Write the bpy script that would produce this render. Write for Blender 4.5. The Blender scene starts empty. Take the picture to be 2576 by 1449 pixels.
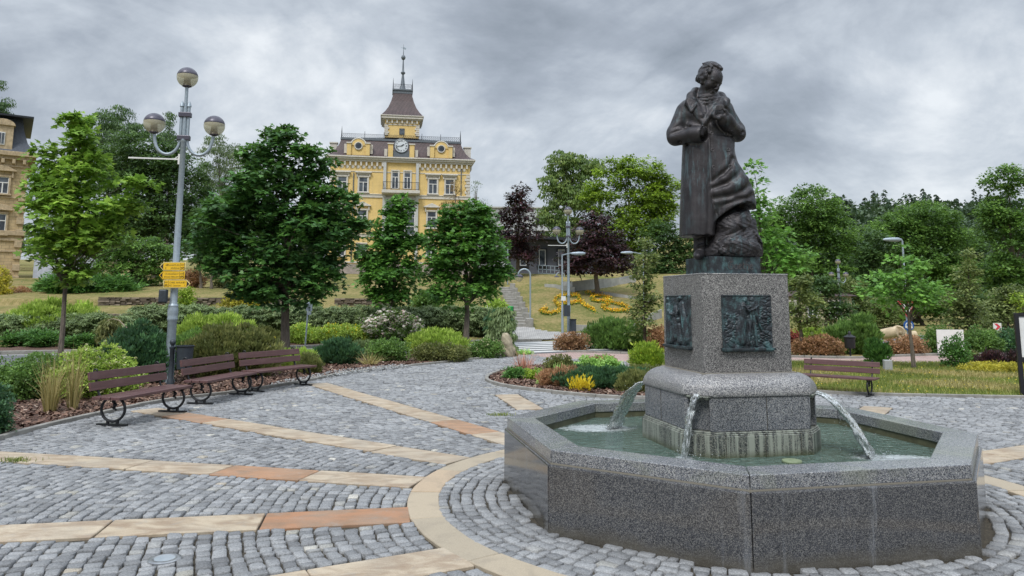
import bpy, math, random
import numpy as np
from mathutils import Vector, Matrix
R=math.radians
sc=bpy.context.scene
rng=np.random.default_rng(7); random.seed(7)
# ---------------------------------------------------------------- camera
CAMH=1.7; PITCH=.1316; ROLL=.0033
FPX=2985.38/4096*2576; CX=1288.0; CY=817.457/4096*2576     # focal length and principal point, photo measured in 2576 px width
cam=bpy.data.objects.new('camera',bpy.data.cameras.new('camera')); sc.collection.objects.link(cam)
cam.data.sensor_width=36; cam.data.lens=FPX/2576*36
cam.data.shift_y=-(724.5-CY)/2576
cam.data.clip_end=3000; cam.data.clip_start=.05
cam.matrix_world=Matrix.Translation((0,0,CAMH))@Matrix.Rotation(math.pi/2+PITCH,4,'X')@Matrix.Rotation(ROLL,4,'Z')
sc.camera=cam
# ---------------------------------------------------------------- exposure
sc.view_settings.view_transform='Standard'; sc.view_settings.look='None'
sc.view_settings.exposure=.5; sc.view_settings.gamma=1
sc.cycles.max_bounces=6; sc.cycles.diffuse_bounces=3; sc.cycles.transmission_bounces=5
sc.cycles.glossy_bounces=3; sc.cycles.transparent_max_bounces=6; sc.cycles.caustics_reflective=False; sc.cycles.caustics_refractive=False
# ---------------------------------------------------------------- sky and sun
SUN_EL=R(52); SUN_AZ=R(200)          # azimuth from +Y clockwise: behind the camera, slightly left
w=bpy.data.worlds.new('World'); sc.world=w; w.use_nodes=True
nt=w.node_tree; nt.nodes.clear()
class NT:
    "small helper to write node trees"
    def __init__(s,nt): s.t=nt
    def n(s,typ,ins={},**kw):
        o=s.t.nodes.new(typ)
        for k,v in kw.items(): setattr(o,k,v)
        for k,v in ins.items():
            if isinstance(v,bpy.types.NodeSocket): s.t.links.new(v,o.inputs[k])
            else: o.inputs[k].default_value=v
        return o
    def math(s,op,a,b=0.0,c=None,clamp=False):
        i={0:a,1:b}
        if c is not None: i[2]=c
        return s.n('ShaderNodeMath',i,operation=op,use_clamp=clamp).outputs[0]
    def vmath(s,op,a,b=(0,0,0)):
        return s.n('ShaderNodeVectorMath',{0:a,1:b},operation=op).outputs[0]
    def dot(s,a,b):
        return s.n('ShaderNodeVectorMath',{0:a,1:b},operation='DOT_PRODUCT').outputs['Value']
    def noise(s,vec,scale,detail=3,rough=.55,dist=0.0,col=False):
        o=s.n('ShaderNodeTexNoise',{'Vector':vec,'Scale':scale,'Detail':detail,'Roughness':rough,'Distortion':dist})
        return o.outputs['Color'] if col else o.outputs['Fac']
    def voro(s,vec,scale,out='Color',feature='F1',rand=1.0):
        o=s.n('ShaderNodeTexVoronoi',{'Vector':vec,'Scale':scale,'Randomness':rand},feature=feature)
        return o.outputs[out]
    def ramp(s,fac,stops,interp='LINEAR'):
        o=s.n('ShaderNodeValToRGB',{'Fac':fac}); r=o.color_ramp; r.interpolation=interp
        while len(r.elements)<len(stops): r.elements.new(.5)
        for e,(p,c) in zip(r.elements,stops):
            e.position=p
            if not hasattr(c,'__len__'): c=(c,c,c)
            e.color=(*c,1)
        return o.outputs[0]
    def mix(s,fac,a,b,mode='MIX'):
        o=s.n('ShaderNodeMix',data_type='RGBA',blend_type=mode)
        for idx,v in ((0,fac),(6,a),(7,b)):
            if isinstance(v,bpy.types.NodeSocket): s.t.links.new(v,o.inputs[idx])
            else:
                if idx>0 and not hasattr(v,'__len__'): v=(v,v,v)
                if idx>0 and len(v)==3: v=(*v,1)
                o.inputs[idx].default_value=v
        return o.outputs[2]
    def bump(s,h,strength=.5,dist=.01,normal=None):
        i={'Height':h,'Strength':strength,'Distance':dist}
        if normal is not None: i['Normal']=normal
        return s.n('ShaderNodeBump',i).outputs[0]
    def scale(s,vec,sx,sy,sz):
        return s.n('ShaderNodeMapping',{'Vector':vec,'Scale':(sx,sy,sz)}).outputs[0]
N=NT(nt)
tc=N.n('ShaderNodeTexCoord').outputs['Generated']
sky=N.n('ShaderNodeTexSky',sky_type='NISHITA',sun_disc=False,sun_elevation=SUN_EL,sun_rotation=SUN_AZ,altitude=650,air_density=1.2,dust_density=3.0,ozone_density=1.0)
sep=N.n('ShaderNodeSeparateXYZ',{0:tc})
zz=N.math('ADD',N.math('MAXIMUM',sep.outputs[2],0.0),.55)
pl=N.n('ShaderNodeCombineXYZ',{0:N.math('DIVIDE',sep.outputs[0],zz),1:N.math('DIVIDE',sep.outputs[1],zz),2:0.0}).outputs[0]
n1=N.noise(pl,2.3,8,.56,.35)
n2=N.noise(N.vmath('ADD',pl,(3.7,1.9,0)),.8,3,.5,.2)
n3=N.noise(N.scale(N.vmath('ADD',pl,(11.3,4.2,.5)),1,1.5,1),5.2,8,.6,.4)
def blob(px,py,w,amp):
    d=Vector(((px-CX)/FPX,1.0,(762-py)/FPX)).normalized()
    v=N.dot(tc,tuple(d)); c=math.cos(w)
    o=N.n('ShaderNodeMapRange',{'Value':v,'From Min':c,'From Max':1.0,'To Min':0.0,'To Max':amp},interpolation_type='SMOOTHSTEP')
    return o.outputs[0]
cl=N.math('ADD',N.math('MULTIPLY',n1,.85),N.math('MULTIPLY',n2,.40))
bil=N.math('ABSOLUTE',N.math('SUBTRACT',N.noise(N.vmath('ADD',pl,(5.2,7.7,2)),2.6,8,.6,.5),.5))
cl=N.math('ADD',cl,N.math('MULTIPLY',n3,.25))
cl=N.math('ADD',cl,N.math('SUBTRACT',N.math('MULTIPLY',bil,.55),.035))
for b in BLOBS if 'BLOBS' in globals() else [(1500,190,.20,-.10),(1250,110,.14,-.06),(200,90,.2,-.07),(2150,380,.12,-.08),(850,300,.2,.10),(1150,260,.07,.07),(1500,330,.14,.10),(2520,80,.16,-.03),(2250,300,.09,.07),(300,230,.2,.06),(2000,130,.2,-.04),(2500,350,.12,.05),(60,60,.1,.04)]:
    cl=N.math('ADD',cl,blob(*b))
cc=N.ramp(cl,[(.36,(1.5,1.75,2.1)),(.56,(2.1,2.4,2.8)),(.68,(2.9,3.25,3.75)),(.79,(4.1,4.5,5.0)),(.93,(6.2,6.5,6.8))])
# overcast skies are brightest overhead
up=N.n('ShaderNodeMapRange',{'Value':sep.outputs[2],'From Min':.42,'From Max':.9,'To Min':1.0,'To Max':3.1},interpolation_type='SMOOTHSTEP').outputs[0]
cc=N.mix(1.0,cc,N.n('ShaderNodeCombineXYZ',{0:up,1:up,2:up}).outputs[0],'MULTIPLY')
skc=N.mix(.93,sky.outputs[0],cc)
bg=N.n('ShaderNodeBackground',{'Color':skc,'Strength':.1})
N.n('ShaderNodeOutputWorld',{'Surface':bg.outputs[0]})
sd=bpy.data.lights.new('sun','SUN'); sd.energy=1.5; sd.angle=R(14); sd.color=(1,.97,.92)
so=bpy.data.objects.new('sun',sd); sc.collection.objects.link(so)
sv=Vector((math.sin(SUN_AZ)*math.cos(SUN_EL),math.cos(SUN_AZ)*math.cos(SUN_EL),math.sin(SUN_EL)))
so.rotation_euler=sv.to_track_quat('Z','Y').to_euler(); so.location=(0,0,60)
# ---------------------------------------------------------------- geometry of the view: pixel -> point in the place
cp_,sp_=math.cos(PITCH),math.sin(PITCH); cr_,sr_=math.cos(ROLL),math.sin(ROLL)
def ray(px,py):
    X=px-CX;Y=py-CY; X,Y=X*cr_+Y*sr_,-X*sr_+Y*cr_
    u=-Y/FPX
    return np.array([X/FPX,cp_-u*sp_,sp_+u*cp_])
def G(px,py,z=0.0):
    r=ray(px,py); t=(z-CAMH)/r[2]; return np.array([r[0]*t,r[1]*t,z])
def D(px,py,d):
    r=ray(px,py); t=d/r[1]; return np.array([r[0]*t,d,CAMH+r[2]*t])
def interp(x,pts):
    a=np.array(pts,float); return np.interp(x,a[:,0],a[:,1])
ZL=[(0,-.06),(25.5,-.06),(27,.08),(30.6,.3),(30.9,.35),(31.1,1.14),(37.4,1.52),(37.6,1.83),(56,3.4),(85,5.0),(120,6.5),(400,24)]
ZC=[(0,-.06),(33,-.06),(38,.22),(44,1.05),(50,2.05),(56,3.1),(62,4.1),(80,4.8),(120,6),(400,24)]
ZR=[(0,-.06),(40,-.1),(60,-.4),(110,0),(135,3),(250,27),(400,34)]
def sst(x,a,b):
    t=np.clip((x-a)/(b-a),0,1); return t*t*(3-2*t)
def LSH(x): return np.clip((x+20)*.28,0,6)
def TZ(x,y):
    x=np.asarray(x,float); y=np.asarray(y,float)
    a=interp(y-LSH(x),ZL); b=interp(y,ZC); c=interp(y,ZR)
    w1=sst(x,-2.4,.2); w2=sst(x,12+.12*(y-30),19+.2*(y-30))
    z=a*(1-w1)+b*w1; z=z*(1-w2)+c*w2
    return z+ (np.sin(x*.9+y*.31)+np.sin(x*.37-y*.63))*.03*np.clip((y-34)/10,0,1)
def HIT(px,py):
    "where the line of sight meets the ground"
    r=ray(px,py); t=3.0
    while t<600:
        p=r*t
        if CAMH+p[2]<=max(TZ(p[0],p[1]),0 if p[1]<23 else -9): break
        t+=.05 if t<60 else .5
    return np.array([p[0],p[1],CAMH+p[2]])
def mpp(d): return d/FPX
# ---------------------------------------------------------------- object helpers
COL=sc.collection
def tag(o,label=None,cat=None,group=None,kind=None):
    if label: o['label']=label
    if cat: o['category']=cat
    if group: o['group']=group
    if kind: o['kind']=kind
    return o
def thing(name,label,cat,loc=(0,0,0),rz=0,group=None):
    o=bpy.data.objects.new(name,None); COL.objects.link(o); o.empty_display_size=.1
    o.location=loc; o.rotation_euler=(0,0,rz); tag(o,label,cat,group); return o
def attach(o,root):
    "parent an object built in world coordinates"
    M=Matrix.Translation(root.location)@root.rotation_euler.to_matrix().to_4x4()
    o.parent=root; o.matrix_parent_inverse=M.inverted(); return o
def copy_tree(o,parent=None):
    c=o.copy(); COL.objects.link(c)
    if parent: c.parent=parent
    for ch in [q for q in bpy.data.objects if q.parent==o]: copy_tree(ch,c)
    return c
def mesh_np(name,V,F,k,mat,rnd=None,smooth=False):
    "uniform polygons: V (n,3), F (m,k)"
    me=bpy.data.meshes.new(name); V=np.ascontiguousarray(V,np.float32); F=np.ascontiguousarray(F,np.int32)
    me.vertices.add(len(V)); me.vertices.foreach_set('co',V.ravel())
    m=len(F); me.loops.add(m*k); me.loops.foreach_set('vertex_index',F.ravel())
    me.polygons.add(m); me.polygons.foreach_set('loop_start',np.arange(0,m*k,k,dtype=np.int32))
    me.polygons.foreach_set('loop_total',np.full(m,k,np.int32))
    if smooth: me.polygons.foreach_set('use_smooth',np.ones(m,bool))
    me.update(calc_edges=True)
    if rnd is not None:
        a=me.attributes.new('rnd','FLOAT','FACE'); a.data.foreach_set('value',np.ascontiguousarray(rnd,np.float32))
    if mat: me.materials.append(mat)
    o=bpy.data.objects.new(name,me); COL.objects.link(o); return o
class MB:
    def __init__(s): s.v=[];s.f=[];s.r=[]
    def add(s,vs,fs,r=None):
        n=len(s.v); s.v+= [tuple(map(float,v)) for v in vs]
        for i,f in enumerate(fs): s.f.append(tuple(n+j for j in f)); s.r.append(random.random() if r is None else r)
        return s
    def box(s,c,d,rz=0,tilt=None,r=None):
        x,y,z=[q/2 for q in d]; vs=[(a*x,b*y,e*z) for a in(-1,1) for b in(-1,1) for e in(-1,1)]
        M=Matrix.Rotation(rz,3,'Z')
        if tilt: M=M@Matrix.Rotation(tilt[0],3,'X')@Matrix.Rotation(tilt[1],3,'Y')
        vs=[tuple(M@Vector(v)+Vector(c)) for v in vs]
        return s.add(vs,[(0,1,3,2),(4,6,7,5),(0,4,5,1),(2,3,7,6),(0,2,6,4),(1,5,7,3)],r if r is not None else random.random())
    def bar(s,a,b,w,h=None,r=None):
        "box bar from a to b"
        a=Vector(a);b=Vector(b);d=(b-a); L=d.length; h=h or w
        q=d.to_track_quat('X','Z').to_matrix()
        vs=[]
        for t in(0,L):
            for y in(-w/2,w/2):
                for z in(-h/2,h/2): vs.append(tuple(q@Vector((t,y,z))+a))
        return s.add(vs,[(0,1,3,2),(4,6,7,5),(0,4,5,1),(2,3,7,6),(0,2,6,4),(1,5,7,3)],r)
    def tube(s,pts,rad,n=10,cap=True,r=None,sq=1.0):
        pts=[Vector(p) for p in pts]; m=len(pts)
        if not hasattr(rad,'__len__'): rad=[rad]*m
        base=len(s.v); up=None; rr=random.random() if r is None else r
        for i,p in enumerate(pts):
            t=(pts[min(i+1,m-1)]-pts[max(i-1,0)]).normalized()
            if up is None:
                up=Vector((0,0,1)) if abs(t.z)<.9 else Vector((1,0,0))
            a=t.cross(up).normalized(); b=a.cross(t).normalized(); up=b
            for k in range(n):
                th=2*math.pi*k/n
                s.v.append(tuple(p+(a*math.cos(th)+b*math.sin(th)*sq)*rad[i]))
        for i in range(m-1):
            for k in range(n):
                k2=(k+1)%n
                s.f.append((base+i*n+k,base+i*n+k2,base+(i+1)*n+k2,base+(i+1)*n+k)); s.r.append(rr)
        if cap:
            s.f.append(tuple(base+k for k in reversed(range(n)))); s.r.append(rr)
            s.f.append(tuple(base+(m-1)*n+k for k in range(n))); s.r.append(rr)
        return s
    def lathe(s,prof,c=(0,0,0),n=20,r=None,ax=None):
        base=len(s.v); rr=random.random() if r is None else r; m=len(prof)
        for (rad,z) in prof:
            for k in range(n):
                th=2*math.pi*k/n; v=Vector((rad*math.cos(th),rad*math.sin(th),z))
                if ax is not None: v=ax@v
                s.v.append(tuple(v+Vector(c)))
        for i in range(m-1):
            for k in range(n):
                k2=(k+1)%n; s.f.append((base+i*n+k,base+i*n+k2,base+(i+1)*n+k2,base+(i+1)*n+k)); s.r.append(rr)
        s.f.append(tuple(base+k for k in reversed(range(n)))); s.r.append(rr)
        s.f.append(tuple(base+(m-1)*n+k for k in range(n))); s.r.append(rr)
        return s
    def prism(s,poly,z0,z1,r=None,top=None):
        "polygon list of (x,y) extruded; top = optional other polygon for the upper end"
        n=len(poly); top=top or poly; ar=sum(poly[i][0]*poly[(i+1)%n][1]-poly[(i+1)%n][0]*poly[i][1] for i in range(n))
        if ar<0: poly=poly[::-1]; top=top[::-1]
        vs=[(x,y,z0) for x,y in poly]+[(x,y,z1) for x,y in top]
        fs=[tuple(reversed(range(n))),tuple(range(n,2*n))]+[(i,(i+1)%n,n+(i+1)%n,n+i) for i in range(n)]
        return s.add(vs,fs,random.random() if r is None else r)
    def xf(s,M):
        "transform everything so far"
        s.v=[tuple(M@Vector(v)) for v in s.v]; return s
    def plate(s,poly,M,thick,r=None):
        "flat outline (x,y) of some thickness placed with matrix M (outline in the local XY plane, extruded along +Z)"
        t=MB(); t.prism(poly,0,thick,r); t.xf(M)
        n=len(s.v); s.v+=t.v; s.f+=[tuple(n+j for j in f) for f in t.f]; s.r+=t.r; return s
    def build(s,name,mat,parent=None,smooth=False,bevel=0,world=False,seg=2):
        me=bpy.data.meshes.new(name); me.from_pydata(s.v,[],s.f); me.update()
        a=me.attributes.new('rnd','FLOAT','FACE'); a.data.foreach_set('value',np.array(s.r,np.float32))
        if mat: me.materials.append(mat)
        if smooth:
            me.polygons.foreach_set('use_smooth',np.ones(len(me.polygons),bool)); me.set_sharp_from_angle(angle=R(38))
        o=bpy.data.objects.new(name,me); COL.objects.link(o)
        if bevel:
            b=o.modifiers.new('bevel','BEVEL'); b.width=bevel; b.segments=seg; b.limit_method='ANGLE'; b.angle_limit=R(30)
        if parent is not None:
            if world: attach(o,parent)
            else: o.parent=parent
        return o
def struct(o,name=None): o['kind']='structure'; return o
def text_polys(txt,size,align='LEFT',extrude=0.0,bold=0.0):
    cu=bpy.data.curves.new('t','FONT'); cu.body=txt; cu.size=size; cu.align_x=align; cu.extrude=extrude; cu.offset=bold; cu.resolution_u=3
    ob=bpy.data.objects.new('t',cu); COL.objects.link(ob)
    bpy.context.view_layer.update()
    me=bpy.data.meshes.new_from_object(ob.evaluated_get(bpy.context.evaluated_depsgraph_get()))
    V=[tuple(v.co) for v in me.vertices]; F=[tuple(p.vertices) for p in me.polygons]
    bpy.data.objects.remove(ob); bpy.data.meshes.remove(me); bpy.data.curves.remove(cu)
    return V,F
def add_text(mb,txt,size,M,align='LEFT',bold=0.0):
    V,F=text_polys(txt,size,align,0,bold)
    mb.add([tuple(M@Vector(v)) for v in V],F)
# ---------------------------------------------------------------- materials
MT={}
def mat(name,fn):
    m=bpy.data.materials.new(name); m.use_nodes=True; m.node_tree.nodes.clear(); T=NT(m.node_tree)
    obj=T.n('ShaderNodeTexCoord').outputs['Object']
    out=fn(T,obj); T.n('ShaderNodeOutputMaterial',{'Surface':out}); MT[name]=m; return m
def pb(T,col,rough=.6,normal=None,metal=0.0,spec=.5,**kw):
    i={'Base Color':col if isinstance(col,bpy.types.NodeSocket) or len(col)==4 else (*col,1),'Roughness':rough,'Metallic':metal,'Specular IOR Level':spec}
    if normal is not None: i['Normal']=normal
    i.update(kw); return T.n('ShaderNodeBsdfPrincipled',i).outputs[0]
def rndattr(T): return T.n('ShaderNodeAttribute',attribute_name='rnd').outputs['Fac']
def simple(name,col,rough=.6,var=.15,scale=6,metal=0,bumps=.2,bdist=.004,spec=.5,streak=0):
    def f(T,o):
        n=T.noise(o,scale,5,.6); c=T.mix(1.0,col,T.ramp(n,[(.3,1-var),(.7,1+var)]),'MULTIPLY')
        if streak:
            s=T.noise(T.scale(o,9,9,.8),1.5,4,.6); c=T.mix(T.ramp(s,[(.5,0),(.75,streak)]),c,tuple(q*.45 for q in col))
        return pb(T,c,rough,T.bump(T.noise(o,scale*6,4,.6),bumps,bdist),metal,spec)
    return mat(name,f)
def geo_pos(T): return T.n('ShaderNodeNewGeometry').outputs['Position']
def granite(name,dark,mid,light,rough,sc=1.0,stain=0.0,lime=0.0,runs=0.0):
    def f(T,o):
        p=geo_pos(T)
        v=T.n('ShaderNodeSeparateColor',{0:T.voro(p,150*sc)}).outputs[0]
        n=T.noise(p,110*sc,3,.7); m=T.math('ADD',T.math('MULTIPLY',v,.6),T.math('MULTIPLY',n,.5))
        c=T.ramp(m,[(.30,dark),(.47,mid),(.62,mid),(.74,light)])
        big=T.noise(p,1.3,4,.6); c=T.mix(1.0,c,T.ramp(big,[(.3,.8),(.7,1.15)]),'MULTIPLY')
        if runs>.5:
            zz_=T.n('ShaderNodeSeparateXYZ',{0:p}).outputs[2]; dg=T.n('ShaderNodeMapRange',{'Value':T.math('ADD',zz_,T.math('MULTIPLY',T.noise(p,5,5),-.16)),'From Min':-.06,'From Max':.03,'To Min':.7,'To Max':0.0}).outputs[0]; c=T.mix(dg,c,(.10,.09,.07))
        ro=rough
        if runs:
            s=T.math('MULTIPLY',T.ramp(T.noise(T.scale(p,7,7,.55),1.0,6,.7),[(.56,0),(.72,runs)]),T.ramp(T.noise(p,.9,3,.5),[(.42,.15),(.6,1)])); c=T.mix(s,c,(.33,.35,.38)); ro=T.ramp(s,[(0,rough),(1,.5)])
        if stain:
            s=T.ramp(T.noise(T.vmath('ADD',p,(3,1,0)),1.6,5,.6,.5),[(.50,0),(.66,stain)])
            c=T.mix(s,c,(.24,.26,.185)); ro=T.ramp(s,[(0,rough),(1,min(1,rough+.2))])
        if lime:
            s=T.noise(T.scale(p,26,26,1.3),1.0,5,.65); s=T.ramp(s,[(.44,0),(.56,lime)])
            c=T.mix(s,c,(.30,.32,.27))
            sx=T.n('ShaderNodeSeparateXYZ',{0:p}).outputs[2]
            alg=T.n('ShaderNodeMapRange',{'Value':T.math('ADD',sx,T.math('MULTIPLY',T.noise(p,6,3),.06)),'From Min':.46,'From Max':.53,'To Min':.85,'To Max':0.0}).outputs[0]
            c=T.mix(alg,c,(.06,.07,.025))
        return pb(T,c,ro,T.bump(m,.12 if rough>.16 else .03,.002),0,.5)
    return mat(name,f)
granite('granite_polished',(.018,.019,.022),(.062,.064,.072),(.175,.172,.165),.09,1.5,runs=.55)
simple('basin_lining',(.10,.10,.055),.6,.3,9,streak=.3)
granite('granite_coping',(.03,.032,.038),(.15,.16,.18),(.36,.36,.355),.17,1.35,stain=.5)
granite('granite_die',(.022,.022,.026),(.13,.125,.125),(.36,.352,.338),.5,1.35,runs=.3)
granite('granite_block',(.03,.033,.04),(.15,.16,.18),(.32,.32,.32),.2,1.25,runs=.5)
granite('granite_cushion',(.035,.036,.042),(.2,.2,.21),(.44,.43,.41),.4,1.3,runs=.3)
granite('granite_plinth',(.02,.022,.022),(.09,.10,.095),(.26,.26,.22),.4,1.0,lime=.95)
def _joint(T,o): return pb(T,(.23,.21,.17),.8)
mat('mortar',_joint)
def _bronze(T,o):
    p=geo_pos(T)
    c=T.ramp(T.noise(p,7,6,.6,.3),[(.3,(.020,.018,.020)),(.6,(.046,.042,.046)),(.8,(.085,.080,.085))])
    pt=T.n('ShaderNodeNewGeometry').outputs['Pointiness']; c=T.mix(T.ramp(pt,[(.50,0),(.56,.6)]),c,(.14,.13,.135)); c=T.mix(T.ramp(pt,[(.40,.8),(.49,0)]),c,(.008,.008,.009))  # edges worn paler; crease shade painted into the colour to strengthen definition
    st=T.noise(T.scale(p,16,16,3.0),1.3,6,.68); big=T.noise(p,3.2,3,.5)
    s=T.math('MULTIPLY',T.ramp(st,[(.50,0),(.62,1)]),T.ramp(big,[(.45,.05),(.62,.65)]))
    c=T.mix(s,c,(.085,.135,.15))
    ro=T.ramp(T.noise(p,20,4),[(.3,.34),(.7,.54)])
    return pb(T,c,ro,T.bump(T.noise(p,90,5,.7),.6,.006),.5,.5)
mat('bronze',_bronze)
def _patina(T,o):
    p=geo_pos(T)
    c=T.ramp(T.noise(p,18,6,.65,.4),[(.3,(.014,.015,.019)),(.52,(.036,.043,.05)),(.72,(.07,.105,.12))])
    st=T.noise(T.scale(p,9,9,5),1.6,6,.7); c=T.mix(T.ramp(st,[(.5,0),(.66,.75)]),c,(.10,.20,.21))
    return pb(T,c,.5,T.bump(T.noise(p,70,5,.65),.3,.004),.3,.5)
mat('bronze_patina',_patina)
def _cob(T,o):
    p=geo_pos(T); r=rndattr(T)
    c=T.ramp(r,[(0,(.165,.168,.173)),(.35,(.255,.26,.266)),(.8,(.34,.345,.35)),(.93,(.36,.345,.30)),(.985,(.47,.40,.31)),(1,(.52,.50,.45))])
    sp=T.noise(p,85,4,.8); c=T.mix(1.0,c,T.ramp(sp,[(.32,.5),(.5,1.0),(.68,1.5)]),'MULTIPLY')
    d=T.noise(p,.9,5,.6); c=T.mix(1.0,c,T.ramp(d,[(.3,.82),(.7,1.12)]),'MULTIPLY')
    g=T.noise(p,3.1,5,.7); c=T.mix(T.ramp(g,[(.62,0),(.8,.35)]),c,(.17,.155,.10))
    return pb(T,c,.75,T.bump(T.noise(p,60,6,.75),.9,.008),0,.3)
mat('cobble',_cob)
def _soil(T,o):
    p=geo_pos(T); c=T.ramp(T.noise(p,60,5,.7),[(.3,(.018,.015,.011)),(.55,(.06,.05,.035)),(.7,(.14,.12,.085))]); return pb(T,c,.95)
mat('joint_soil',_soil)
def _slab(T,o):
    p=geo_pos(T); r=rndattr(T)
    c=T.ramp(r,[(0,(.45,.37,.265)),(.3,(.50,.42,.315)),(.55,(.42,.35,.26)),(.72,(.50,.36,.22)),(.86,(.41,.245,.15)),(1,(.37,.19,.105))])
    st=T.noise(T.scale(p,1,2.2,1),3.2,6,.62,.6); c=T.mix(T.ramp(st,[(.40,0),(.56,.55),(.72,.85)]),c,(.24,.165,.11)); ed=T.noise(T.vmath('ADD',p,(1,9,0)),7,6,.75,.4); c=T.mix(T.ramp(ed,[(.54,0),(.7,.45)]),c,(.30,.29,.27))
    gr=T.noise(T.vmath('ADD',p,(7,3,0)),1.1,5,.6,.3); c=T.mix(T.ramp(gr,[(.48,0),(.7,.5)]),c,(.34,.31,.26))
    sp=T.noise(p,120,3,.7); c=T.mix(1.0,c,T.ramp(sp,[(.3,.85),(.7,1.15)]),'MULTIPLY')
    return pb(T,c,.75,T.bump(T.noise(p,28,6,.7),.45,.006),0,.3)
mat('sandstone_slab',_slab)
def _ringslab(T,o):
    p=geo_pos(T); r=rndattr(T)
    c=T.ramp(r,[(0,(.36,.31,.235)),(.5,(.43,.36,.265)),(1,(.46,.345,.235))])
    st=T.noise(p,2.6,6,.62,.6); c=T.mix(T.ramp(st,[(.5,0),(.72,.5)]),c,(.22,.19,.155))
    sp=T.noise(p,120,3,.7); c=T.mix(1.0,c,T.ramp(sp,[(.3,.85),(.7,1.15)]),'MULTIPLY')
    return pb(T,c,.75,T.bump(T.noise(p,28,6,.7),.45,.006),0,.3)
mat('sandstone_ring',_ringslab)
simple('kerb_concrete',(.27,.26,.235),.85,.25,5,bumps=.4)
simple('concrete',(.36,.36,.34),.8,.15,3,streak=.4)
simple('asphalt',(.115,.12,.13),.8,.15,12,bumps=.5)
simple('road_paint',(.68,.68,.66),.6,.12,15)
def _brickpath(T,o):
    p=geo_pos(T)
    b=T.n('ShaderNodeTexBrick',{'Vector':p,'Color1':(.42,.27,.24,1),'Color2':(.50,.36,.32,1),'Mortar':(.20,.17,.15,1),'Scale':2.5,'Mortar Size':.03,'Brick Width':.5,'Row Height':.25})
    c=T.mix(1.0,b.outputs[0],T.ramp(T.noise(p,2,5,.6),[(.3,.85),(.7,1.15)]),'MULTIPLY'); return pb(T,c,.8)
mat('pink_brick_paving',_brickpath)
def _pavers(T,o):
    p=geo_pos(T)
    b=T.n('ShaderNodeTexBrick',{'Vector':p,'Color1':(.36,.35,.34,1),'Color2':(.46,.45,.43,1),'Mortar':(.16,.15,.14,1),'Scale':2.6,'Mortar Size':.035,'Brick Width':.5,'Row Height':.4})
    c=T.mix(1.0,b.outputs[0],T.ramp(T.noise(p,2,5,.6),[(.3,.8),(.7,1.15)]),'MULTIPLY'); return pb(T,c,.8)
mat('grey_pavers',_pavers)
def _mulch(T,o):
    r=rndattr(T); c=T.ramp(r,[(0,(.05,.028,.02)),(.4,(.12,.062,.043)),(.75,(.20,.115,.08)),(.95,(.33,.23,.17)),(1,(.42,.33,.26))]); return pb(T,c,.85)
mat('bark',_mulch)
def _mulchb(T,o):
    p=geo_pos(T); c=T.ramp(T.noise(T.scale(p,1,1.7,1),35,5,.75),[(.35,(.028,.017,.013)),(.5,(.10,.055,.04)),(.68,(.22,.14,.10))]); return pb(T,c,.9,T.bump(T.noise(p,35,4,.7),.8,.02))
mat('mulch_base',_mulchb)
def _drygrass(T,o):
    p=geo_pos(T)
    a=T.noise(p,.28,6,.62,.4); b=T.noise(T.scale(p,1,.45,1),5.5,6,.72)
    c=T.ramp(T.math('ADD',T.math('MULTIPLY',a,.55),T.math('MULTIPLY',b,.5)),[(.36,(.09,.115,.03)),(.47,(.165,.165,.055)),(.56,(.26,.215,.09)),(.68,(.36,.28,.14))])
    h=T.noise(T.scale(p,1,.5,1),24,5,.75)
    return pb(T,T.mix(1.0,c,T.ramp(h,[(.3,.6),(.7,1.4)]),'MULTIPLY'),.95,T.bump(h,.8,.05),0,.1)
mat('dry_grass',_drygrass)
def _lawn(T,o):
    p=geo_pos(T)
    a=T.noise(p,.9,6,.62,.4)
    c=T.ramp(a,[(.35,(.10,.13,.025)),(.5,(.17,.18,.045)),(.65,(.27,.235,.09))]); return pb(T,c,.95,T.bump(T.noise(p,40,5,.7),.6,.03),0,.1)
mat('lawn_soil',_lawn)
def foliage(name,stops,trans=.35,rough=.5,spec=.35):
    def f(T,o):
        r=rndattr(T); c=T.ramp(r,stops)
        pz=geo_pos(T); c=T.mix(1.0,c,T.ramp(T.noise(pz,.9,3,.6),[(.3,.75),(.7,1.25)]),'MULTIPLY')
        a=pb(T,c,rough,None,0,spec); tr=T.n('ShaderNodeBsdfTranslucent',{'Color':T.mix(.5,c,(.12,.2,.02),'SCREEN')}).outputs[0]
        return T.n('ShaderNodeMixShader',{0:trans,1:a,2:tr}).outputs[0]
    return mat(name,f)
def gr(d,m,l):
    d,m,l=[tuple(q*1.9 for q in c) for c in (d,m,l)]
    return [(0,d),(.45,m),(.85,l),(1,tuple(q*1.25 for q in l))]
foliage('leaf_maple_young',gr((.05,.10,.018),(.115,.20,.03),(.22,.32,.05)))
foliage('leaf_maple_dark',gr((.015,.042,.014),(.032,.085,.022),(.07,.16,.03)),trans=.28,spec=.45)
foliage('leaf_maple_mid',gr((.022,.06,.014),(.045,.115,.022),(.09,.20,.03)),trans=.3,spec=.45)
foliage('leaf_oak_bright',gr((.05,.11,.025),(.09,.19,.04),(.16,.30,.06)))
foliage('leaf_purple',gr((.009,.005,.008),(.021,.010,.015),(.060,.019,.025)),trans=.15,spec=.5)
foliage('leaf_back',gr((.025,.055,.014),(.058,.115,.025),(.115,.20,.04)),trans=.35)
foliage('leaf_back_dark',gr((.016,.036,.013),(.035,.07,.022),(.07,.12,.034)),trans=.3)
foliage('leaf_birch',gr((.035,.055,.028),(.07,.10,.045),(.13,.17,.075)),trans=.35)
foliage('leaf_beech',gr((.045,.075,.012),(.11,.17,.02),(.21,.30,.03)))
foliage('leaf_olive',gr((.04,.055,.018),(.085,.11,.035),(.17,.20,.07)))
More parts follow.
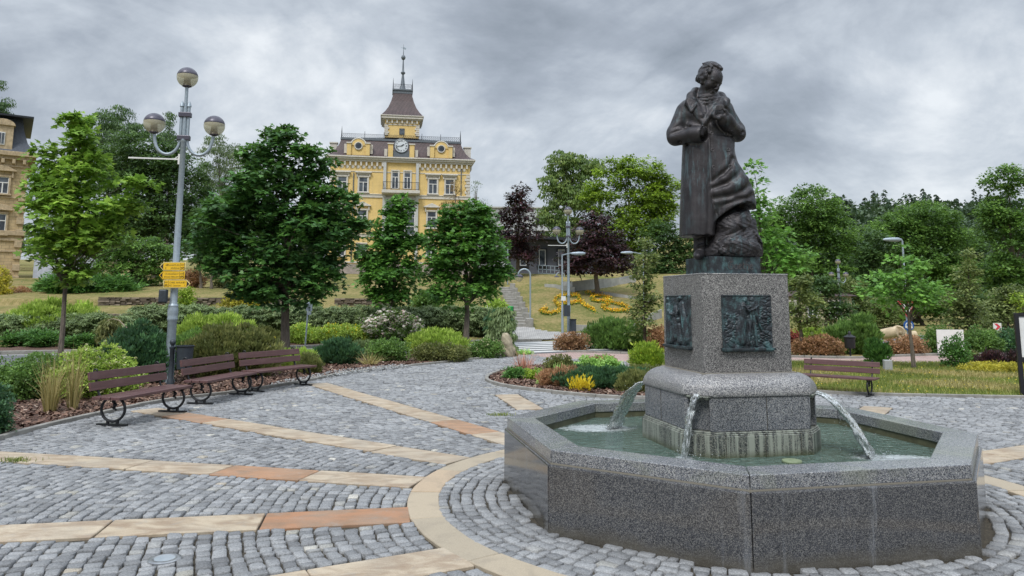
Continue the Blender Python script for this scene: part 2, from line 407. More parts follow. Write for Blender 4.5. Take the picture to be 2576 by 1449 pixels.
foliage('leaf_larch',gr((.035,.065,.02),(.075,.12,.03),(.14,.18,.045)))
foliage('leaf_brown',gr((.06,.035,.015),(.14,.085,.035),(.24,.15,.06)))
foliage('leaf_far',gr((.014,.028,.015),(.03,.052,.027),(.06,.09,.042)),trans=.15)
foliage('shrub_dark',gr((.012,.032,.018),(.028,.068,.032),(.055,.12,.045)),trans=.25)
foliage('shrub_green',gr((.03,.06,.015),(.065,.12,.03),(.12,.20,.045)),trans=.3)
foliage('shrub_light',gr((.085,.13,.022),(.185,.26,.045),(.31,.39,.085)),trans=.35)
foliage('shrub_brownish',gr((.042,.05,.018),(.085,.095,.032),(.15,.15,.05)),trans=.3)
foliage('shrub_rust',gr((.09,.05,.03),(.20,.11,.06),(.32,.19,.11)),trans=.3)
foliage('shrub_gold',gr((.11,.10,.015),(.24,.22,.03),(.40,.35,.05)),trans=.35)
foliage('shrub_hedge',gr((.05,.072,.03),(.10,.138,.058),(.16,.205,.09)),trans=.25)
foliage('shrub_juniper',gr((.020,.055,.015),(.05,.12,.028),(.10,.20,.045)),trans=.25)
foliage('shrub_yellowgreen',gr((.06,.11,.015),(.14,.21,.025),(.28,.34,.045)),trans=.35)
foliage('shrub_crimson',gr((.07,.012,.014),(.16,.03,.03),(.26,.07,.05)),trans=.25)
foliage('shrub_sedum',gr((.09,.17,.045),(.19,.32,.08),(.36,.52,.17)),trans=.3)
foliage('grass_dry',gr((.10,.085,.03),(.20,.165,.065),(.31,.27,.13)),trans=.3)
foliage('grass_green',gr((.045,.07,.013),(.095,.125,.025),(.18,.19,.06)),trans=.35)
foliage('grass_red',gr((.15,.06,.05),(.30,.13,.11),(.45,.28,.20)),trans=.3)
foliage('petal_white',[(0,(.6,.58,.5)),(.6,(.78,.76,.7)),(1,(.72,.5,.5))],trans=.3)
foliage('petal_cream',[(0,(.40,.38,.20)),(1,(.66,.62,.38))],trans=.3)
foliage('petal_yellow',[(0,(.62,.44,.02)),(1,(.80,.68,.05))],trans=.3)
foliage('petal_orange',[(0,(.66,.22,.01)),(.35,(.78,.42,.015)),(1,(.85,.66,.04))],trans=.25)
foliage('petal_pink',[(0,(.55,.12,.22)),(1,(.75,.35,.42))],trans=.3)
def _barkm(T,o):
    p=geo_pos(T); c=T.ramp(T.noise(T.scale(p,14,14,3),1.5,5,.7),[(.3,(.06,.05,.04)),(.7,(.21,.175,.14))]); return pb(T,c,.9,T.bump(T.noise(T.scale(p,30,30,6),1.5,4,.7),.6,.01))
mat('tree_bark',_barkm)
simple('galvanised',(.33,.39,.44),.45,.14,18,.35,.1,streak=.25)
simple('cast_iron',(.018,.019,.022),.45,.25,20,.3,.4)
simple('iron_blue',(.045,.055,.068),.5,.2,14,.3,.3)
def _plank(T,o):
    c=T.ramp(T.noise(T.scale(o,2,30,30),1.0,5,.7),[(.3,(.075,.033,.032)),(.7,(.145,.072,.070))])
    w=T.noise(o,3,5,.6); c=T.mix(T.ramp(w,[(.5,0),(.75,.4)]),c,(.20,.14,.13))
    return pb(T,c,.42,T.bump(T.noise(T.scale(o,3,60,60),1,4,.7),.2,.002),0,.5)
mat('bench_plank',_plank)
simple('sign_yellow',(.82,.50,.02),.4,.05,8,bumps=.02)
simple('sign_cream',(.80,.64,.25),.4,.05,8,bumps=.02)
simple('black_paint',(.012,.012,.015),.4,.1,8,bumps=.05)
simple('white_paint',(.74,.74,.72),.5,.06,6,bumps=.1)
simple('clock_white',(.66,.70,.74),.4,.04,6,bumps=.02)
simple('green_plastic',(.03,.35,.08),.5,.1)
simple('red_paint',(.60,.05,.07),.5,.08)
simple('blue_paint',(.02,.09,.30),.5,.08)
simple('dark_metal',(.03,.034,.04),.4,.2,12,.4)
simple('roof_lead',(.13,.15,.17),.5,.15,4,.2)
def _facade(T,o):
    c=T.mix(1.0,(.76,.55,.22),T.ramp(T.noise(o,1.2,5,.6),[(.3,.9),(.7,1.08)]),'MULTIPLY')
    z=T.n('ShaderNodeSeparateXYZ',{0:o}).outputs[2]
    l=T.math('FRACT',T.math('MULTIPLY',z,2.6)); c=T.mix(T.ramp(l,[(0,.45),(.06,0)]),c,(.42,.30,.12)); g_=T.noise(T.scale(o,2.5,2.5,.35),1.2,6,.65); c=T.mix(T.ramp(g_,[(.48,0),(.75,.35)]),c,(.40,.33,.2)); return pb(T,c,.85)
mat('facade_yellow',_facade)
simple('stucco_trim',(.60,.57,.51),.8,.10,3,streak=.35)
simple('stucco_grey',(.52,.53,.52),.8,.08,3,streak=.2)
def _rooft(T,o):
    v=T.scale(o,1,1,1)
    s=T.n('ShaderNodeSeparateXYZ',{0:v}); a=T.math('FRACT',T.math('MULTIPLY',T.math('ADD',s.outputs[0],T.math('ADD',s.outputs[2],s.outputs[1])),2.4)); b=T.math('FRACT',T.math('MULTIPLY',T.math('SUBTRACT',s.outputs[0],T.math('SUBTRACT',s.outputs[2],s.outputs[1])),2.4))
    l=T.math('MINIMUM',a,b); c=T.ramp(l,[(0,(.022,.016,.017)),(.12,(.062,.038,.038)),(1,(.095,.062,.062))])
    c=T.mix(1.0,c,T.ramp(T.noise(o,1.5,5,.6),[(.3,.75),(.7,1.3)]),'MULTIPLY'); return pb(T,c,.55)
mat('roof_tiles',_rooft)
simple('slate_roof',(.055,.065,.085),.5,.3,9,bumps=.3)
def _sand(T,o):
    b=T.n('ShaderNodeTexBrick',{'Vector':T.n('ShaderNodeMapping',{'Vector':o,'Rotation':(R(90),0,0)}).outputs[0],'Color1':(.56,.43,.25,1),'Color2':(.48,.36,.20,1),'Mortar':(.34,.26,.16,1),'Scale':1.2,'Mortar Size':.02,'Brick Width':.6,'Row Height':.3})
    c=T.mix(1.0,b.outputs[0],T.ramp(T.noise(o,1.5,6,.65),[(.3,.7),(.7,1.2)]),'MULTIPLY'); return pb(T,c,.9)
mat('sandstone_facade',_sand)
simple('sandstone_trim',(.46,.36,.23),.85,.3,4,streak=.5)
def _glass(T,o):
    c=T.ramp(T.noise(o,1.3,3,.6),[(.4,(.02,.026,.034)),(.65,(.10,.12,.14))]); return pb(T,c,.08,None,0,.8)
mat('window_glass',_glass)
simple('curtain',(.36,.38,.42),.8,.25,6)
def _drystone(T,o):
    r=rndattr(T); c=T.ramp(r,[(0,(.07,.055,.042)),(.5,(.15,.12,.09)),(1,(.28,.23,.18))]); return pb(T,c,.9,T.bump(T.noise(o,20,5,.7),.5,.02))
mat('dry_stone',_drystone)
simple('pale_rock',(.36,.31,.22),.9,.35,7,bumps=.8,bdist=.03)
simple('beige_clay',(.52,.42,.28),.8,.2,5)
simple('stone_grey',(.36,.37,.37),.7,.25,60,bumps=.2)
# ================================================================ SETTING
C0=np.array([1.989,7.072]); TH=.205          # fountain centre and turn
def inpoly(x,y,poly):
    x=np.asarray(x);y=np.asarray(y);c=np.zeros(x.shape,bool);n=len(poly);j=n-1
    for i in range(n):
        xi,yi=poly[i];xj,yj=poly[j]
        m=((yi>y)!=(yj>y)); c^=m&(x<(xj-xi)*(y-yi)/((yj-yi) if yj!=yi else 1e-9)+xi); j=i
    return c
def spline(pts,n=6,closed=False):
    P=[np.array(p,float) for p in pts]; out=[]; m=len(P)
    rngi=range(m if closed else m-1)
    for i in rngi:
        p0=P[(i-1)%m] if closed or i>0 else P[0]; p1=P[i]; p2=P[(i+1)%m]; p3=P[(i+2)%m] if closed or i<m-2 else P[-1]
        for k in range(n):
            t=k/n; out.append(tuple(.5*((2*p1)+(-p0+p2)*t+(2*p0-5*p1+4*p2-p3)*t*t+(-p0+3*p1-3*p2+p3)*t**3)))
    if not closed: out.append(tuple(P[-1]))
    return out
KL=spline([(-4.6,1),(-5.5,4),(-6.15,7.2),(-6.36,9.6),(-6.285,11.4),(-5.937,13.2),(-5.089,14.7),(-4.45,16.54),(-3.95,18.5),(-3.01,20.1),(-1.06,23.2),(.15,25.6),(.75,26.3)])
KR=spline([(3.43,22.4),(2.97,18.4),(3.6,16.9),(4.6,15.6),(5.7,14.95),(6.83,14.4),(9.4,14.04),(12,14.0),(18,14.6)])
ISL=spline([(-.56,17.1),(-.35,16.1),(.02,15.4),(.86,14.53),(1.62,13.95),(2.5,13.75),(3.2,14.1),(3.35,15.2),(2.7,16.8),(2.35,18.5),(2.1,20.3),(1.2,20.9),(.25,20.3),(-.37,18.6)],5,True)
PLAZA=[(p[0],p[1]) for p in KL]+[(1.0,24.2),(3.6,22.5)]+[(p[0],p[1]) for p in KR]+[(18,1)]
# ground sheet reaching the horizon
xs=np.concatenate([np.linspace(-420,-60,25),np.linspace(-58,-16,43),np.arange(-15.5,24,.5),np.linspace(25,70,46),np.linspace(74,420,40)])
ys=np.concatenate([np.linspace(-60,0,13),np.arange(1,66,.5),np.linspace(67,140,60),np.linspace(145,900,60)])
ys=np.unique(np.concatenate([ys,[30.9,31.1,37.4,37.6]]))
X,Y=np.meshgrid(xs,ys); Z=TZ(X,Y)
V=np.stack([X,Y,Z],-1).reshape(-1,3); nx=len(xs)
I=(np.arange(len(ys)-1)[:,None]*nx+np.arange(nx-1)[None]).ravel(); F=np.stack([I,I+1,I+1+nx,I+nx],-1)
g=mesh_np('ground',V,F,4,MT['dry_grass'],smooth=True); struct(g)
# soil bed below the cobbles
b=MB(); b.prism([(p[0]*1.0,p[1]) for p in PLAZA],-.055,-.022); struct(b.build('plaza_bed',MT['joint_soil']))
# ---- sandstone ring and spokes
RC=C0+np.array([-.015,-.06]); RI,RO=2.615,2.885
SP=[(-143.5,3.0,-146.2,4.5,6.2,[.35,.2,.5]),(-165.3,2.9,-167.6,5.9,8.4,[.97,.12,.3,.2]),(173.0,2.9,169.0,7.5,8.6,[.35,.9,.25,.1,.4]),
    (152.4,2.9,146.9,8.6,9.4,[.45,.35,.2,.15,.88,.3]),(128.2,3.2,124.0,10.3,11.0,[.3,.86,.5,.15,.3,.2,.1]),(110,4.0,105.9,7.6,7.6,None),
    (25.6,3.0,26.2,4.6,8.6,[.2,.1,.3,.15,.2]),(53.5,5,54.2,7.0,7.1,None),(-120,3,-121,5,5,[.2]),(-2,3,-2,5,8,[.2,.4,.1])]
spokes=[]
for (a0,r0,a1,r1,rend,cols) in SP:
    p0=C0+r0*np.array([math.cos(R(a0)),math.sin(R(a0))]); p1=C0+r1*np.array([math.cos(R(a1)),math.sin(R(a1))])
    d=(p1-p0)/np.linalg.norm(p1-p0); nrm=np.array([-d[1],d[0]])
    s0=(5.55-r0) if (cols is None and a0>60) else ((6.2-r0) if cols is None else (RO+.012-r0))
    spokes.append((p0,d,nrm,s0,rend-r0,cols))
SW=.218
def slab(mb,pts,z1=.004,r=None,jit=.006):
    pts=[(x+random.uniform(-jit,jit),y+random.uniform(-jit,jit)) for x,y in pts]; mb.prism(pts,-.04,z1+random.uniform(-.003,.003),r)
ms=MB()
for (p0,d,nn,s0,s1,cols) in spokes:
    s=s0; i=0
    while s<s1-.05:
        L=random.uniform(.95,1.25); e=min(s+L,s1)
        if s1-e<.3: e=s1
        col=(cols[i] if cols and i<len(cols) else random.choice([.05,.15,.25,.4,.5]))
        a=s+.008; b_=e-.008; q=[]
        for t,sg in ((a,-1),((a+b_)/2,-1),(b_,-1),(b_,1),((a+b_)/2,1),(a,1)): q.append(tuple(p0+d*t+nn*SW*sg))
        mid=p0+d*(a+b_)/2
        if inpoly(np.array(mid[0]),np.array(mid[1]),PLAZA) : slab(ms,q,r=col)
        s=e; i+=1
struct(ms.build('paving_spokes',MT['sandstone_slab'],bevel=.006,seg=1))
mr=MB(); a=-3.0
cuts=[]; a=0.06
while a<2*math.pi-.02: cuts.append(a); a+=random.uniform(.30,.40)
cuts.append(2*math.pi+.06)
for a0,a1 in zip(cuts[:-1],cuts[1:]):
    k=6; aa=np.linspace(a0+.003,a1-.003,k)
    pts=[tuple(RC+RO*np.array([math.cos(t),math.sin(t)])) for t in aa]+[tuple(RC+RI*np.array([math.cos(t),math.sin(t)])) for t in aa[::-1]]
    slab(mr,pts,jit=.004)
struct(mr.build('paving_ring',MT['sandstone_ring'],bevel=.006,seg=1))
# ---- cobbles laid in arcs round the fountain
def octo(rad,z=None):
    out=[]
    for i in range(8):
        t=TH+(i*math.pi/4)+(R(24) if i%2==0 else R(21)) # vertex angles measured from the local -y axis
        t=TH+ (i//2)*math.pi/2+ (R(-23.9) if i%2==0 else R(23.9))
        out.append((C0[0]+rad*math.sin(t),C0[1]-rad*math.cos(t)))
    return out
OUT8=octo(2.12)
cells=[]
def rows(r0,r1,pitch):
    r=r0
    while r<r1:
        h=pitch*random.uniform(.93,1.09); 
        a=random.uniform(0,.1); 
        while a<2*math.pi:
            L=random.choice([.09,.11,.125,.14,.16])*random.uniform(.85,1.0); da=L/(r+h/2)
            cells.append((r,r+h,a,a+da)); a+=da
        r+=h
rows(1.895,RI-.075,.103); nin=len(cells); rows(RO+.012,26,.104)
A=np.array(cells); inner=np.arange(len(A))<nin
rm=(A[:,0]+A[:,1])/2; am=(A[:,2]+A[:,3])/2; ctr=np.where(inner[:,None],RC,C0+0*RC)
# rows waver a little
def P(r,a): 
    rr=r+.018*np.sin(a*5+1)+.012*np.sin(a*17+r*3)
    rr=np.where(inner,r,rr)
    return np.stack([RC[0]+rr*np.cos(a),RC[1]+rr*np.sin(a)],-1)
mx=P(rm,am); x,y=mx[:,0],mx[:,1]
keep=inpoly(x,y,PLAZA)&~inpoly(x,y,ISL)&(y>3.2)&(np.abs(x)<.72*y+2.2)&~inpoly(x,y,OUT8)
keep&=inner|(rm>RO+.03)
# stones beside spokes are cut to the spoke edge
corn=np.stack([P(A[:,0],A[:,2]),P(A[:,1],A[:,2]),P(A[:,1],A[:,3]),P(A[:,0],A[:,3])],1)
for (p0,d,nn,s0,s1,cols) in spokes:
    rel=mx-p0; t=rel@d; u=rel@nn; on=(t>s0-.02)&(t<s1+.02)
    keep&=~(on&(np.abs(u)<SW+.022))
    cu=(corn-p0)@nn; ct=(corn-p0)@d
    near=on&(np.abs(u)<SW+.2)
    sg=np.sign(u)[:,None]; push=np.clip(SW+.008-cu*sg,0,None)*near[:,None]*sg
    # also pull the near edge to touch the slab
    corn+=push[...,None]*nn
corn=corn[keep]; inn=inner[keep]; n=len(corn)
cen=corn.mean(1,keepdims=True)
dist=np.linalg.norm(cen[:,0]-0,axis=1)
gap=.0066; sz=np.linalg.norm(corn[:,0]-corn[:,2],axis=1)[:,None,None]
corn=cen+(corn-cen)*(1-2*gap/np.maximum(sz*.7,.05))+rng.normal(0,.0065,corn.shape)
nxt=np.roll(corn,-1,1); prv=np.roll(corn,1,1)
p1=corn+(prv-corn)*.13; p2=corn+(nxt-corn)*.13
rim=np.stack([p1,p2],2).reshape(n,8,2)+rng.normal(0,.003,(n,8,2))
zt=rng.normal(.002,.003,(n,1)); tilt=rng.normal(0,.024,(n,1,2))
top=cen+(rim-cen)*rng.uniform(.86,.92,(n,1,1)); ztop=zt+((top-cen)*tilt).sum(-1)+rng.normal(0,.0012,(n,8))
low=np.concatenate([rim,np.full((n,8,1),-.026)],-1)
m1=cen+(rim-cen)*.985; mid_=np.concatenate([m1,(zt+((m1-cen)*tilt).sum(-1)-.006)[...,None]],-1)
hi=np.concatenate([top,ztop[...,None]],-1); cz=np.concatenate([cen,(zt+.0015)[...,None]],-1)
V=np.concatenate([low,mid_,hi,cz],1).reshape(-1,3); fs=[]
for k in range(8):
    k2=(k+1)%8; fs+=[(k,k2,8+k2,8+k),(8+k,8+k2,16+k2,16+k)]
for k in (0,2,4,6): fs.append((24,16+k,16+(k+1)%8,16+(k+2)%8))
fs=np.array(fs); F=(np.arange(n)[:,None,None]*25+fs[None]).reshape(-1,4)
rn=np.repeat(np.clip(rng.beta(2,2,n)*.93+ (rng.random(n)<.02)*rng.uniform(.2,.5,n),0,1),len(fs))
cob=mesh_np('plaza_cobbles',V,F,4,MT['cobble'],rn,smooth=False); struct(cob)
print('cobbles',n)
# ---- kerbs
def kerb(name,line,w=.075,h=.055,mat='kerb_concrete',seg=.98,side=1,zf=None,base=-.05):
    mb=MB(); P=[np.array(p[:2]) for p in line]; L=[0]
    for a,b in zip(P[:-1],P[1:]): L.append(L[-1]+np.linalg.norm(b-a))
    tot=L[-1]; s=0
    def at(s):
        s=min(max(s,0),tot); i=min(np.searchsorted(L,s,side='right')-1,len(P)-2); t=(s-L[i])/max(L[i+1]-L[i],1e-6); d=P[i+1]-P[i]; d=d/np.linalg.norm(d)
        return P[i]+(P[i+1]-P[i])*t,np.array([-d[1],d[0]])
    while s<tot-.05:
        e=min(s+seg,tot); ks=np.linspace(s+.004,e-.004,4); top=[];bot=[]
        for t in ks: 
            p,nr=at(t); top.append(tuple(p+nr*w*.5)); bot.append(tuple(p-nr*w*.5))
        c,_=at((s+e)/2); zb=float(zf(c[0],c[1])) if zf else 0
        mb.prism(bot+top[::-1],zb+base,zb+h+random.uniform(-.004,.004)); s=e
    return struct(mb.build(name,MT[mat],bevel=.008,seg=1))
kerb('kerb',[(p[0],p[1]) for p in KL]); kerb('kerb',KR); kerb('kerb',ISL+[ISL[0]],h=.06)
# ---- planting beds
def sheet(name,poly,z,mat,kind='structure',zf=None):
    mb=MB(); mb.prism(poly,z-.06,z); o=mb.build(name,MT[mat]); o['kind']=kind; return o
LBED=[(p[0]-.03,p[1]) for p in KL[10:]]+[(-.6,27.0),(-5,24.2),(-9.5,21.4),(-16,18.5),(-16,6)]
sheet('planting_bed',LBED,.012,'mulch_base'); sheet('planting_bed',[(p[0],p[1]) for p in ISL],.02,'mulch_base')
def scatter(poly,n,pred=None):
    P=np.array(poly); a=P.min(0); b=P.max(0); q=rng.uniform(a,b,(n*3,2)); m=inpoly(q[:,0],q[:,1],poly)
    if pred is not None: m&=pred(q[:,0],q[:,1])
    return q[m][:n]
def chips(name,poly,n,z,size=.03,mat='bark',pred=None,label=None):
    q=scatter(poly,n,pred); n=len(q); th=rng.uniform(0,6.28,n); L=rng.uniform(.5,1.5,n)*size; W=L*rng.uniform(.2,.5,n)
    tx,ty=rng.normal(0,.35,n),rng.normal(0,.35,n)
    d=np.stack([np.cos(th),np.sin(th),ty],-1)*L[:,None]; e=np.stack([-np.sin(th),np.cos(th),tx],-1)*W[:,None]
    c=np.stack([q[:,0],q[:,1],z+rng.uniform(.004,.03,n)],-1)
    V=np.stack([c-d-e,c+d-e,c+d+e,c-d+e],1).reshape(-1,3); F=np.arange(4*n).reshape(-1,4)
    o=mesh_np(name,V,F,4,MT[mat],rng.random(n)); o['kind']='stuff'; o['label']=label; return o
chips('bark_mulch',LBED,42000,.012,.032,pred=lambda x,y:(x>-10.5)&(y>7.5)&(y<22)&(np.abs(x)<.75*y+1),label='reddish brown bark mulch under the shrubs behind the benches')
chips('bark_mulch',ISL,14000,.02,.028,label='reddish brown bark mulch in the island flower bed')
chips('white_gravel',[(-4.35,16.9),(-3.7,18.5),(-2.6,20.2),(-3.1,20.9),(-4.3,19),(-5.0,16.2),(-4.9,15.3)],4000,.02,.02,'stone_grey',label='pale gravel along the kerb past the third bench')
# ---- brick path, pavements, road
def ribbon(name,left,right,mat,z=.006,thick=.03,zf=TZ):
    "strip between two lines, laid on the ground"
    n=min(len(left),len(right)); V=[];F=[]
    for i in range(n):
        for p in (left[i],right[i]): V.append((p[0],p[1],(float(zf(p[0],p[1])) if zf else 0)+z))
    for i in range(n-1): F.append((2*i,2*i+1,2*i+3,2*i+2))
    m=len(V); V+=[(x,y,zz-thick) for x,y,zz in V]
    for i in range(n-1): F+=[(2*i,2*i+2,m+2*i+2,m+2*i),(2*i+1,m+2*i+1,m+2*i+3,2*i+3)]
    mb=MB(); mb.add(V,F); return struct(mb.build(name,MT[mat]))
ribbon('brick_path',spline([(-.9,26.4),(1.3,26.9),(2.6,26.4),(4.6,25.5),(8.3,24.6),(11,24.0),(14,25.6),(20,26.4)],4),spline([(.2,25.7),(1.0,24.25),(2.2,23.3),(3.6,22.5),(8.3,22.6),(11,22.3),(14,22.3),(20,22.4)],4),'pink_brick_paving',z=.062)
kerb('kerb',[(1.9,26.6),(2.6,26.42),(4.6,25.52),(8.3,24.62),(11,24.02),(14,25.6),(20,26.4)],h=.07)
road_c=spline([(-60,6),(-30,15.5),(-14,21.6),(-6,25.2),(1,29.8),(8,33.8),(20,38),(50,44)],6)
def offset(line,o):
    P=[np.array(p[:2]) for p in line]; out=[]
    for i in range(len(P)):
        d=P[min(i+1,len(P)-1)]-P[max(i-1,0)]; d/=np.linalg.norm(d); out.append(tuple(P[i]+np.array([-d[1],d[0]])*o))
    return out
# flatten: the road surface follows the near ground level
ribbon('road',offset(road_c,3.3),offset(road_c,-3.3),'asphalt',z=.03,zf=lambda x,y:-.02+0*TZ(x,y))
kerb('kerb',offset(road_c,3.42)[8:27],w=.2,h=.13,zf=lambda x,y:0)
ribbon('road_marking',offset(road_c,3.14),offset(road_c,3.02),'road_paint',z=.036,thick=.004,zf=lambda x,y:-.02)
for k in range(6):
    o=-2.6+k*1.0
    a=offset(road_c,o+.25); b_=offset(road_c,o-.25); ribbon('crosswalk_stripe',a[22:27],b_[22:27],'road_paint',z=.037+.0004*k,thick=.004,zf=lambda x,y:-.02)
ribbon('pavement',offset(road_c,6.6)[22:34],offset(road_c,3.55)[22:34],'grey_pavers',z=.10,zf=lambda x,y:0*x)
def drape(name,poly,z,mat,step=.3):
    P=np.array(poly); a=P.min(0); b=P.max(0); xs_=np.arange(a[0],b[0]+step,step); ys_=np.arange(a[1],b[1]+step,step); nx_=len(xs_)
    X_,Y_=np.meshgrid(xs_,ys_); V_=np.stack([X_,Y_,TZ(X_,Y_)+z],-1).reshape(-1,3); I_=(np.arange(len(ys_)-1)[:,None]*nx_+np.arange(nx_-1)).ravel()
    c_=V_[I_][:,:2]+step/2; I_=I_[inpoly(c_[:,0],c_[:,1],poly)]; return struct(mesh_np(name,V_,np.stack([I_,I_+1,I_+1+nx_,I_+nx_],-1),4,MT[mat]))
# cobbled path that climbs left of the flower hill
drape('side_path',[(-1.2,33.8),(5.4,36.6),(3.4,37.4),(1.6,38.2),(.3,40.5),(-.6,43),(-1.4,43),(-1.5,38)],.05,'grey_pavers')
# mulch of the far bed across the road
fb=offset(road_c,3.6)[9:24]; drape('far_planting_bed',list(fb)+[(x-.8,y+2.6) for x,y in fb][::-1],.09,'mulch_base')
# ---- lawn on the right
LAWN=[(p[0],p[1]) for p in KR]+[(18,22.3),(14,22.3),(11,22.25),(8.3,22.5),(3.6,22.45)]
sheet('lawn',LAWN,.01,'lawn_soil')
def blades(name,pts,h,wd,mat,label,kind='stuff',lean=.35,parent=None,hz=None):
    n=len(pts); th=rng.uniform(0,6.28,n); hh=h*rng.uniform(.5,1.3,n); ln=rng.normal(0,lean,(n,2))*hh[:,None]
    w2=wd*rng.uniform(.6,1.4,n); dx=np.stack([np.cos(th)*w2,np.sin(th)*w2,0*th],-1); c=np.column_stack([pts,np.zeros(n)]) if pts.shape[1]==2 else pts
    m=c+np.column_stack([ln*.35,hh*.6]); t=c+np.column_stack([ln,hh])
    V=np.stack([c-dx,c+dx,m+dx*.7,m-dx*.7,t],1).reshape(-1,3); b=np.arange(n)[:,None]*5
    F4=(b+np.array([[0,1,2,3]])); o=None
    F=np.concatenate([b+np.array([[0,1,2]]),b+np.array([[0,2,3]]),b+np.array([[3,2,4]])])
    r=rng.random(n); o=mesh_np(name,V,F,3,MT[mat],np.tile(r,3))
    if kind: o['kind']=kind
    if label: o['label']=label
    return o
q=scatter(LAWN,60000,lambda x,y:(x<.72*y+1.5)&(x>.2*y)); patch=np.sin(q[:,0]*1.7+np.sin(q[:,1]*1.3)*1.5)+np.sin(q[:,1]*2.3+q[:,0]*.6)
g1=q[patch>-.6]; g2=q[patch<=-.2]
blades('grass',np.column_stack([g1,np.full(len(g1),.01)]),.075,.006,'grass_green','green meadow grass of the lawn on the right')
blades('grass',np.column_stack([g2,np.full(len(g2),.01)]),.095,.005,'grass_dry','dry straw coloured grass of the lawn on the right')
def petals(name,P3,size,mat,kind=None,label=None):
    n=len(P3); nr=rng.normal(0,.5,(n,3)); nr[:,2]=abs(nr[:,2])+.7; nr/=np.linalg.norm(nr,axis=1)[:,None]
    t=np.cross(nr,rng.normal(0,1,(n,3))); t/=np.linalg.norm(t,axis=1)[:,None]; b=np.cross(nr,t); s=(size*rng.uniform(.6,1.3,n))[:,None]
    V=np.stack([P3-t*s,P3-b*s,P3+t*s,P3+b*s],1).reshape(-1,3)
    o=mesh_np(name,V,np.arange(4*n).reshape(-1,4),4,MT[mat],rng.random(n))
    if kind: o['kind']=kind
    if label: o['label']=label
    return o
q=scatter(LAWN,1500,lambda x,y:(x<.72*y+1)&(x>.25*y)); petals('meadow_flowers',np.column_stack([q,rng.uniform(.05,.11,len(q))]),.012,'petal_yellow','stuff','small yellow meadow flowers scattered in the lawn')
# tufts of weeds in the paving
for (px,py,lab) in ((40,1160,'small green weed tuft beside the sandstone strip at the left'),(1258,1045,'straggly weed tuft in the cobbles next to the fountain corner')):
    p=G(px,py); n=160; q=np.column_stack([p[0]+rng.normal(0,.09,n),p[1]+rng.normal(0,.05,n),np.full(n,0.0)])
    o=blades('weed_tuft',q,.045,.004,'grass_green',lab,kind=None,lean=.8); tag(o,lab,'weed',kind='stuff')
# ================================================================ FOUNTAIN
fountain=thing('fountain','octagonal polished granite fountain basin with square granite pedestal rising from the water','fountain',(C0[0],C0[1],0),TH)
def oc(rad,i):
    t=(i//2)*math.pi/2+(R(-23.9) if i%2==0 else R(23.9)); return (rad*math.sin(t),-rad*math.cos(t))
def chsq(a,c): return [(-a,a-c),(-a,-(a-c)),(-(a-c),-a),(a-c,-a),(a,-(a-c)),(a,a-c),(a-c,a),(-(a-c),a)]
mm=MB(); mm.prism([oc(2.085,i) for i in range(8)],-.03,.02)
mm.build('basin_floor',MT['mortar'],fountain)
for i in range(8):
    j=(i+1)%8; A_,B_=np.array(oc(2.105,i)),np.array(oc(2.105,j)); a_,b_=np.array(oc(1.87,i)),np.array(oc(1.87,j)); d=(B_-A_)/np.linalg.norm(B_-A_)*.0015
    mb=MB(); mb.prism([tuple(A_+d),tuple(B_-d),tuple(b_-d),tuple(a_+d)],-.03,.492); mb.build('wall_panel',MT['granite_polished'],fountain,bevel=.012)
    A_,B_=np.array(oc(2.077,i)),np.array(oc(2.077,j)); a_,b_=np.array(oc(1.80,i)),np.array(oc(1.80,j)); 
    # the joint of each coping stone sits a hand's breadth past the corner
    d1=(B_-A_)/np.linalg.norm(B_-A_)
    mb=MB(); mb.prism([tuple(A_+d1*.003),tuple(B_-d1*.003),tuple(b_-d1*.003),tuple(a_+d1*.003)],.500,.5965); mb.build('coping_stone',MT['granite_coping'],fountain,bevel=.006)
mb=MB(); mb.prism([oc(2.055,i) for i in range(8)],.485,.502)
jm=mb.build('mortar_joint',MT['mortar'],fountain)
# open the joint slab in the middle: rebuild as a ring
me=jm.data; mb=MB()
for i in range(8):
    j=(i+1)%8; mb.prism([oc(2.076,i),oc(2.076,j),oc(1.86,j),oc(1.86,i)],.486,.5035)
bpy.data.objects.remove(jm); mb.build('mortar_joint',MT['mortar'],fountain)
mb=MB()
for i in range(8):
    x_,y_=oc(2.085,i); mb.lathe([(.0185,0),(.0185,.488)],(x_,y_,0),10)
mb=MB()
for i in range(8):
    j=(i+1)%8; mb.prism([oc(1.872,i),oc(1.872,j),oc(1.812,j),oc(1.812,i)],.02,.499)
mb.build('basin_lining',MT['basin_lining'],fountain)
# pedestal courses
mb=MB(); mb.prism(chsq(.657,.2137),.0,.615); mb.prism(chsq(.650,.21),.615,.628); mb.prism(chsq(.640,.2),.628,.6425)
mb.build('pedestal_plinth',MT['granite_plinth'],fountain,bevel=.004,seg=1)
def niche(a,c,dep):
    p=[]; base=chsq(a,c)
    for k in range(4):
        A1,B1=np.array(base[2*k+1-0 if False else (2*k+1)%8]),np.array(base[(2*k+2)%8])
        p.append(tuple(A1)); nrm=-(A1+B1)/np.linalg.norm(A1+B1)
        for t in (.16,.22,.4,.6,.78,.84):
            dd=dep if .2<t<.8 else 0.0
            p.append(tuple(A1+(B1-A1)*t+nrm*dd))
        p.append(tuple(B1))
    return p
mb=MB(); mb.prism(niche(.6248,.1844,.055),.6445,.925); mb.build('pedestal_block',MT['granite_block'],fountain,bevel=.005,seg=1)
for c_,d_ in (((.04,-.6248,.785),(.004,.006,.27)),((-.6248,.05,.785),(.006,.004,.27)),((0,-.655,.53),(.003,.008,.19)),((.33,-.655,.53),(.003,.008,.19)),((-.36,-.655,.53),(.003,.008,.19)),((0,-.64,1.0),(.001,.001,.001))):
    mb=MB(); mb.box(c_,d_); mb.build('stone_joint',MT['joint_soil'],fountain)
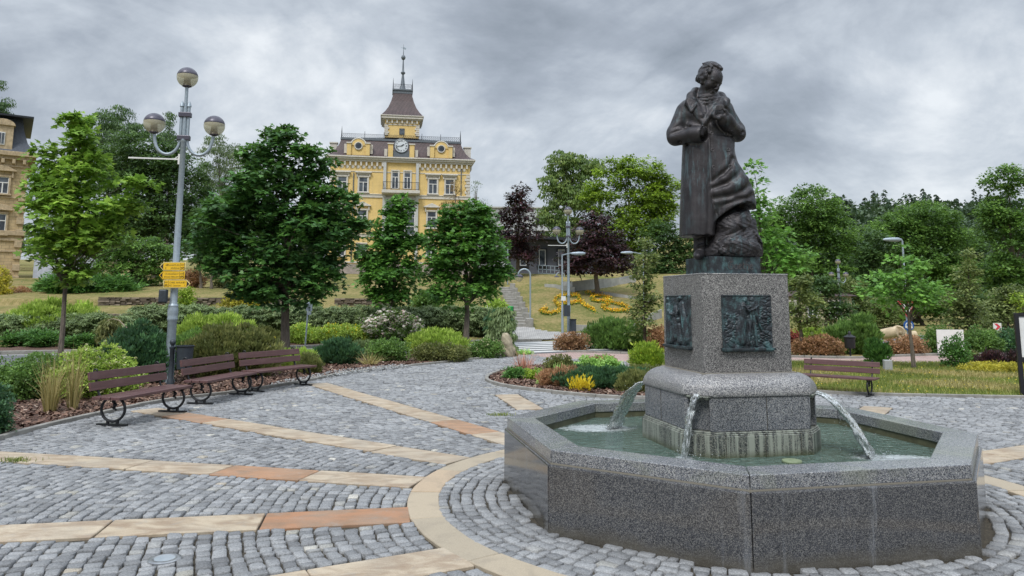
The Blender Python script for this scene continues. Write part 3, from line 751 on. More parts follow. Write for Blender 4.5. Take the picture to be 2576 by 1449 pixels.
# cushion course (quarter round)
mb=MB(); rings=[]; K=9
rings.append((.634,.19,.927))
for k in range(K+1):
    th=math.pi/2*k/K; ins=.185*(1-math.cos(th)); rings.append((.640-ins,.19-.10*(1-math.cos(th)),.940+.1635*math.sin(th)))
vs=[];fs=[]
for a,c,z in rings: vs+=[(x,y,z) for x,y in chsq(a,c)]
m=len(rings)
# order of chsq is counter-clockwise seen from below; faces made accordingly
for i in range(m-1):
    for k in range(8):
        k2=(k+1)%8; fs.append((i*8+k,i*8+k2,(i+1)*8+k2,(i+1)*8+k))
fs.append(tuple(range((m-1)*8,m*8))); fs.append(tuple(reversed(range(8))))
mb.add(vs,fs); mb.build('cushion_course',MT['granite_cushion'],fountain,smooth=True)
mb=MB(); mb.prism([(-.4215,-.4215),(.4215,-.4215),(.4215,.4215),(-.4215,.4215)],1.100,1.955,top=[(-.4195,-.4195),(.4195,-.4195),(.4195,.4195),(-.4195,.4195)])
mb.build('pedestal_die',MT['granite_die'],fountain,bevel=.004,seg=1)
mb=MB(); mb.prism([(-.421,-.421),(.421,-.421),(.421,.421),(-.421,.421)],1.9555,1.9685); mb.build('top_slab',MT['granite_cushion'],fountain,bevel=.003,seg=1)
mb=MB(); mb.prism([(-.45,-.45),(.45,-.45),(.45,.45),(-.45,.45)],1.098,1.1065); mb.build('mortar_joint',MT['mortar'],fountain)
# spouts at the four chamfered corners
for k in range(4):
    an=math.pi/2*k+math.radians(225); dx,dy=math.cos(an),math.sin(an); M=Matrix.Translation((dx*.735,dy*.735,0))@Matrix.Rotation(an,4,'Z')
    mb=MB(); half=[(-.07,-.115),(.02,-.115),(.05,-.075),(.058,0),(.05,.075),(.02,.115),(-.07,.115)]
    mb.plate(half,M@Matrix.Translation((0,0,.918)),.014); mb.plate([(x*.9-.01,y*.8) for x,y in half],M@Matrix.Translation((0,0,.900)),.018)
    mb.build('spout',MT['granite_plinth'],fountain,bevel=.004)
# strainer in the water
p=G(1992,1160,.45); mb=MB(); L=Matrix.Rotation(-TH,3,'Z')@Vector((p[0]-C0[0],p[1]-C0[1],0))
mb.lathe([(.001,.505),(.075,.503),(.078,.497),(.078,.49)],(L.x,L.y,-.045),24)
for k in range(24):
    t=k/24*6.283; mb.box((L.x+.074*math.cos(t),L.y+.074*math.sin(t),.432),(.006,.006,.03),t)
mb.build('drain_strainer',simple('strainer_metal',(.22,.27,.16),.5,.2,20),fountain)
# relief plaques
def relief(name,W,H,figs,Mx,seedv,wallf):
    nx,ny=170,165; u=np.linspace(0,1,nx); v=np.linspace(0,1,ny); U,Vv=np.meshgrid(u,v); h=np.zeros_like(U)
    r=np.random.default_rng(seedv)
    # rough masonry and foliage behind the figures
    pts=r.uniform(0,1,(170,2)); dd=np.sqrt((U[...,None]-pts[:,0])**2+((Vv[...,None]-pts[:,1])*1.5)**2); dd.sort(-1)
    cell=np.clip((dd[...,1]-dd[...,0])*25,0,1)*.008; h+=cell*wallf(U,Vv)
    for (hh,*c) in figs:
        pp=c
        for (x0,y0,r0),(x1,y1,r1) in zip(pp[:-1],pp[1:]):
            dx,dy=x1-x0,y1-y0; t=np.clip(((U-x0)*dx+(Vv-y0)*dy*(H/W)**2*1.0)/(dx*dx+dy*dy*(H/W)**2+1e-9),0,1)
            rr=r0+(r1-r0)*t; d=np.hypot(U-x0-dx*t,(Vv-y0-dy*t)*H/W)
            h=np.maximum(h,hh*np.sqrt(np.clip(1-(d/rr)**2,0,1))*(1+.12*np.sin(U*95+Vv*20))-.0005)
    h+=.0012*np.sin(U*60+3*np.sin(Vv*31))*np.sin(Vv*70+2*np.sin(U*23))
    fr=np.minimum(np.minimum(U,1-U),1-Vv); h=np.where(fr<.018,.010,h); edge=(U<=0)|(U>=1)|(Vv<=0)|(Vv>=1)
    hz=np.where(edge,-.012,h+.008)
    P3=np.stack([(U-.5)*W,(Vv-.5)*H,hz],-1).reshape(-1,3)
    Mn=np.array(Mx); P3=P3@Mn[:3,:3].T+Mn[:3,3]
    I=(np.arange(ny-1)[:,None]*nx+np.arange(nx-1)).ravel(); F=np.stack([I,I+1,I+1+nx,I+nx],-1)
    o=mesh_np(name,P3,F,4,MT['bronze_patina'],smooth=True); o.parent=fountain
    mb=MB(); mb.box((0,-H/2-.006,.022),(W*1.06,.022,.05)); mb.box((0,-H/2-.022,.016),(W*1.0,.012,.034)); mb.xf(Mx); s=mb.build('relief_ledge',MT['bronze_patina'],None,bevel=.003); s.parent=o
    return o
MF=Matrix.Translation((-.42+.84*.495,-.4235,1.546))@Matrix.Rotation(R(90),4,'X')
figs=[(.030,(.46,.90,.045),(.47,.93,.035)),(.030,(.43,.82,.06),(.40,.70,.075),(.40,.62,.07)),(.028,(.40,.58,.085),(.36,.30,.11),(.37,.16,.115)),(.036,(.42,.80,.035),(.52,.70,.03),(.64,.74,.026),(.72,.81,.022)),
 (.028,(.60,.91,.045),(.60,.93,.038)),(.027,(.60,.83,.06),(.60,.66,.065)),(.026,(.57,.60,.045),(.53,.35,.035),(.50,.08,.028)),(.026,(.63,.60,.045),(.64,.32,.035),(.66,.06,.028)),(.024,(.66,.76,.045),(.72,.50,.03),(.78,.32,.012)),(.03,(.55,.78,.03),(.46,.73,.03))]
relief('relief_plaque',.475,.465,figs,MF,3,lambda U,V:np.clip((.72-V)*8,0,1)+np.clip((U-.74)*9,0,1)*.9)
ML=Matrix.Translation((-.4235,.068,1.546))@Matrix.Rotation(R(-90),4,'Z')@Matrix.Rotation(R(90),4,'X')
figs=[(.030,(.12,.90,.05),(.13,.92,.04)),(.028,(.14,.78,.075),(.13,.55,.09),(.14,.12,.12)),(.034,(.18,.70,.03),(.30,.62,.03)),
 (.032,(.62,.92,.052),(.64,.94,.04)),(.03,(.70,.80,.08),(.78,.55,.09),(.86,.15,.10)),(.03,(.40,.62,.05),(.41,.63,.05)),(.026,(.40,.50,.07),(.42,.20,.09)),(.03,(.55,.50,.05),(.56,.52,.04)),(.026,(.55,.40,.06),(.58,.1,.08)),
 (.03,(.32,.45,.045),(.33,.46,.04)),(.026,(.30,.34,.06),(.28,.1,.07)),(.028,(.45,.75,.05),(.52,.60,.05)),(.03,(.66,.72,.03),(.54,.62,.03))]
relief('relief_plaque',.53,.465,figs,ML,5,lambda U,V:.6+0*U)
# ---- water
def _water(T,o):
    p=geo_pos(T); 
    wv=T.noise(T.scale(p,1.0,2.6,1),5.5,4,.6,1.6); w2=T.noise(T.scale(p,1,2.0,1),19,3,.6,.6)
    foam=None
    for (fx,fy,rx,ry) in FOAM:
        q=T.vmath('MULTIPLY',T.vmath('SUBTRACT',p,(fx,fy,WZ)),(1/rx,1/ry,0)); l=T.n('ShaderNodeVectorMath',{0:q},operation='LENGTH').outputs['Value']
        e=T.math('SUBTRACT',1.0,l); foam=e if foam is None else T.math('MAXIMUM',foam,e)
    rings=None
    for (fx,fy,k_) in ((l1[0],l1[1],52),(l2[0],l2[1],60),(l3[0],l3[1],48)):
        l=T.n('ShaderNodeVectorMath',{0:T.vmath('SUBTRACT',p,(fx,fy,WZ))},operation='LENGTH').outputs['Value']
        s_=T.math('SINE',T.math('ADD',T.math('MULTIPLY',l,k_),T.math('MULTIPLY',T.noise(p,4.5,3,.6,.6),17.0))); rings=s_ if rings is None else T.math('ADD',rings,s_)
    wv=T.math('ADD',wv,T.math('MULTIPLY',rings,.09))
    foam=T.math('ADD',T.math('MULTIPLY',T.math('MAXIMUM',foam,-.3),.9),T.math('MULTIPLY',T.math('SUBTRACT',T.noise(p,26,6,.75,.6),.5),1.5))
    fm=T.ramp(foam,[(.12,0),(.42,.9)])
    c=T.ramp(T.noise(p,1.8,3,.5),[(.3,(.11,.18,.15)),(.7,(.17,.25,.215))])
    c=T.mix(fm,c,(.72,.78,.79)); ro=T.mix(fm,.03,.5)
    return pb(T,c,ro,T.bump(T.math('ADD',wv,T.math('MULTIPLY',w2,.35)),1.0,.13),0,.7,**{'IOR':1.33})
WZ=.44
def near_land(px,py): 
    p=G(px,py,WZ); return p
l1=near_land(1545,1078); l2=near_land(1722,1152); l3=near_land(2195,1150)
f1=near_land(1500,1077); f3=near_land(2250,1152)
FOAM=[(f1[0],f1[1],.46,.30),(l1[0],l1[1],.22,.18),(l2[0],l2[1],.10,.10),(l3[0],l3[1],.13,.12),(f3[0],f3[1],.42,.17)]
mat('pool_water',_water)
nxw=120; xs=np.linspace(-1.87,1.87,nxw); X,Y=np.meshgrid(xs,xs)
o8=[oc(1.865,i) for i in range(8)]; V=np.stack([X,Y,0*X],-1).reshape(-1,3)
mb=MB(); mb.prism(o8,WZ-.05,WZ); wt=mb.build('pool_water',MT['pool_water']); wt.location=(C0[0],C0[1],0); wt.rotation_euler=(0,0,TH)
tag(wt,'greenish rippled water filling the octagonal granite basin','water',kind='structure')
def _jet(T,o):
    p=geo_pos(T); n=T.noise(T.scale(p,1,1,.45),42,5,.7,.8)
    g=pb(T,(.92,.97,.97),.02,T.bump(n,1.0,.02),0,.8,**{'Transmission Weight':.93,'IOR':1.2})
    f=pb(T,(.8,.85,.87),.25,T.bump(n,.8,.02))
    m=T.ramp(T.noise(T.scale(p,1.4,1.4,.28),38,6,.8,1.0),[(.51,0),(.60,.8)])
    return T.n('ShaderNodeMixShader',{0:m,1:g,2:f}).outputs[0]
mat('falling_water',_jet)
def cornerpt(k,rad=.79):
    an=math.pi/2*k+math.radians(225)+TH; return np.array([C0[0]+rad*math.cos(an),C0[1]+rad*math.sin(an)])
def jet(start,end,w0,w1,th0,th1,label,seed):
    r=np.random.default_rng(seed); n=34; m=20; V=[]; s=np.array([start[0],start[1],.938]); e=np.array([end[0],end[1],WZ-.02])
    d=e[:2]-s[:2]; L=np.linalg.norm(d); d/=L; side=np.array([-d[1],d[0],0]); H=s[2]-e[2]
    ph=r.uniform(0,6,6)
    for i in range(n+1):
        t=i/n; 
        ti=t; z=s[2]-H*(.12*ti+.88*ti*ti); p=np.array([s[0]+d[0]*L*ti,s[1]+d[1]*L*ti,z])
        tan=np.array([d[0]*L,d[1]*L,-H*(.12+1.76*ti)]); tan/=np.linalg.norm(tan); up=np.cross(side,tan)
        W=w0+(w1-w0)*t; T_=th0+(th1-th0)*t
        W*=1+.13*math.sin(9*t+ph[0])+.08*math.sin(23*t+ph[1]); 
        for k in range(m):
            a=2*math.pi*k/m; wob=1+ (.06+.26*t)*math.sin(3*a+17*t+ph[2])*.7+(.05+.2*t)*math.sin(5*a-29*t+ph[3])*.7+.16*math.sin(7*a+ph[4]+2*t)+r.normal(0,.03+.09*t)
            q=p+side*math.cos(a)*W*wob*.5+up*math.sin(a)*T_*.5*wob
            V.append(q)
    F=[]
    for i in range(n):
        for k in range(m): k2=(k+1)%m; F.append((i*m+k,i*m+k2,(i+1)*m+k2,(i+1)*m+k))
    o=mesh_np('water_jet',np.array(V),np.array(F),4,MT['falling_water'],smooth=True)
    tag(o,label,'water jet','water jets falling from the pedestal spouts'); 
    # flying drops
    md=MB(); 
    for q in range(110):
        t=r.uniform(.35,1.0); z=s[2]-H*(.12*t+.88*t*t); p=np.array([s[0]+d[0]*L*t,s[1]+d[1]*L*t,z])+r.normal(0,.04+.04*t,3)*np.array([1,1,.6]); rr=r.uniform(.002,.0055)
        if p[2]>WZ: md.lathe([(rr*.05,-rr),(rr*.85,-rr*.4),(rr*.85,rr*.4),(rr*.05,rr)],tuple(p),6)
    for q in range(120):
        a=r.uniform(0,6.28); rad=abs(r.normal(0,.09)); rr=r.uniform(.002,.006); p=(e[0]+rad*math.cos(a),e[1]+rad*math.sin(a),WZ+abs(r.normal(0,.03))); md.lathe([(rr*.05,-rr),(rr*.85,-rr*.4),(rr*.85,rr*.4),(rr*.05,rr)],p,6)
    dr=md.build('droplets',MT['falling_water'],o,smooth=True); dr['kind']='stuff'
    return o
# corners: 0 = near left, 3 -> local (-,+): far left, 1 -> near right
jet(cornerpt(3),l1,.15,.21,.022,.05,'broad water jet leaping left from the pedestal into white foam',1)
jet(cornerpt(0),l2,.08,.07,.035,.04,'narrow twisting water jet falling toward the front rim of the basin',2)
jet(cornerpt(1),l3,.13,.22,.026,.06,'long arcing water jet on the right side of the pedestal',4)
# ================================================================ STATUE (sculpted as one distance field)
import openvdb
statue=thing('statue','dark bronze man in a long overcoat looking down at a stone in his hand','statue',(C0[0],C0[1],1.9685),TH)
Y0=7.07
def SP(zx,zy,y=None):
    return D((2550+zx/1.725)*2576/4096,(220+zy/1.725)*2576/4096,Y0 if y is None else y)
class Field:
    def __init__(s,lo,hi,vox):
        s.lo=np.array(lo);s.vox=vox; s.n=np.ceil((np.array(hi)-lo)/vox).astype(int)
        ax=[s.lo[i]+np.arange(s.n[i])*vox for i in range(3)]; s.ax=[a.astype(np.float32) for a in ax]
        s.d=np.full(s.n,.5,np.float32)
    def box(s,c,r):
        c=np.array(c);sl=[];g=[]
        for i in range(3):
            a=int(max(0,np.floor((c[i]-r[i]-s.lo[i])/s.vox))); b=int(min(s.n[i],np.ceil((c[i]+r[i]-s.lo[i])/s.vox)+1)); sl.append(slice(a,max(a,b))); g.append(s.ax[i][a:max(a,b)])
        return tuple(sl),np.meshgrid(*g,indexing='ij')
    def comb(s,sl,nd,k,op='u'):
        o=s.d[sl]
        if nd.size==0: return
        if op=='u':
            h=np.clip(.5+.5*(o-nd)/k,0,1); s.d[sl]=(o+(nd-o)*h)-k*h*(1-h)
        else:
            h=np.clip(.5-.5*(o+nd)/k,0,1); s.d[sl]=o+(-nd-o)*h+k*h*(1-h)
    def cone(s,a,b,ra,rb,k=.02,op='u',fy=1.0):
        a=np.array(a,float);b=np.array(b,float); m=max(ra,rb)+k*1.5+.02; c=(a+b)/2; r=np.abs(a-b)/2+np.array([m,m*max(1,fy)+.02,m])
        sl,(X,Y,Z)=s.box(c,r)
        yc=c[1]; Ys=yc+(Y-yc)/fy; aa=a.copy();bb=b.copy(); aa[1]=yc+(a[1]-yc)/fy; bb[1]=yc+(b[1]-yc)/fy
        d=bb-aa; t=np.clip(((X-aa[0])*d[0]+(Ys-aa[1])*d[1]+(Z-aa[2])*d[2])/(d@d+1e-9),0,1)
        q=np.sqrt((X-aa[0]-d[0]*t)**2+(Ys-aa[1]-d[1]*t)**2+(Z-aa[2]-d[2]*t)**2)-(ra+(rb-ra)*t)
        s.comb(sl,q.astype(np.float32),k,op)
    def chain(s,pts,k=.02,op='u',fy=1.0):
        for (a,ra),(b,rb) in zip(pts[:-1],pts[1:]): s.cone(a,b,ra,rb,k,op,fy)
    def ell(s,c,r,k=.02,op='u',M=None):
        c=np.array(c,float); r=np.array(r,float); m=r.max()+k*1.5+.02
        sl,(X,Y,Z)=s.box(c,(m,m,m)); P_=np.stack([X-c[0],Y-c[1],Z-c[2]],-1)
        if M is not None: P_=P_@M      # columns of M = local axes
        q=np.sqrt(((P_/r)**2).sum(-1)); g=np.sqrt(((P_/(r*r))**2).sum(-1))+1e-6
        s.comb(sl,(q*(q-1)/g).astype(np.float32),k,op)
    def loft(s,rows,k=.03,extra=None,pw=2.4):
        "rows: (z, xl, xr, yc, hy), sorted by z"
        rows=sorted(rows); a=np.array(rows); z0,z1=a[0,0],a[-1,0]
        c=((a[:,1].min()+a[:,2].max())/2,a[:,3].mean(),(z0+z1)/2); r=((a[:,2].max()-a[:,1].min())/2+.06,a[:,4].max()+.12,(z1-z0)/2+.06)
        sl,(X,Y,Z)=s.box(c,r); I=lambda j:np.interp(Z,a[:,0],a[:,j])
        xl,xr,yc,hy=I(1),I(2),I(3),I(4); xc=(xl+xr)/2; hx=(xr-xl)/2
        rr=(np.abs((X-xc)/hx)**pw+np.abs((Y-yc)/hy)**pw)**(1/pw)
        q=(rr-1)*np.minimum(hx,hy); q=np.maximum(q,np.maximum(z0-Z,Z-z1))
        if extra is not None: q=extra(q,X,Y,Z)
        s.comb(sl,q.astype(np.float32),k,'u')
    def mesh(s,name,mat,parent):
        g=openvdb.FloatGrid(.5); g.copyFromArray(np.clip(s.d,-.5,.5)); g.transform=openvdb.createLinearTransform(voxelSize=1.0)
        pts,quads=g.convertToQuads(0.0); pts=pts*s.vox+s.lo
        o=mesh_np(name,pts,quads[:,::-1].astype(np.int32),4,mat,smooth=True); attach(o,parent); return o
f=Field((1.36,6.62,2.10),(2.66,7.50,4.08),.0085)
sp=SP
def row(zy,xl,xr,yc,hy): a=sp(xl,zy); b=sp(xr,zy); return (a[2],a[0],b[0],yc,hy)
ax_=lambda zx,zy:(sp(zx,zy)[0],sp(zx,zy)[2])
ox=[(sp(a,b)[2],sp(a,b)[0]) for a,b in ((452,470),(456,600),(460,760),(466,900),(480,1040),(514,1130),(522,1260))]
ox.sort(); oz=np.array([q[0] for q in ox]); oxx=np.array([q[1] for q in ox])
zl=sp(0,1255)[2]
def coat(q,X,Y,Z):
    g=np.interp(Z,oz,oxx); fr=np.clip((7.05-Y)/.06,0,1)
    q=q+.011*np.exp(-((X-g)/.006)**2)*fr - .008*np.clip((X-g)/.03,0,1)*np.exp(-((X-g)/.10)**2)*fr
    lw=np.clip((3.25-Z)/.6,0,1)
    q=q+.006*lw*np.sin(X*47+1.6*np.sin(Z*4)+Y*9)*(.6+.4*np.sin(X*13+2))+.002*lw*np.sin(X*101-Z*5)
    up=np.clip((Z-3.1)/.3,0,1)*fr
    q=q+.0045*up*np.sin(Z*55+X*38)
    return q
f.loft([row(330,335,590,7.06,.10),row(365,312,618,7.05,.135),row(430,312,625,7.04,.155),row(520,318,630,7.03,.16),row(620,308,636,7.03,.165),row(720,303,648,7.03,.17),row(820,300,640,7.03,.175),row(920,297,575,7.03,.18),row(1040,294,545,7.03,.185),row(1150,291,528,7.03,.19),row(1256,289,521,7.03,.19)],.03,coat)
# wind-blown flap over the rock
bx=[sp(a,b) for a,b in ((500,1150),(520,1140),(560,1105),(620,1065),(700,1036),(745,1046),(790,1078),(830,1100))]
def flap(q,X,Y,Z):
    zb=np.interp(X,[b[0] for b in bx],[b[2] for b in bx]); c=sp(300,900)
    ang=np.arctan2(Z-sp(0,700)[2],X-sp(760,0)[0]+.9); rad=np.hypot(X-sp(560,0)[0],(Z-sp(0,740)[2]))
    a2=np.arctan2(Z-sp(0,720)[2],X-sp(470,0)[0])
    return np.maximum(q,(zb-Z)*.8)
f.loft([row(600,470,634,7.02,.15),row(700,465,648,7.01,.165),row(760,465,668,7.0,.17),row(830,465,712,6.99,.18),row(900,465,752,6.99,.19),row(960,465,778,6.99,.19),row(1030,475,790,6.99,.19),row(1090,490,792,6.99,.18),row(1150,500,600,6.99,.16)],.045,flap)
for path,rr_,op in (([(612,745),(590,800),(540,855),(478,900)],.022,'s'),([(670,820),(630,870),(560,915),(485,940)],.016,'s'),([(735,915),(680,965),(590,1000),(490,1010)],.024,'s'),([(755,985),(720,1002),(640,1020),(520,1070)],.018,'s'),
    ([(625,775),(600,835),(540,885),(476,920)],.02,'u'),([(705,875),(650,925),(560,960),(484,975)],.026,'u'),([(735,962),(690,992),(600,1025),(500,1080)],.022,'u'),([(640,600),(600,720),(560,800)],.010,'u')):
    pts_=[]
    for (zx,zy) in path:
        p_=sp(zx,zy); i_=min(max(int((p_[0]-f.lo[0])/f.vox),0),f.n[0]-1); k_=int((p_[2]-f.lo[2])/f.vox); cm=f.d[i_,:,k_]; j_=int(np.argmax(cm<0)); yy_=f.lo[1]+j_*f.vox if cm.min()<0 else 6.9
        pts_.append(np.array([p_[0],yy_+(-.006 if op=='s' else .012),p_[2]]))
    f.chain([(q_,rr_*(.46 if op=='s' else .34)*(1-.35*k_/3)) for k_,q_ in enumerate(pts_)],.045,op)
# cloth behind the rock
f.chain([(sp(505,1120,7.08),.07),(sp(610,1060,7.09),.08),(sp(720,1040,7.08),.07)],.03)
# shoulders and sleeves
f.cone(sp(350,372,7.07),sp(590,372,7.08),.085,.085,.05,fy=1.15)
f.chain([(sp(322,392,7.05),.082),(sp(262,540,7.03),.080),(sp(262,570,7.01),.074),(sp(405,549,6.885),.074)],.03)
f.chain([(sp(385,549,6.90),.080),(sp(428,546,6.865),.082)],.012)
f.cone(sp(447,546,6.85),sp(440,546,6.855),.070,.070,.008,'s')
f.chain([(sp(428,540,6.87),.045),(sp(452,520,6.87),.036)],.01)
f.chain([(sp(600,385,7.08),.082),(sp(683,520,7.05),.076),(sp(690,545,7.0),.072),(sp(618,470,6.86),.068)],.03)
f.chain([(sp(626,478,6.865),.078),(sp(607,452,6.83),.076)],.012)
# sleeve creases
for (a,b) in (((225,505),(335,475)),((215,545),(310,515)),((630,470),(700,440)),((640,560),(735,530)),((240,450),(335,425)),((285,625),(330,520)),((345,610),(365,500)),((610,520),(700,490))):
    f.cone(sp(*a,6.95),sp(*b,6.93),.014,.010,.024,'s')
# legs and boots
f.chain([(sp(428,1235,7.0),.062),(sp(430,1330,6.99),.055),(sp(432,1372,6.98),.05)],.02)
f.chain([(sp(440,1378,7.0),.045),(sp(420,1384,6.88),.043),(sp(415,1390,6.82),.032)],.02)
f.chain([(sp(500,1235,7.12),.06),(sp(502,1385,7.12),.05)],.02)
for zy in (1280,1325): f.cone(sp(395,zy,6.93),sp(465,zy-18,6.93),.006,.005,.02)
# scarf, collar, lapels
nk=sp(490,250,7.06); f.chain([(sp(500,200,7.05),.062),(nk,.068),(sp(475,330,7.03),.085)],.03)
for zy,rr,yy in ((262,.072,7.02),(285,.078,7.0),(308,.085,6.985),(330,.09,6.975)):
    pr_=None
    for k in range(13):
        a=math.pi*k/12; c=sp(478+(zy-262)*.05,zy,yy+.01); p=c+np.array([rr*math.cos(a),-rr*.75*math.sin(a),.012*math.cos(a)-.018*math.sin(a)])
        if pr_ is not None: f.cone(pr_,p,.0135,.0135,.008)
        pr_=p
col=[(sp(372,372,6.925),.026),(sp(352,335,6.955),.034),(sp(372,285,7.03),.044),(sp(400,252,7.09),.040),(sp(450,240,7.14),.026),(sp(520,252,7.15),.026),(sp(575,285,7.08),.040),(sp(612,320,6.99),.036),(sp(606,350,6.94),.020)]
f.chain(col,.018)
f.chain([(sp(366,325,6.93),.050),(sp(415,395,6.90),.046),(sp(452,470,6.875),.018)],.012,'u',.35)
f.chain([(sp(582,330,6.93),.040),(sp(540,392,6.89),.045),(sp(468,475,6.87),.018)],.012,'u',.35)
f.chain([(sp(384,300,6.99),.03),(sp(410,350,6.93),.026),(sp(440,420,6.895),.022),(sp(458,465,6.88),.012)],.018)
f.chain([(sp(575,310,6.99),.035),(sp(545,365,6.91),.032),(sp(500,420,6.885),.026),(sp(455,478,6.87),.012)],.018)
f.chain([(sp(345,330,6.93),.018),(sp(372,392,6.885),.014),(sp(400,350,6.89),.016)],.012)
f.cone(sp(380,395,6.87),sp(450,440,6.87),.006,.006,.012,'s')
f.ell(sp(482,300,7.06),(.115,.10,.065),.03)
f.ell(sp(560,300,7.10),(.06,.07,.05),.03)
# head
fw=np.array([.44,-.74,-.60]); fw/=np.linalg.norm(fw); upv=np.array([.17,0,1.0]); rt=np.cross(fw,upv); rt/=np.linalg.norm(rt); upv=np.cross(rt,fw)
HM=np.stack([rt,fw,upv],1); hc=sp(497,176,7.00); S_=1.27
def hp(x,y,z): return hc+HM@(np.array([x,y,z])*S_)
def he(x,y,z,rx,ry,rz,k=.012,op='u'): f.ell(hp(x,y,z),np.array([rx,ry,rz])*S_,k,op,HM)
he(0,-.012,.03,.074,.092,.088,.02); he(0,.025,-.045,.058,.062,.078,.03); he(0,.066,-.108,.026,.024,.022,.02); he(0,.03,.02,.066,.068,.075,.02)
for s in(-1,1):
    he(s*.040,.055,-.028,.027,.030,.030,.02); he(s*.031,.094,.004,.020,.018,.012,.012,'s'); he(s*.031,.076,.003,.0155,.0155,.0125,.004)
    f.cone(hp(s*.012,.092,.022),hp(s*.052,.072,.018),.0085*S_,.007*S_,.008); f.cone(hp(s*.018,.090,.006),hp(s*.044,.080,.004),.0035,.003,.003)
    he(s*.076,.0,-.005,.010,.018,.030,.008); he(s*.080,.002,-.005,.007,.009,.018,.004,'s')
    f.cone(hp(s*.020,.090,-.035),hp(s*.036,.070,-.072),.004,.004,.01,'s')
    he(s*.011,.104,-.034,.010,.010,.008,.006)
f.chain([(hp(0,.090,.018),.010),(hp(0,.106,-.006),.011),(hp(0,.117,-.028),.013)],.008)
he(0,.095,-.058,.023,.008,.006,.008); he(0,.092,-.072,.020,.009,.006,.008); f.cone(hp(-.026,.100,-.065),hp(.026,.100,-.065),.0022,.0022,.003,'s'); f.cone(hp(-.012,.098,-.086),hp(.012,.098,-.086),.004,.004,.008,'s')
# hair: swept-back curls, high forehead
hr=np.random.default_rng(12)
he(0,-.030,.035,.080,.092,.092,.01)
for k in range(380):
    a=hr.uniform(0,2*math.pi); e=hr.uniform(-.9,1.45); x,y,z=math.cos(e)*math.sin(a),math.cos(e)*math.cos(a),math.sin(e)
    if y>(.30 if abs(x)<.62 else .55) and z<.80: continue
    if y>.0 and z<-.05: continue
    if z<-.75: continue
    p=(x*.083,-.018+y*.098,.035+z*.098); r=hr.uniform(.008,.0145)
    d=np.array([-x*.2+hr.normal(0,.35),-1.0*(z>.2)+hr.normal(0,.4),-.8*(z<.5)]); d/=np.linalg.norm(d)+1e-6; q=np.array(p)+d*.022
    f.cone(hp(*p),hp(*q),r*S_*.8,r*.55*S_,.006)
for k in range(40):
    s=-1 if k%2 else 1; p=(s*hr.uniform(.066,.079),hr.uniform(-.055,.028),hr.uniform(-.045,.06)); f.ell(hp(*p),np.array([.014,.018,.016])*S_,.005,'u',HM)
# hand raised in front of the chest, five fingers round the stone
he_=f.ell
pm=sp(577,430,6.80); he_(pm,(.056,.046,.036),.012)
f.chain([(sp(607,452,6.83),.045),(sp(592,438,6.81),.036)],.014)
for i,(dy,r,dx,dz) in enumerate(((-.042,.0145,0,0),(-.018,.0150,-9,-6),(.006,.0145,-12,-10),(.028,.0125,-10,-12))):
    a=sp(560,440+dz*.3,pm[1]+dy); b=sp(534+dx*.5,432+dz*.4,pm[1]+dy*1.05); c=sp(524+dx*.6,412+dz*.6,pm[1]+dy); e=sp(532+dx*.3,392+dz*.6,pm[1]+dy*.85)
    f.chain([(a,r*1.15),(b,r*1.05),(c,r),(e,r*.85)],.005)
f.chain([(sp(598,430,6.79),.022),(sp(614,406,6.775),.018),(sp(606,386,6.77),.015),(sp(594,376,6.77),.012)],.012)
# other hand entering the coat front: knuckles
for i in range(4): f.chain([(sp(432,510+i*13,6.825),.012),(sp(452,512+i*13,6.835),.011)],.006)
statue_mesh=f.mesh('figure',MT['bronze'],statue)
# stone held in the hand
mb=MB(); c=sp(570,366,6.80); mb.box((0,0,0),(.055,.05,.042),R(24),(R(8),R(-6))); mb.box((.006,.0,.024),(.03,.032,.02),R(40)); mb.xf(Matrix.Translation(c))
mb.build('held_stone',MT['bronze'],statue,bevel=.003,world=True)
# coat buttons placed on the surface
def front(zx,zy):
    p=sp(zx,zy); i=int((p[0]-f.lo[0])/f.vox); k=int((p[2]-f.lo[2])/f.vox); colm=f.d[i,:,k]; j=np.argmax(colm<0); return np.array([p[0],f.lo[1]+j*f.vox,p[2]])
for (zx,zy) in ((472,572),(572,574),(477,686),(580,686),(483,802),(590,797)):
    p=front(zx,zy); mb=MB(); A3=Matrix.Rotation(R(90),3,'X')
    mb.lathe([(.004,-.004),(.0165,-.002),(.0185,.004),(.014,.008),(.009,.006),(.001,.006)],(0,0,0),14,ax=A3); mb.xf(Matrix.Translation((p[0],p[1]-.002,p[2]))); mb.build('coat_button',MT['bronze'],statue,smooth=True,world=True)
# rock beside the legs
f2=Field((1.62,6.62,2.09),(2.62,7.55,2.86),.0095)
rk=[((700,1125),.120,7.02),((560,1180),.085,7.04),((650,1175),.145,7.0),((725,1170),.100,7.03),((640,1260),.150,6.97),((715,1270),.14,7.0),((570,1300),.11,6.98),((560,1350),.12,6.97),((650,1340),.16,6.96),((740,1335),.14,6.98),((785,1345),.08,7.02),((505,1365),.05,6.99)]
for (zx,zy),r,y in rk: f2.ell(sp(zx,zy,y),(r,r*1.1,r*.9),.06)
X,Y,Z=np.meshgrid(*f2.ax,indexing='ij'); rr=np.random.default_rng(5)
seeds=rr.uniform((1.6,6.6,2.0),(2.6,7.5,2.9),(130,3)); nrm=rr.normal(0,1,(130,3)); nrm/=np.linalg.norm(nrm,axis=1)[:,None]
m=np.abs(f2.d)<.12; P_=np.stack([X[m],Y[m],Z[m]],-1); W_=P_+.03*np.sin(P_[:,[1,2,0]]*22)
dd=((W_[:,None,:]-seeds[None])**2).sum(-1); k1=dd.argmin(1); s1=np.sqrt(dd.min(1)); dd[np.arange(len(dd)),k1]=9; s2=np.sqrt(dd.min(1))
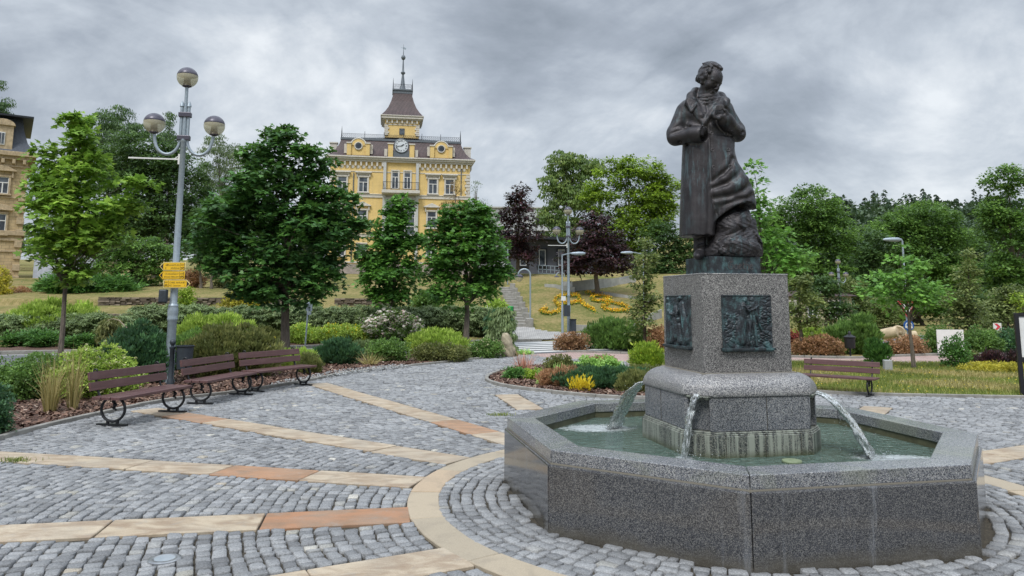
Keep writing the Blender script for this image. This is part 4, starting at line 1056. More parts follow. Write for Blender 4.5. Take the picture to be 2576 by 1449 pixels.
f2.d[m]+= (np.clip(.42*((P_-seeds[k1])*nrm[k1]).sum(1),-.016,.016)+ .008*np.exp(-((s2-s1)/.010)**2)-.004+.006*np.sin(P_[:,0]*70+9*np.sin(P_[:,2]*31))*np.sin(P_[:,2]*83+P_[:,1]*40)).astype(np.float32)
f2.d=np.maximum(f2.d,(2.128-Z).astype(np.float32))
f2.mesh('rock',MT['bronze'],statue)
# bronze base with the name
mb=MB(); mb.prism([(-.2525,-.2525),(.2525,-.2525),(.2525,.2525),(-.2525,.2525)],.0005,.1585); bb=mb.build('bronze_base',MT['bronze_patina'],statue,bevel=.004)
# broken-letter strokes, each letter as pen paths (x,y) in letter heights
L={'G':[[(.62,.88),(.30,1.0),(.05,.70),(.05,.25),(.30,0),(.62,.12),(.70,.45),(.45,.60)],[(.30,1.0),(.38,.80),(.62,.88),(.72,1.02)],[(.28,.25),(.28,.75)]],
 'o':[[(.22,.62),(.02,.45),(.02,.15),(.22,0),(.42,.15),(.42,.48),(.22,.62)]],
 'e':[[(.40,.10),(.22,0),(.02,.15),(.02,.45),(.22,.62),(.40,.47),(.05,.28)]],
 't':[[(.12,.85),(.12,.15),(.26,0),(.36,.08)],[(0,.58),(.32,.62)]],
 'h':[[(.05,1.05),(.05,.0)],[(.05,.48),(.22,.62),(.40,.45),(.40,.10),(.24,-.14)],[(.05,1.05),(.22,.92)]]}
mb=MB(); x=.0; hgt=.075; x0=-.075
for ch,adv in zip('Goethe',(.86,.56,.52,.42,.54,.5)):
    for path in L[ch]:
        for a,b in zip(path[:-1],path[1:]): mb.bar((x0+(x+a[0])*hgt,-.2535,.045+a[1]*hgt),(x0+(x+b[0])*hgt,-.2535,.045+b[1]*hgt),.006,.0085)
    x+=adv
mb.build('inscription',MT['bronze'],bb)
# ================================================================ VEGETATION
MAPLE=np.array([(0,0),(.16,.13),(.46,.03),(.37,.30),(.58,.52),(.26,.55),(0,1),(-.26,.55),(-.58,.52),(-.37,.30),(-.46,.03),(-.16,.13)])
OAK=np.array([(0,0),(.12,.2),(.40,.28),(.2,.42),(.42,.62),(.16,.68),(0,1),(-.16,.68),(-.42,.62),(-.2,.42),(-.40,.28),(-.12,.2)])
KITE=np.array([(0,0),(.34,.42),(0,1),(-.34,.42)])
NEED=np.array([(0,0),(.075,.4),(0,1),(-.075,.4)])
LONG=np.array([(0,0),(.17,.4),(0,1),(-.17,.4)])
def unit(v): return v/(np.linalg.norm(v,axis=-1,keepdims=True)+1e-9)
def leaves(name,P_,T_,N_,size,rnd,mat,tm=KITE,parent=None):
    n=len(P_); k=len(tm); T_=unit(T_); B=unit(np.cross(N_,T_)); W=np.cross(T_,B); s=np.asarray(size)[:,None,None]
    x=tm[:,0][None,:,None]; y=tm[:,1][None,:,None]; fold=-.22*np.abs(x)
    V=P_[:,None]+s*(B[:,None]*x+T_[:,None]*y+W[:,None]*fold)
    o=mesh_np(name,V.reshape(-1,3),np.arange(n*k).reshape(n,k),k,MT[mat],rnd)
    if parent is not None: attach(o,parent)
    return o
def rdir(n): return unit(rng.normal(0,1,(n,3)))
CV=2.2
def crown_pts(blobs,s,cov,cr,flat=.6,fill=.25,under=.35):
    "clumped leaf positions over a set of ellipsoids"
    A_=np.array([b[3]*b[5] for b in blobs])*math.pi; tot=A_.sum(); n=int(CV*cov*tot/(.42*s*s)); out=[];dirs=[];rn=[]; cc=[]
    ncl=max(6,int(3.2*tot/(cr*cr))); per=max(4,n//ncl)
    for b,a in zip(blobs,A_):
        m=max(3,int(ncl*a/tot)); d=rdir(m*2); d=d[(d[:,2]>-.25)|(rng.random(len(d))<under)][:m]; m=len(d)
        c=np.array(b[:3])+d*np.array(b[3:6])*(1-.32*rng.random((m,1))**1.5); 
        j=rng.random((m,1)); inner=rng.random(m)<fill; c[inner]=np.array(b[:3])+(c[inner]-np.array(b[:3]))*rng.uniform(.2,.8,(inner.sum(),1))
        q=rdir(m*per); q[:,2]=np.where(rng.random(m*per)<.72,np.abs(q[:,2]),q[:,2]); rr=cr*rng.uniform(.5,1.15,(m,1)).repeat(per,0)*(.55+.5*rng.random((m*per,1)))
        P_=c.repeat(per,0)+q*rr*np.array([1,1,flat]); out.append(P_); dirs.append(unit(q+.5*d.repeat(per,0))); rn.append(np.clip(.22+.5*j.repeat(per,0)[:,0]+rng.normal(0,.13,m*per),0,1)); cc.append(c)
    return np.concatenate(out),np.concatenate(dirs),np.concatenate(rn),np.concatenate(cc)
def tree(name,label,base,trunk,blobs,mat,leaf=.2,cov=4,cr=None,tm=KITE,style='leaf',cat='tree',group=None,limbs=16,flat=.6,bark='tree_bark',top=None,under=.35):
    "base (x,y,z), trunk radius, blobs world ellipsoids"
    cr=cr or leaf*2.6; leaf=leaf*.87; root=thing(name,label,cat,tuple(base),0,group); bl=np.array(blobs)
    P_,Dn,rn,cc=crown_pts(blobs,leaf,cov,cr,flat,under=under); n=len(P_)
    if style=='leaf':
        T_=Dn*np.array([1,1,.35])+rng.normal(0,.35,(n,3))+np.array([0,0,-.35]); N_=unit(np.array([0,0,1.0])+.55*Dn+rng.normal(0,.33,(n,3)))
    elif style=='weep':
        T_=Dn*.25+np.array([0,0,-1.0])+rng.normal(0,.2,(n,3)); N_=unit(Dn*np.array([1,1,.2])+rng.normal(0,.4,(n,3)))
    else:
        T_=Dn*.6+np.array([0,0,.6])+rng.normal(0,.3,(n,3)); N_=rdir(n)
    leaves('crown',P_,T_,N_,leaf*rng.uniform(.6,1.25,n),rn,mat,tm,root)
    if trunk:
        mb=MB(); w=np.array([b[3]*b[5] for b in blobs]); cen=(bl[:,:3]*w[:,None]).sum(0)/w.sum(); tp=bl[bl[:,2].argmax()][:3] if top is None else np.array(top)
        b=np.array(base,float); lo=bl[:,2].min(); pts=[]
        for t in np.linspace(0,1,9):
            q=b*(1-t)+np.array([tp[0],tp[1],tp[2]])*t; sway=math.sin(t*3.14)*.5; q[:2]=q[:2]*(1-sway)+ (b[:2]*(1-t)+cen[:2]*t)*sway*1+ (0)
            pts.append(tuple(q+np.array([rng.normal(0,trunk*.25),rng.normal(0,trunk*.25),0])*(0<t<1)))
        mb.tube([(b[0],b[1],b[2]-.1)]+pts[1:],[trunk*1.12]+[trunk*(1-.93*t) for t in np.linspace(.1,1,8)],8,r=.5)
        H_=tp[2]-b[2]
        idx=rng.choice(len(cc),min(limbs,len(cc)),replace=False)
        for i in idx:
            c=cc[i]; t=np.clip((c[2]-b[2])/H_-.2,.3,.9); k=t*8; a=int(k); p0=np.array(pts[a])*(1-(k-a))+np.array(pts[min(a+1,8)])*(k-a)
            m_=(p0+c)/2+np.array([0,0,.12*np.linalg.norm(c-p0)]); r0=trunk*(1-.9*t)*.55; mb.tube([tuple(p0),tuple(m_),tuple(c)],[r0,r0*.55,r0*.12],5,r=.5)
        mb.build('trunk',MT[bark],root,smooth=True,world=True)
    return root
def pxb(lst,d,dep=.9):
    "picture ellipses (px,py,rx,ry[,depth offset]) -> world ellipsoids at distance d"
    out=[]; m=mpp(d)
    for b in lst:
        c=D(b[0],b[1],d+(b[4] if len(b)>4 else 0)); out.append((c[0],c[1],c[2],b[2]*m,b[2]*m*dep,b[3]*m))
    return out
def ptree(name,label,bpx,bpy_,d,trunk,lst,mat,**kw):
    if d is None: h=HIT(bpx,bpy_); d=h[1]; base=h
    else:
        base=D(bpx,bpy_,d); 
    return tree(name,label,base,trunk,pxb(lst,d,kw.pop('dep',.9)),mat,**kw)
ROW='young street trees along the road'
ptree('maple_tree','young pale green maple with a thin leaning trunk in front of the left houses',150,912,21.5,.075,[(190,305,30,34),(200,360,50,38),(118,400,32,26),(215,435,72,55),(112,470,46,55),(170,540,92,75),(300,525,58,38),(352,462,36,24),(160,630,76,55),(245,605,66,46),(190,690,48,24)],'leaf_maple_young',leaf=.215,cov=4.3,cr=.34,tm=MAPLE,limbs=30,group=ROW)
ptree('maple_tree','large dense dark green maple with a round crown behind the third bench',718,890,24,.15,[(712,345,38,36),(660,400,55,40),(775,420,62,50),(690,480,110,70),(820,520,72,58),(620,560,108,72),(760,600,135,88),(872,570,54,32),(560,620,68,52),(640,680,108,66),(790,700,82,56),(710,745,95,42),(620,735,50,34)],'leaf_maple_dark',leaf=.2,cov=4.6,cr=.42,tm=MAPLE,limbs=20,group=ROW)
ptree('maple_tree','slim dark green maple in front of the town hall, behind white roses',983,860,32,.11,[(1010,520,26,30),(985,572,48,45),(1030,620,33,48),(950,640,48,52),(985,700,78,58),(972,750,54,32)],'leaf_maple_mid',leaf=.2,cov=4.5,cr=.42,tm=MAPLE,limbs=16,group=ROW)
ptree('maple_tree','broad oval maple left of the side stairs, fresh green at the top',1172,872,29,.12,[(1175,548,58,38),(1120,600,45,50),(1210,570,40,45),(1180,640,88,70),(1105,690,43,52),(1225,700,48,58),(1165,742,75,40),(1268,688,12,13)],'leaf_maple_mid',leaf=.19,cov=4.5,cr=.40,tm=MAPLE,limbs=16,group=ROW)
ptree('purple_maple_tree','tall narrow dark purple tree beside the low dark building',1303,695,None,.16,[(1308,500,26,32),(1300,545,44,40),(1308,600,55,45),(1300,642,48,28)],'leaf_purple',leaf=.27,cov=4.5,cr=.55,under=.6)
ptree('purple_maple_tree','round dark purple tree on the grassy slope above the orange flowers',1503,742,None,.18,[(1495,565,42,28),(1500,610,72,42),(1500,655,92,44),(1450,672,42,28),(1548,662,46,32)],'leaf_purple',leaf=.25,cov=4.5,cr=.5,under=.6)
ptree('beech_tree','tall airy green beech with drooping branch tips above the purple trees',1432,700,74,.28,[(1425,418,52,40),(1475,432,50,36),(1395,478,42,45),(1450,510,60,60),(1385,560,38,45),(1440,600,60,50)],'leaf_larch',leaf=.30,cov=3.4,cr=.75,style='weep',limbs=30)
ptree('beech_tree','bright yellow green broad tree behind the round purple tree',1600,745,70,.3,[(1560,432,60,38),(1620,445,60,42),(1672,480,36,40),(1515,500,55,50),(1625,520,70,60),(1590,590,95,66),(1668,540,36,66),(1560,640,66,48)],'leaf_beech',leaf=.32,cov=4.2,cr=.8,limbs=30)
ptree('broadleaf_tree','dark green tree between the bright beech and the statue pedestal',1672,760,66,.2,[(1660,610,48,55),(1690,690,44,60),(1640,690,40,50),(1740,640,40,60)],'leaf_back_dark',leaf=.3,cov=4.5,cr=.7)
ptree('columnar_oak','slender young olive green oak left of the pedestal, sparse leaves',1622,862,27,.07,[(1622,618,14,20),(1628,655,26,28),(1616,705,28,32),(1627,758,36,42),(1615,812,32,38)],'leaf_olive',leaf=.15,cov=3.0,cr=.3,tm=OAK,limbs=20)
ptree('oak_tree','bright green young oak behind the pedestal, one thin shoot reaching into the sky',1922,900,19.5,.07,[(1897,428,5,18),(1903,462,10,16),(1915,500,22,24),(1908,550,33,38),(1935,618,52,42),(2015,640,40,16),(1960,678,62,36),(1920,722,38,30),(1885,600,28,40)],'leaf_oak_bright',leaf=.19,cov=3.6,cr=.32,tm=OAK,limbs=26)
ptree('columnar_oak','sparse dark olive tree just right of the pedestal with a support stake',2015,862,26,.07,[(2010,715,28,34),(2030,765,34,42),(1996,805,30,38),(2040,815,25,28)],'leaf_olive',leaf=.15,cov=3,cr=.3,tm=OAK,limbs=16)
ptree('oak_tree','bright green young oak on the lawn in front of a street lamp',2298,914,19.8,.055,[(2262,640,14,22),(2275,682,46,32),(2248,722,70,36),(2325,742,52,34),(2290,768,66,22),(2190,735,26,16)],'leaf_oak_bright',leaf=.17,cov=2.8,cr=.3,tm=OAK,limbs=26)
ptree('broadleaf_tree','olive coloured bushy tree left of the bright lawn oak',2150,822,66,.16,[(2135,738,42,44),(2180,785,58,42),(2130,800,40,40),(2225,800,42,34)],'leaf_olive',leaf=.28,cov=4,cr=.7)
ptree('poplar_tree','pale olive pointed poplar behind the white board',2438,862,38,.12,[(2442,645,9,30),(2434,698,25,38),(2420,758,42,46),(2440,812,54,38)],'leaf_olive',leaf=.2,cov=3.6,cr=.42)
ptree('broadleaf_tree','olive green tree right of the pointed poplar',2535,862,40,.12,[(2530,770,46,56),(2580,790,40,50),(2500,800,35,40)],'leaf_olive',leaf=.22,cov=4,cr=.5)
ptree('young_tree','small lime green tree top above the black framed board',2580,862,24,.05,[(2568,752,22,14),(2585,785,22,20)],'shrub_yellowgreen',leaf=.12,cov=3,cr=.2)
BK='trees in the background'
for (nm,lab,b,d,l,m,lf,st) in (
 ('broadleaf_tree','large rounded light green tree right behind the bright oak at the pedestal',(2045,850),75,[(2030,540,86,68),(1975,600,60,70),(2090,615,66,80),(2040,690,98,70),(2095,740,60,60)],'leaf_back',.34,'leaf'),
 ('broadleaf_tree','wide dark green tree at the foot of the wooded hill',(2310,850),88,[(2320,555,86,46),(2250,600,76,60),(2372,620,76,62),(2300,690,108,72),(2400,700,60,60)],'leaf_back',.38,'leaf'),
 ('broadleaf_tree','dark tree hiding the yellow house behind the single bench',(2080,830),60,[(2075,735,40,40),(2040,770,30,40),(2110,790,40,40)],'leaf_back_dark',.26,'leaf'),
 ('broadleaf_tree','dark green trees closing the view left of the white board',(2330,830),72,[(2290,770,70,50),(2370,780,60,50),(2220,790,50,40)],'leaf_back',.3,'leaf'),
 ('broadleaf_tree','dark green tree low behind the arrow sign',(2500,830),70,[(2480,780,60,50),(2560,770,60,60)],'leaf_back_dark',.3,'leaf'),
 ('broadleaf_tree','dark green tree between the two large trees on the right',(2190,850),82,[(2195,650,58,68),(2165,720,50,55),(2215,740,50,50)],'leaf_back_dark',.36,'leaf'),
 ('broadleaf_tree','tall bright green tree cut by the right edge of the picture',(2560,850),55,[(2535,470,56,50),(2505,555,42,66),(2570,610,72,84),(2515,700,46,60),(2570,730,60,60)],'leaf_back',.28,'leaf'),
 ('broadleaf_tree','dark tree filling the gap left of the tall bright tree at the right edge',(2455,850),92,[(2450,650,48,70),(2470,720,50,60)],'leaf_back_dark',.4,'leaf'),
 ('broadleaf_tree','feathery dark green tree rising highest at the left behind the maples',(290,700),78,[(285,298,48,34),(322,345,58,46),(262,362,38,50),(300,430,60,60)],'leaf_back_dark',.32,'weep'),
 ('conifer_tree','narrow dark treetop left of the lamp globes',(420,700),80,[(425,312,12,30),(420,365,26,40),(425,430,40,50)],'leaf_back_dark',.3,'weep'),
 ('broadleaf_tree','massive dark round tree behind the three globe street lamp',(390,705),60,[(350,395,100,56),(430,430,90,60),(320,480,96,70),(450,520,84,90),(380,580,130,80),(290,580,70,60)],'leaf_back_dark',.27,'leaf'),
 ('birch_tree','pale hanging birch to the right of the street lamp',(560,705),66,[(545,385,42,46),(590,425,44,60),(535,470,48,70),(590,520,46,60)],'leaf_birch',.24,'weep'),
 ('broadleaf_tree','dark undergrowth tree below the hanging birch',(540,715),58,[(530,580,60,60),(590,620,60,60),(490,620,40,50),(560,665,60,35)],'leaf_back_dark',.28,'leaf'),
 ('broadleaf_tree','low light green tree above the spreading juniper',(345,725),48,[(350,628,74,34),(292,665,56,38),(410,655,46,36),(350,690,80,30)],'leaf_back',.2,'leaf'),
 ('larch_tree','thin reddish brown larch top beside the town hall corner',(1150,700),70,[(1148,480,14,26),(1140,525,30,26),(1165,560,38,30),(1120,580,26,26)],'leaf_brown',.2,'needle'),
 ('larch_tree','thin grey green larch top right of the brown one',(1200,700),74,[(1196,480,10,24),(1200,520,22,22)],'leaf_birch',.2,'needle'),
 ('broadleaf_tree','overhanging twigs of a tree at the far left edge',(-60,700),58,[(2,215,8,12),(10,272,20,22),(-40,290,50,60),(-60,400,60,80)],'leaf_back_dark',.24,'weep')):
    cov=4.2 if m!='leaf_birch' else 2.6
    if m=='leaf_brown': cov=1.4
    if lab.startswith('thin grey'): cov=.9
    ptree(nm,lab,b[0],b[1],d,.25,l,m,leaf=lf,cov=cov,cr=lf*2.5,style=st,group=BK,tm=KITE if st=='leaf' else LONG,limbs=14)
# two small trunks with a shared canopy left of the big maple
for (px,l,lab) in ((505,[(505,660,24,24),(500,635,24,20)],'small grey stemmed tree left of the dark maple'),(532,[(535,660,24,26)],'second small grey stemmed tree next to the dark maple')):
    ptree('small_tree',lab,px,722,46,.1,l,'leaf_back_dark',leaf=.2,cov=4)
# ---- wooded hill, one mass of crowns
def forest():
    Ps=[];Ts=[];Ns=[];rs=[];sz=[]
    r=np.random.default_rng(99)
    for k in range(520):
        if k<330: y=r.uniform(135,258); x=r.uniform(.40,.80)*y
        elif k<460: y=r.uniform(110,170); x=r.uniform(.28,.8)*y
        else: y=r.uniform(120,200); x=r.uniform(-.85,-.1)*y
        z=float(TZ(x,y)); con=(y>215 and r.random()<.8) ; R_=r.uniform(3,5.2); H_=r.uniform(8,12)
        if con: R_=2.2;H_=r.uniform(10,14)
        n=260 if not con else 170
        d=unit(r.normal(0,1,(n,3))); d[:,2]=np.abs(d[:,2])*1.0-.2
        if con:
            t=r.random(n); a=r.uniform(0,6.28,n); rad=R_*(1-t)*r.uniform(.6,1,n); P_=np.stack([x+rad*np.cos(a),y+rad*np.sin(a),z+t*H_],-1); T_=np.stack([np.cos(a),np.sin(a),-.6+0*a],-1)
        else:
            cl=unit(r.normal(0,1,(14,3)))*np.array([R_,R_,H_*.42])*.8; ci=r.integers(0,14,n); P_=np.array([x,y,z+H_*.55])+cl[ci]+d*np.array([R_,R_,R_*.7])*.42; T_=d
        Ps.append(P_);Ts.append(T_);Ns.append(unit(np.array([0,0,1.])+.7*d+r.normal(0,.3,(n,3)))); rs.append(np.clip((.15 if con else .5)+r.normal(0,.12)+r.normal(0,.1,n),0,1)); sz.append(np.full(n,1.25 if not con else 1.0)*r.uniform(.7,1.2,n))
    o=leaves('distant_forest',np.concatenate(Ps),np.concatenate(Ts),np.concatenate(Ns),np.concatenate(sz),np.concatenate(rs),'leaf_far'); o['kind']='stuff'; o['label']='dense mixed forest covering the hill beyond the park'
forest()
# ---- shrubs
def shrub(name,label,cx,by,w_,h_,mat,style='leaf',leaf=None,d=None,cov=4.5,cat='shrub',group=None,flowers=None,lumps=None,dep=.8,z=None,cr=None):
    if d is None:
        hp_=HIT(cx,by); d=hp_[1]; z0=hp_[2]
    else: z0=D(cx,by,d)[2] if z is None else z
    m=mpp(d); W=w_*m/2*1.12; H=h_*m*1.1; dc=d+W*dep*.8; m2=mpp(dc); base=D(cx,by,dc); base[2]=z0; zg=float(TZ(base[0],base[1])) if base[1]>24 else 0.0
    H=H*1.0; z0=min(z0,max(zg,z0-.4)); s=leaf or max(.028,.0026*dc)
    root=thing(name,label,cat,(base[0],base[1],z0),0,group); k=lumps or max(2,int(round(w_/h_*1.6))+1); bl=[]
    if style in('leaf','needle','weep','flat'):
        for i in range(k):
            u=(i+.5)/k*2-1; hh=H*(1-.28*abs(u)**2.2)*rng.uniform(.88,1.04); rx=W*(1.25/k+.12) if k>1 else W
            yy=rng.uniform(-.35,.35)*W*dep if k>2 else 0; rz=hh*.55
            if style=='flat': rz=hh*.5
            bl.append((base[0]+u*(W-rx),base[1]+yy,z0+hh-rz,rx,min(rx*1.15,W*dep+.1) if k>1 else W*dep,rz))
            bl.append((base[0]+u*(W-rx)*.95,base[1]+yy-.1*W,z0+hh*.35,rx*.95,rx*.9,hh*.38))
        P_,Dn,rn,cc=crown_pts(bl,s,cov*.62,cr or max(s*2.6,.07),.7,.3,.8); n=len(P_); P_[:,2]=np.maximum(P_[:,2],z0+.01)
        if style=='leaf': T_=Dn+rng.normal(0,.5,(n,3)); N_=unit(Dn*.8+np.array([0,0,.8])+rng.normal(0,.5,(n,3))); tm=KITE
        elif style=='needle': T_=Dn*.7+np.array([0,0,.8])+rng.normal(0,.25,(n,3)); N_=rdir(n); tm=LONG; 
        elif style=='weep': T_=Dn*.35+np.array([0,0,-1.])+rng.normal(0,.2,(n,3)); N_=rdir(n); tm=LONG
        else: T_=Dn*np.array([1,1,.2])+rng.normal(0,.2,(n,3)); N_=unit(np.array([0,0,1.])+rng.normal(0,.25,(n,3))); tm=LONG
        sz=s*rng.uniform(.6,1.3,n)*(1.9 if style in('needle','weep','flat') else 1); leaves('foliage',P_,T_,N_,sz,rn,mat,tm,root)
        top=P_[(Dn[:,2]>.1)]
    elif style=='grass':
        n=int(150*max(.15,W*H)/(.4)); n=min(max(n,130),420); a=rng.uniform(0,6.28,n); rr=np.sqrt(rng.random(n)); b0=np.stack([base[0]+W*.22*rr*np.cos(a),base[1]+W*.22*rr*np.sin(a)*dep,np.full(n,z0)],-1)
        out=np.stack([np.cos(a),np.sin(a),0*a],-1)*rr[:,None]; hh=H*rng.uniform(.35,1.05,n)*(1.1-.35*rr); mid=b0+out*W*.22+np.array([0,0,1])*hh[:,None]*.55; tip=b0+out*W*rng.uniform(.3,1.15,(n,1))+np.array([0,0,1])*hh[:,None]
        tip+=rng.normal(0,W*.08,(n,3)); dx=np.stack([np.sin(a*3),np.cos(a*3),0*a],-1)*max(.0022,.00034*d)
        V=np.stack([b0-dx,b0+dx,mid+dx,mid-dx,tip],1).reshape(-1,3); b=np.arange(n)[:,None]*5; F=np.concatenate([b+np.array([[0,1,2]]),b+np.array([[0,2,3]]),b+np.array([[3,2,4]])]); r_=rng.random(n)
        o=mesh_np('foliage',V,F,3,MT[mat],np.tile(r_,3)); attach(o,root); top=tip
    elif style=='blade':
        n=26; mb=MB()
        for i in range(n):
            a=rng.uniform(0,6.28); p=np.array([base[0]+rng.normal(0,W*.25),base[1]+rng.normal(0,W*.25),z0]); hh=H*rng.uniform(.6,1); t=p+np.array([math.cos(a)*W*.3,math.sin(a)*W*.3,hh]); q=(p+t)/2; s_=.013; c,s2=math.cos(a+1.57)*s_,math.sin(a+1.57)*s_
            mb.add([(p[0]-c,p[1]-s2,p[2]),(p[0]+c,p[1]+s2,p[2]),(q[0]+c,q[1]+s2,q[2]),(q[0]-c,q[1]-s2,q[2]),tuple(t)],[(0,1,2,3),(3,2,4)])
        o=mb.build('foliage',MT[mat],root,world=True); top=None
    if flowers and top is not None:
        fm,cnt,fs=flowers; ii=rng.choice(len(top),min(cnt,len(top)),replace=False); q=top[ii]+np.array([0,0,s*.6])+rng.normal(0,s*.3,(len(ii),3))
        q=np.repeat(q,3,0)+rng.normal(0,fs*.5,(len(q)*3,3)); o=petals('flowers',q,fs,fm,kind='stuff'); attach(o,root)
    return root
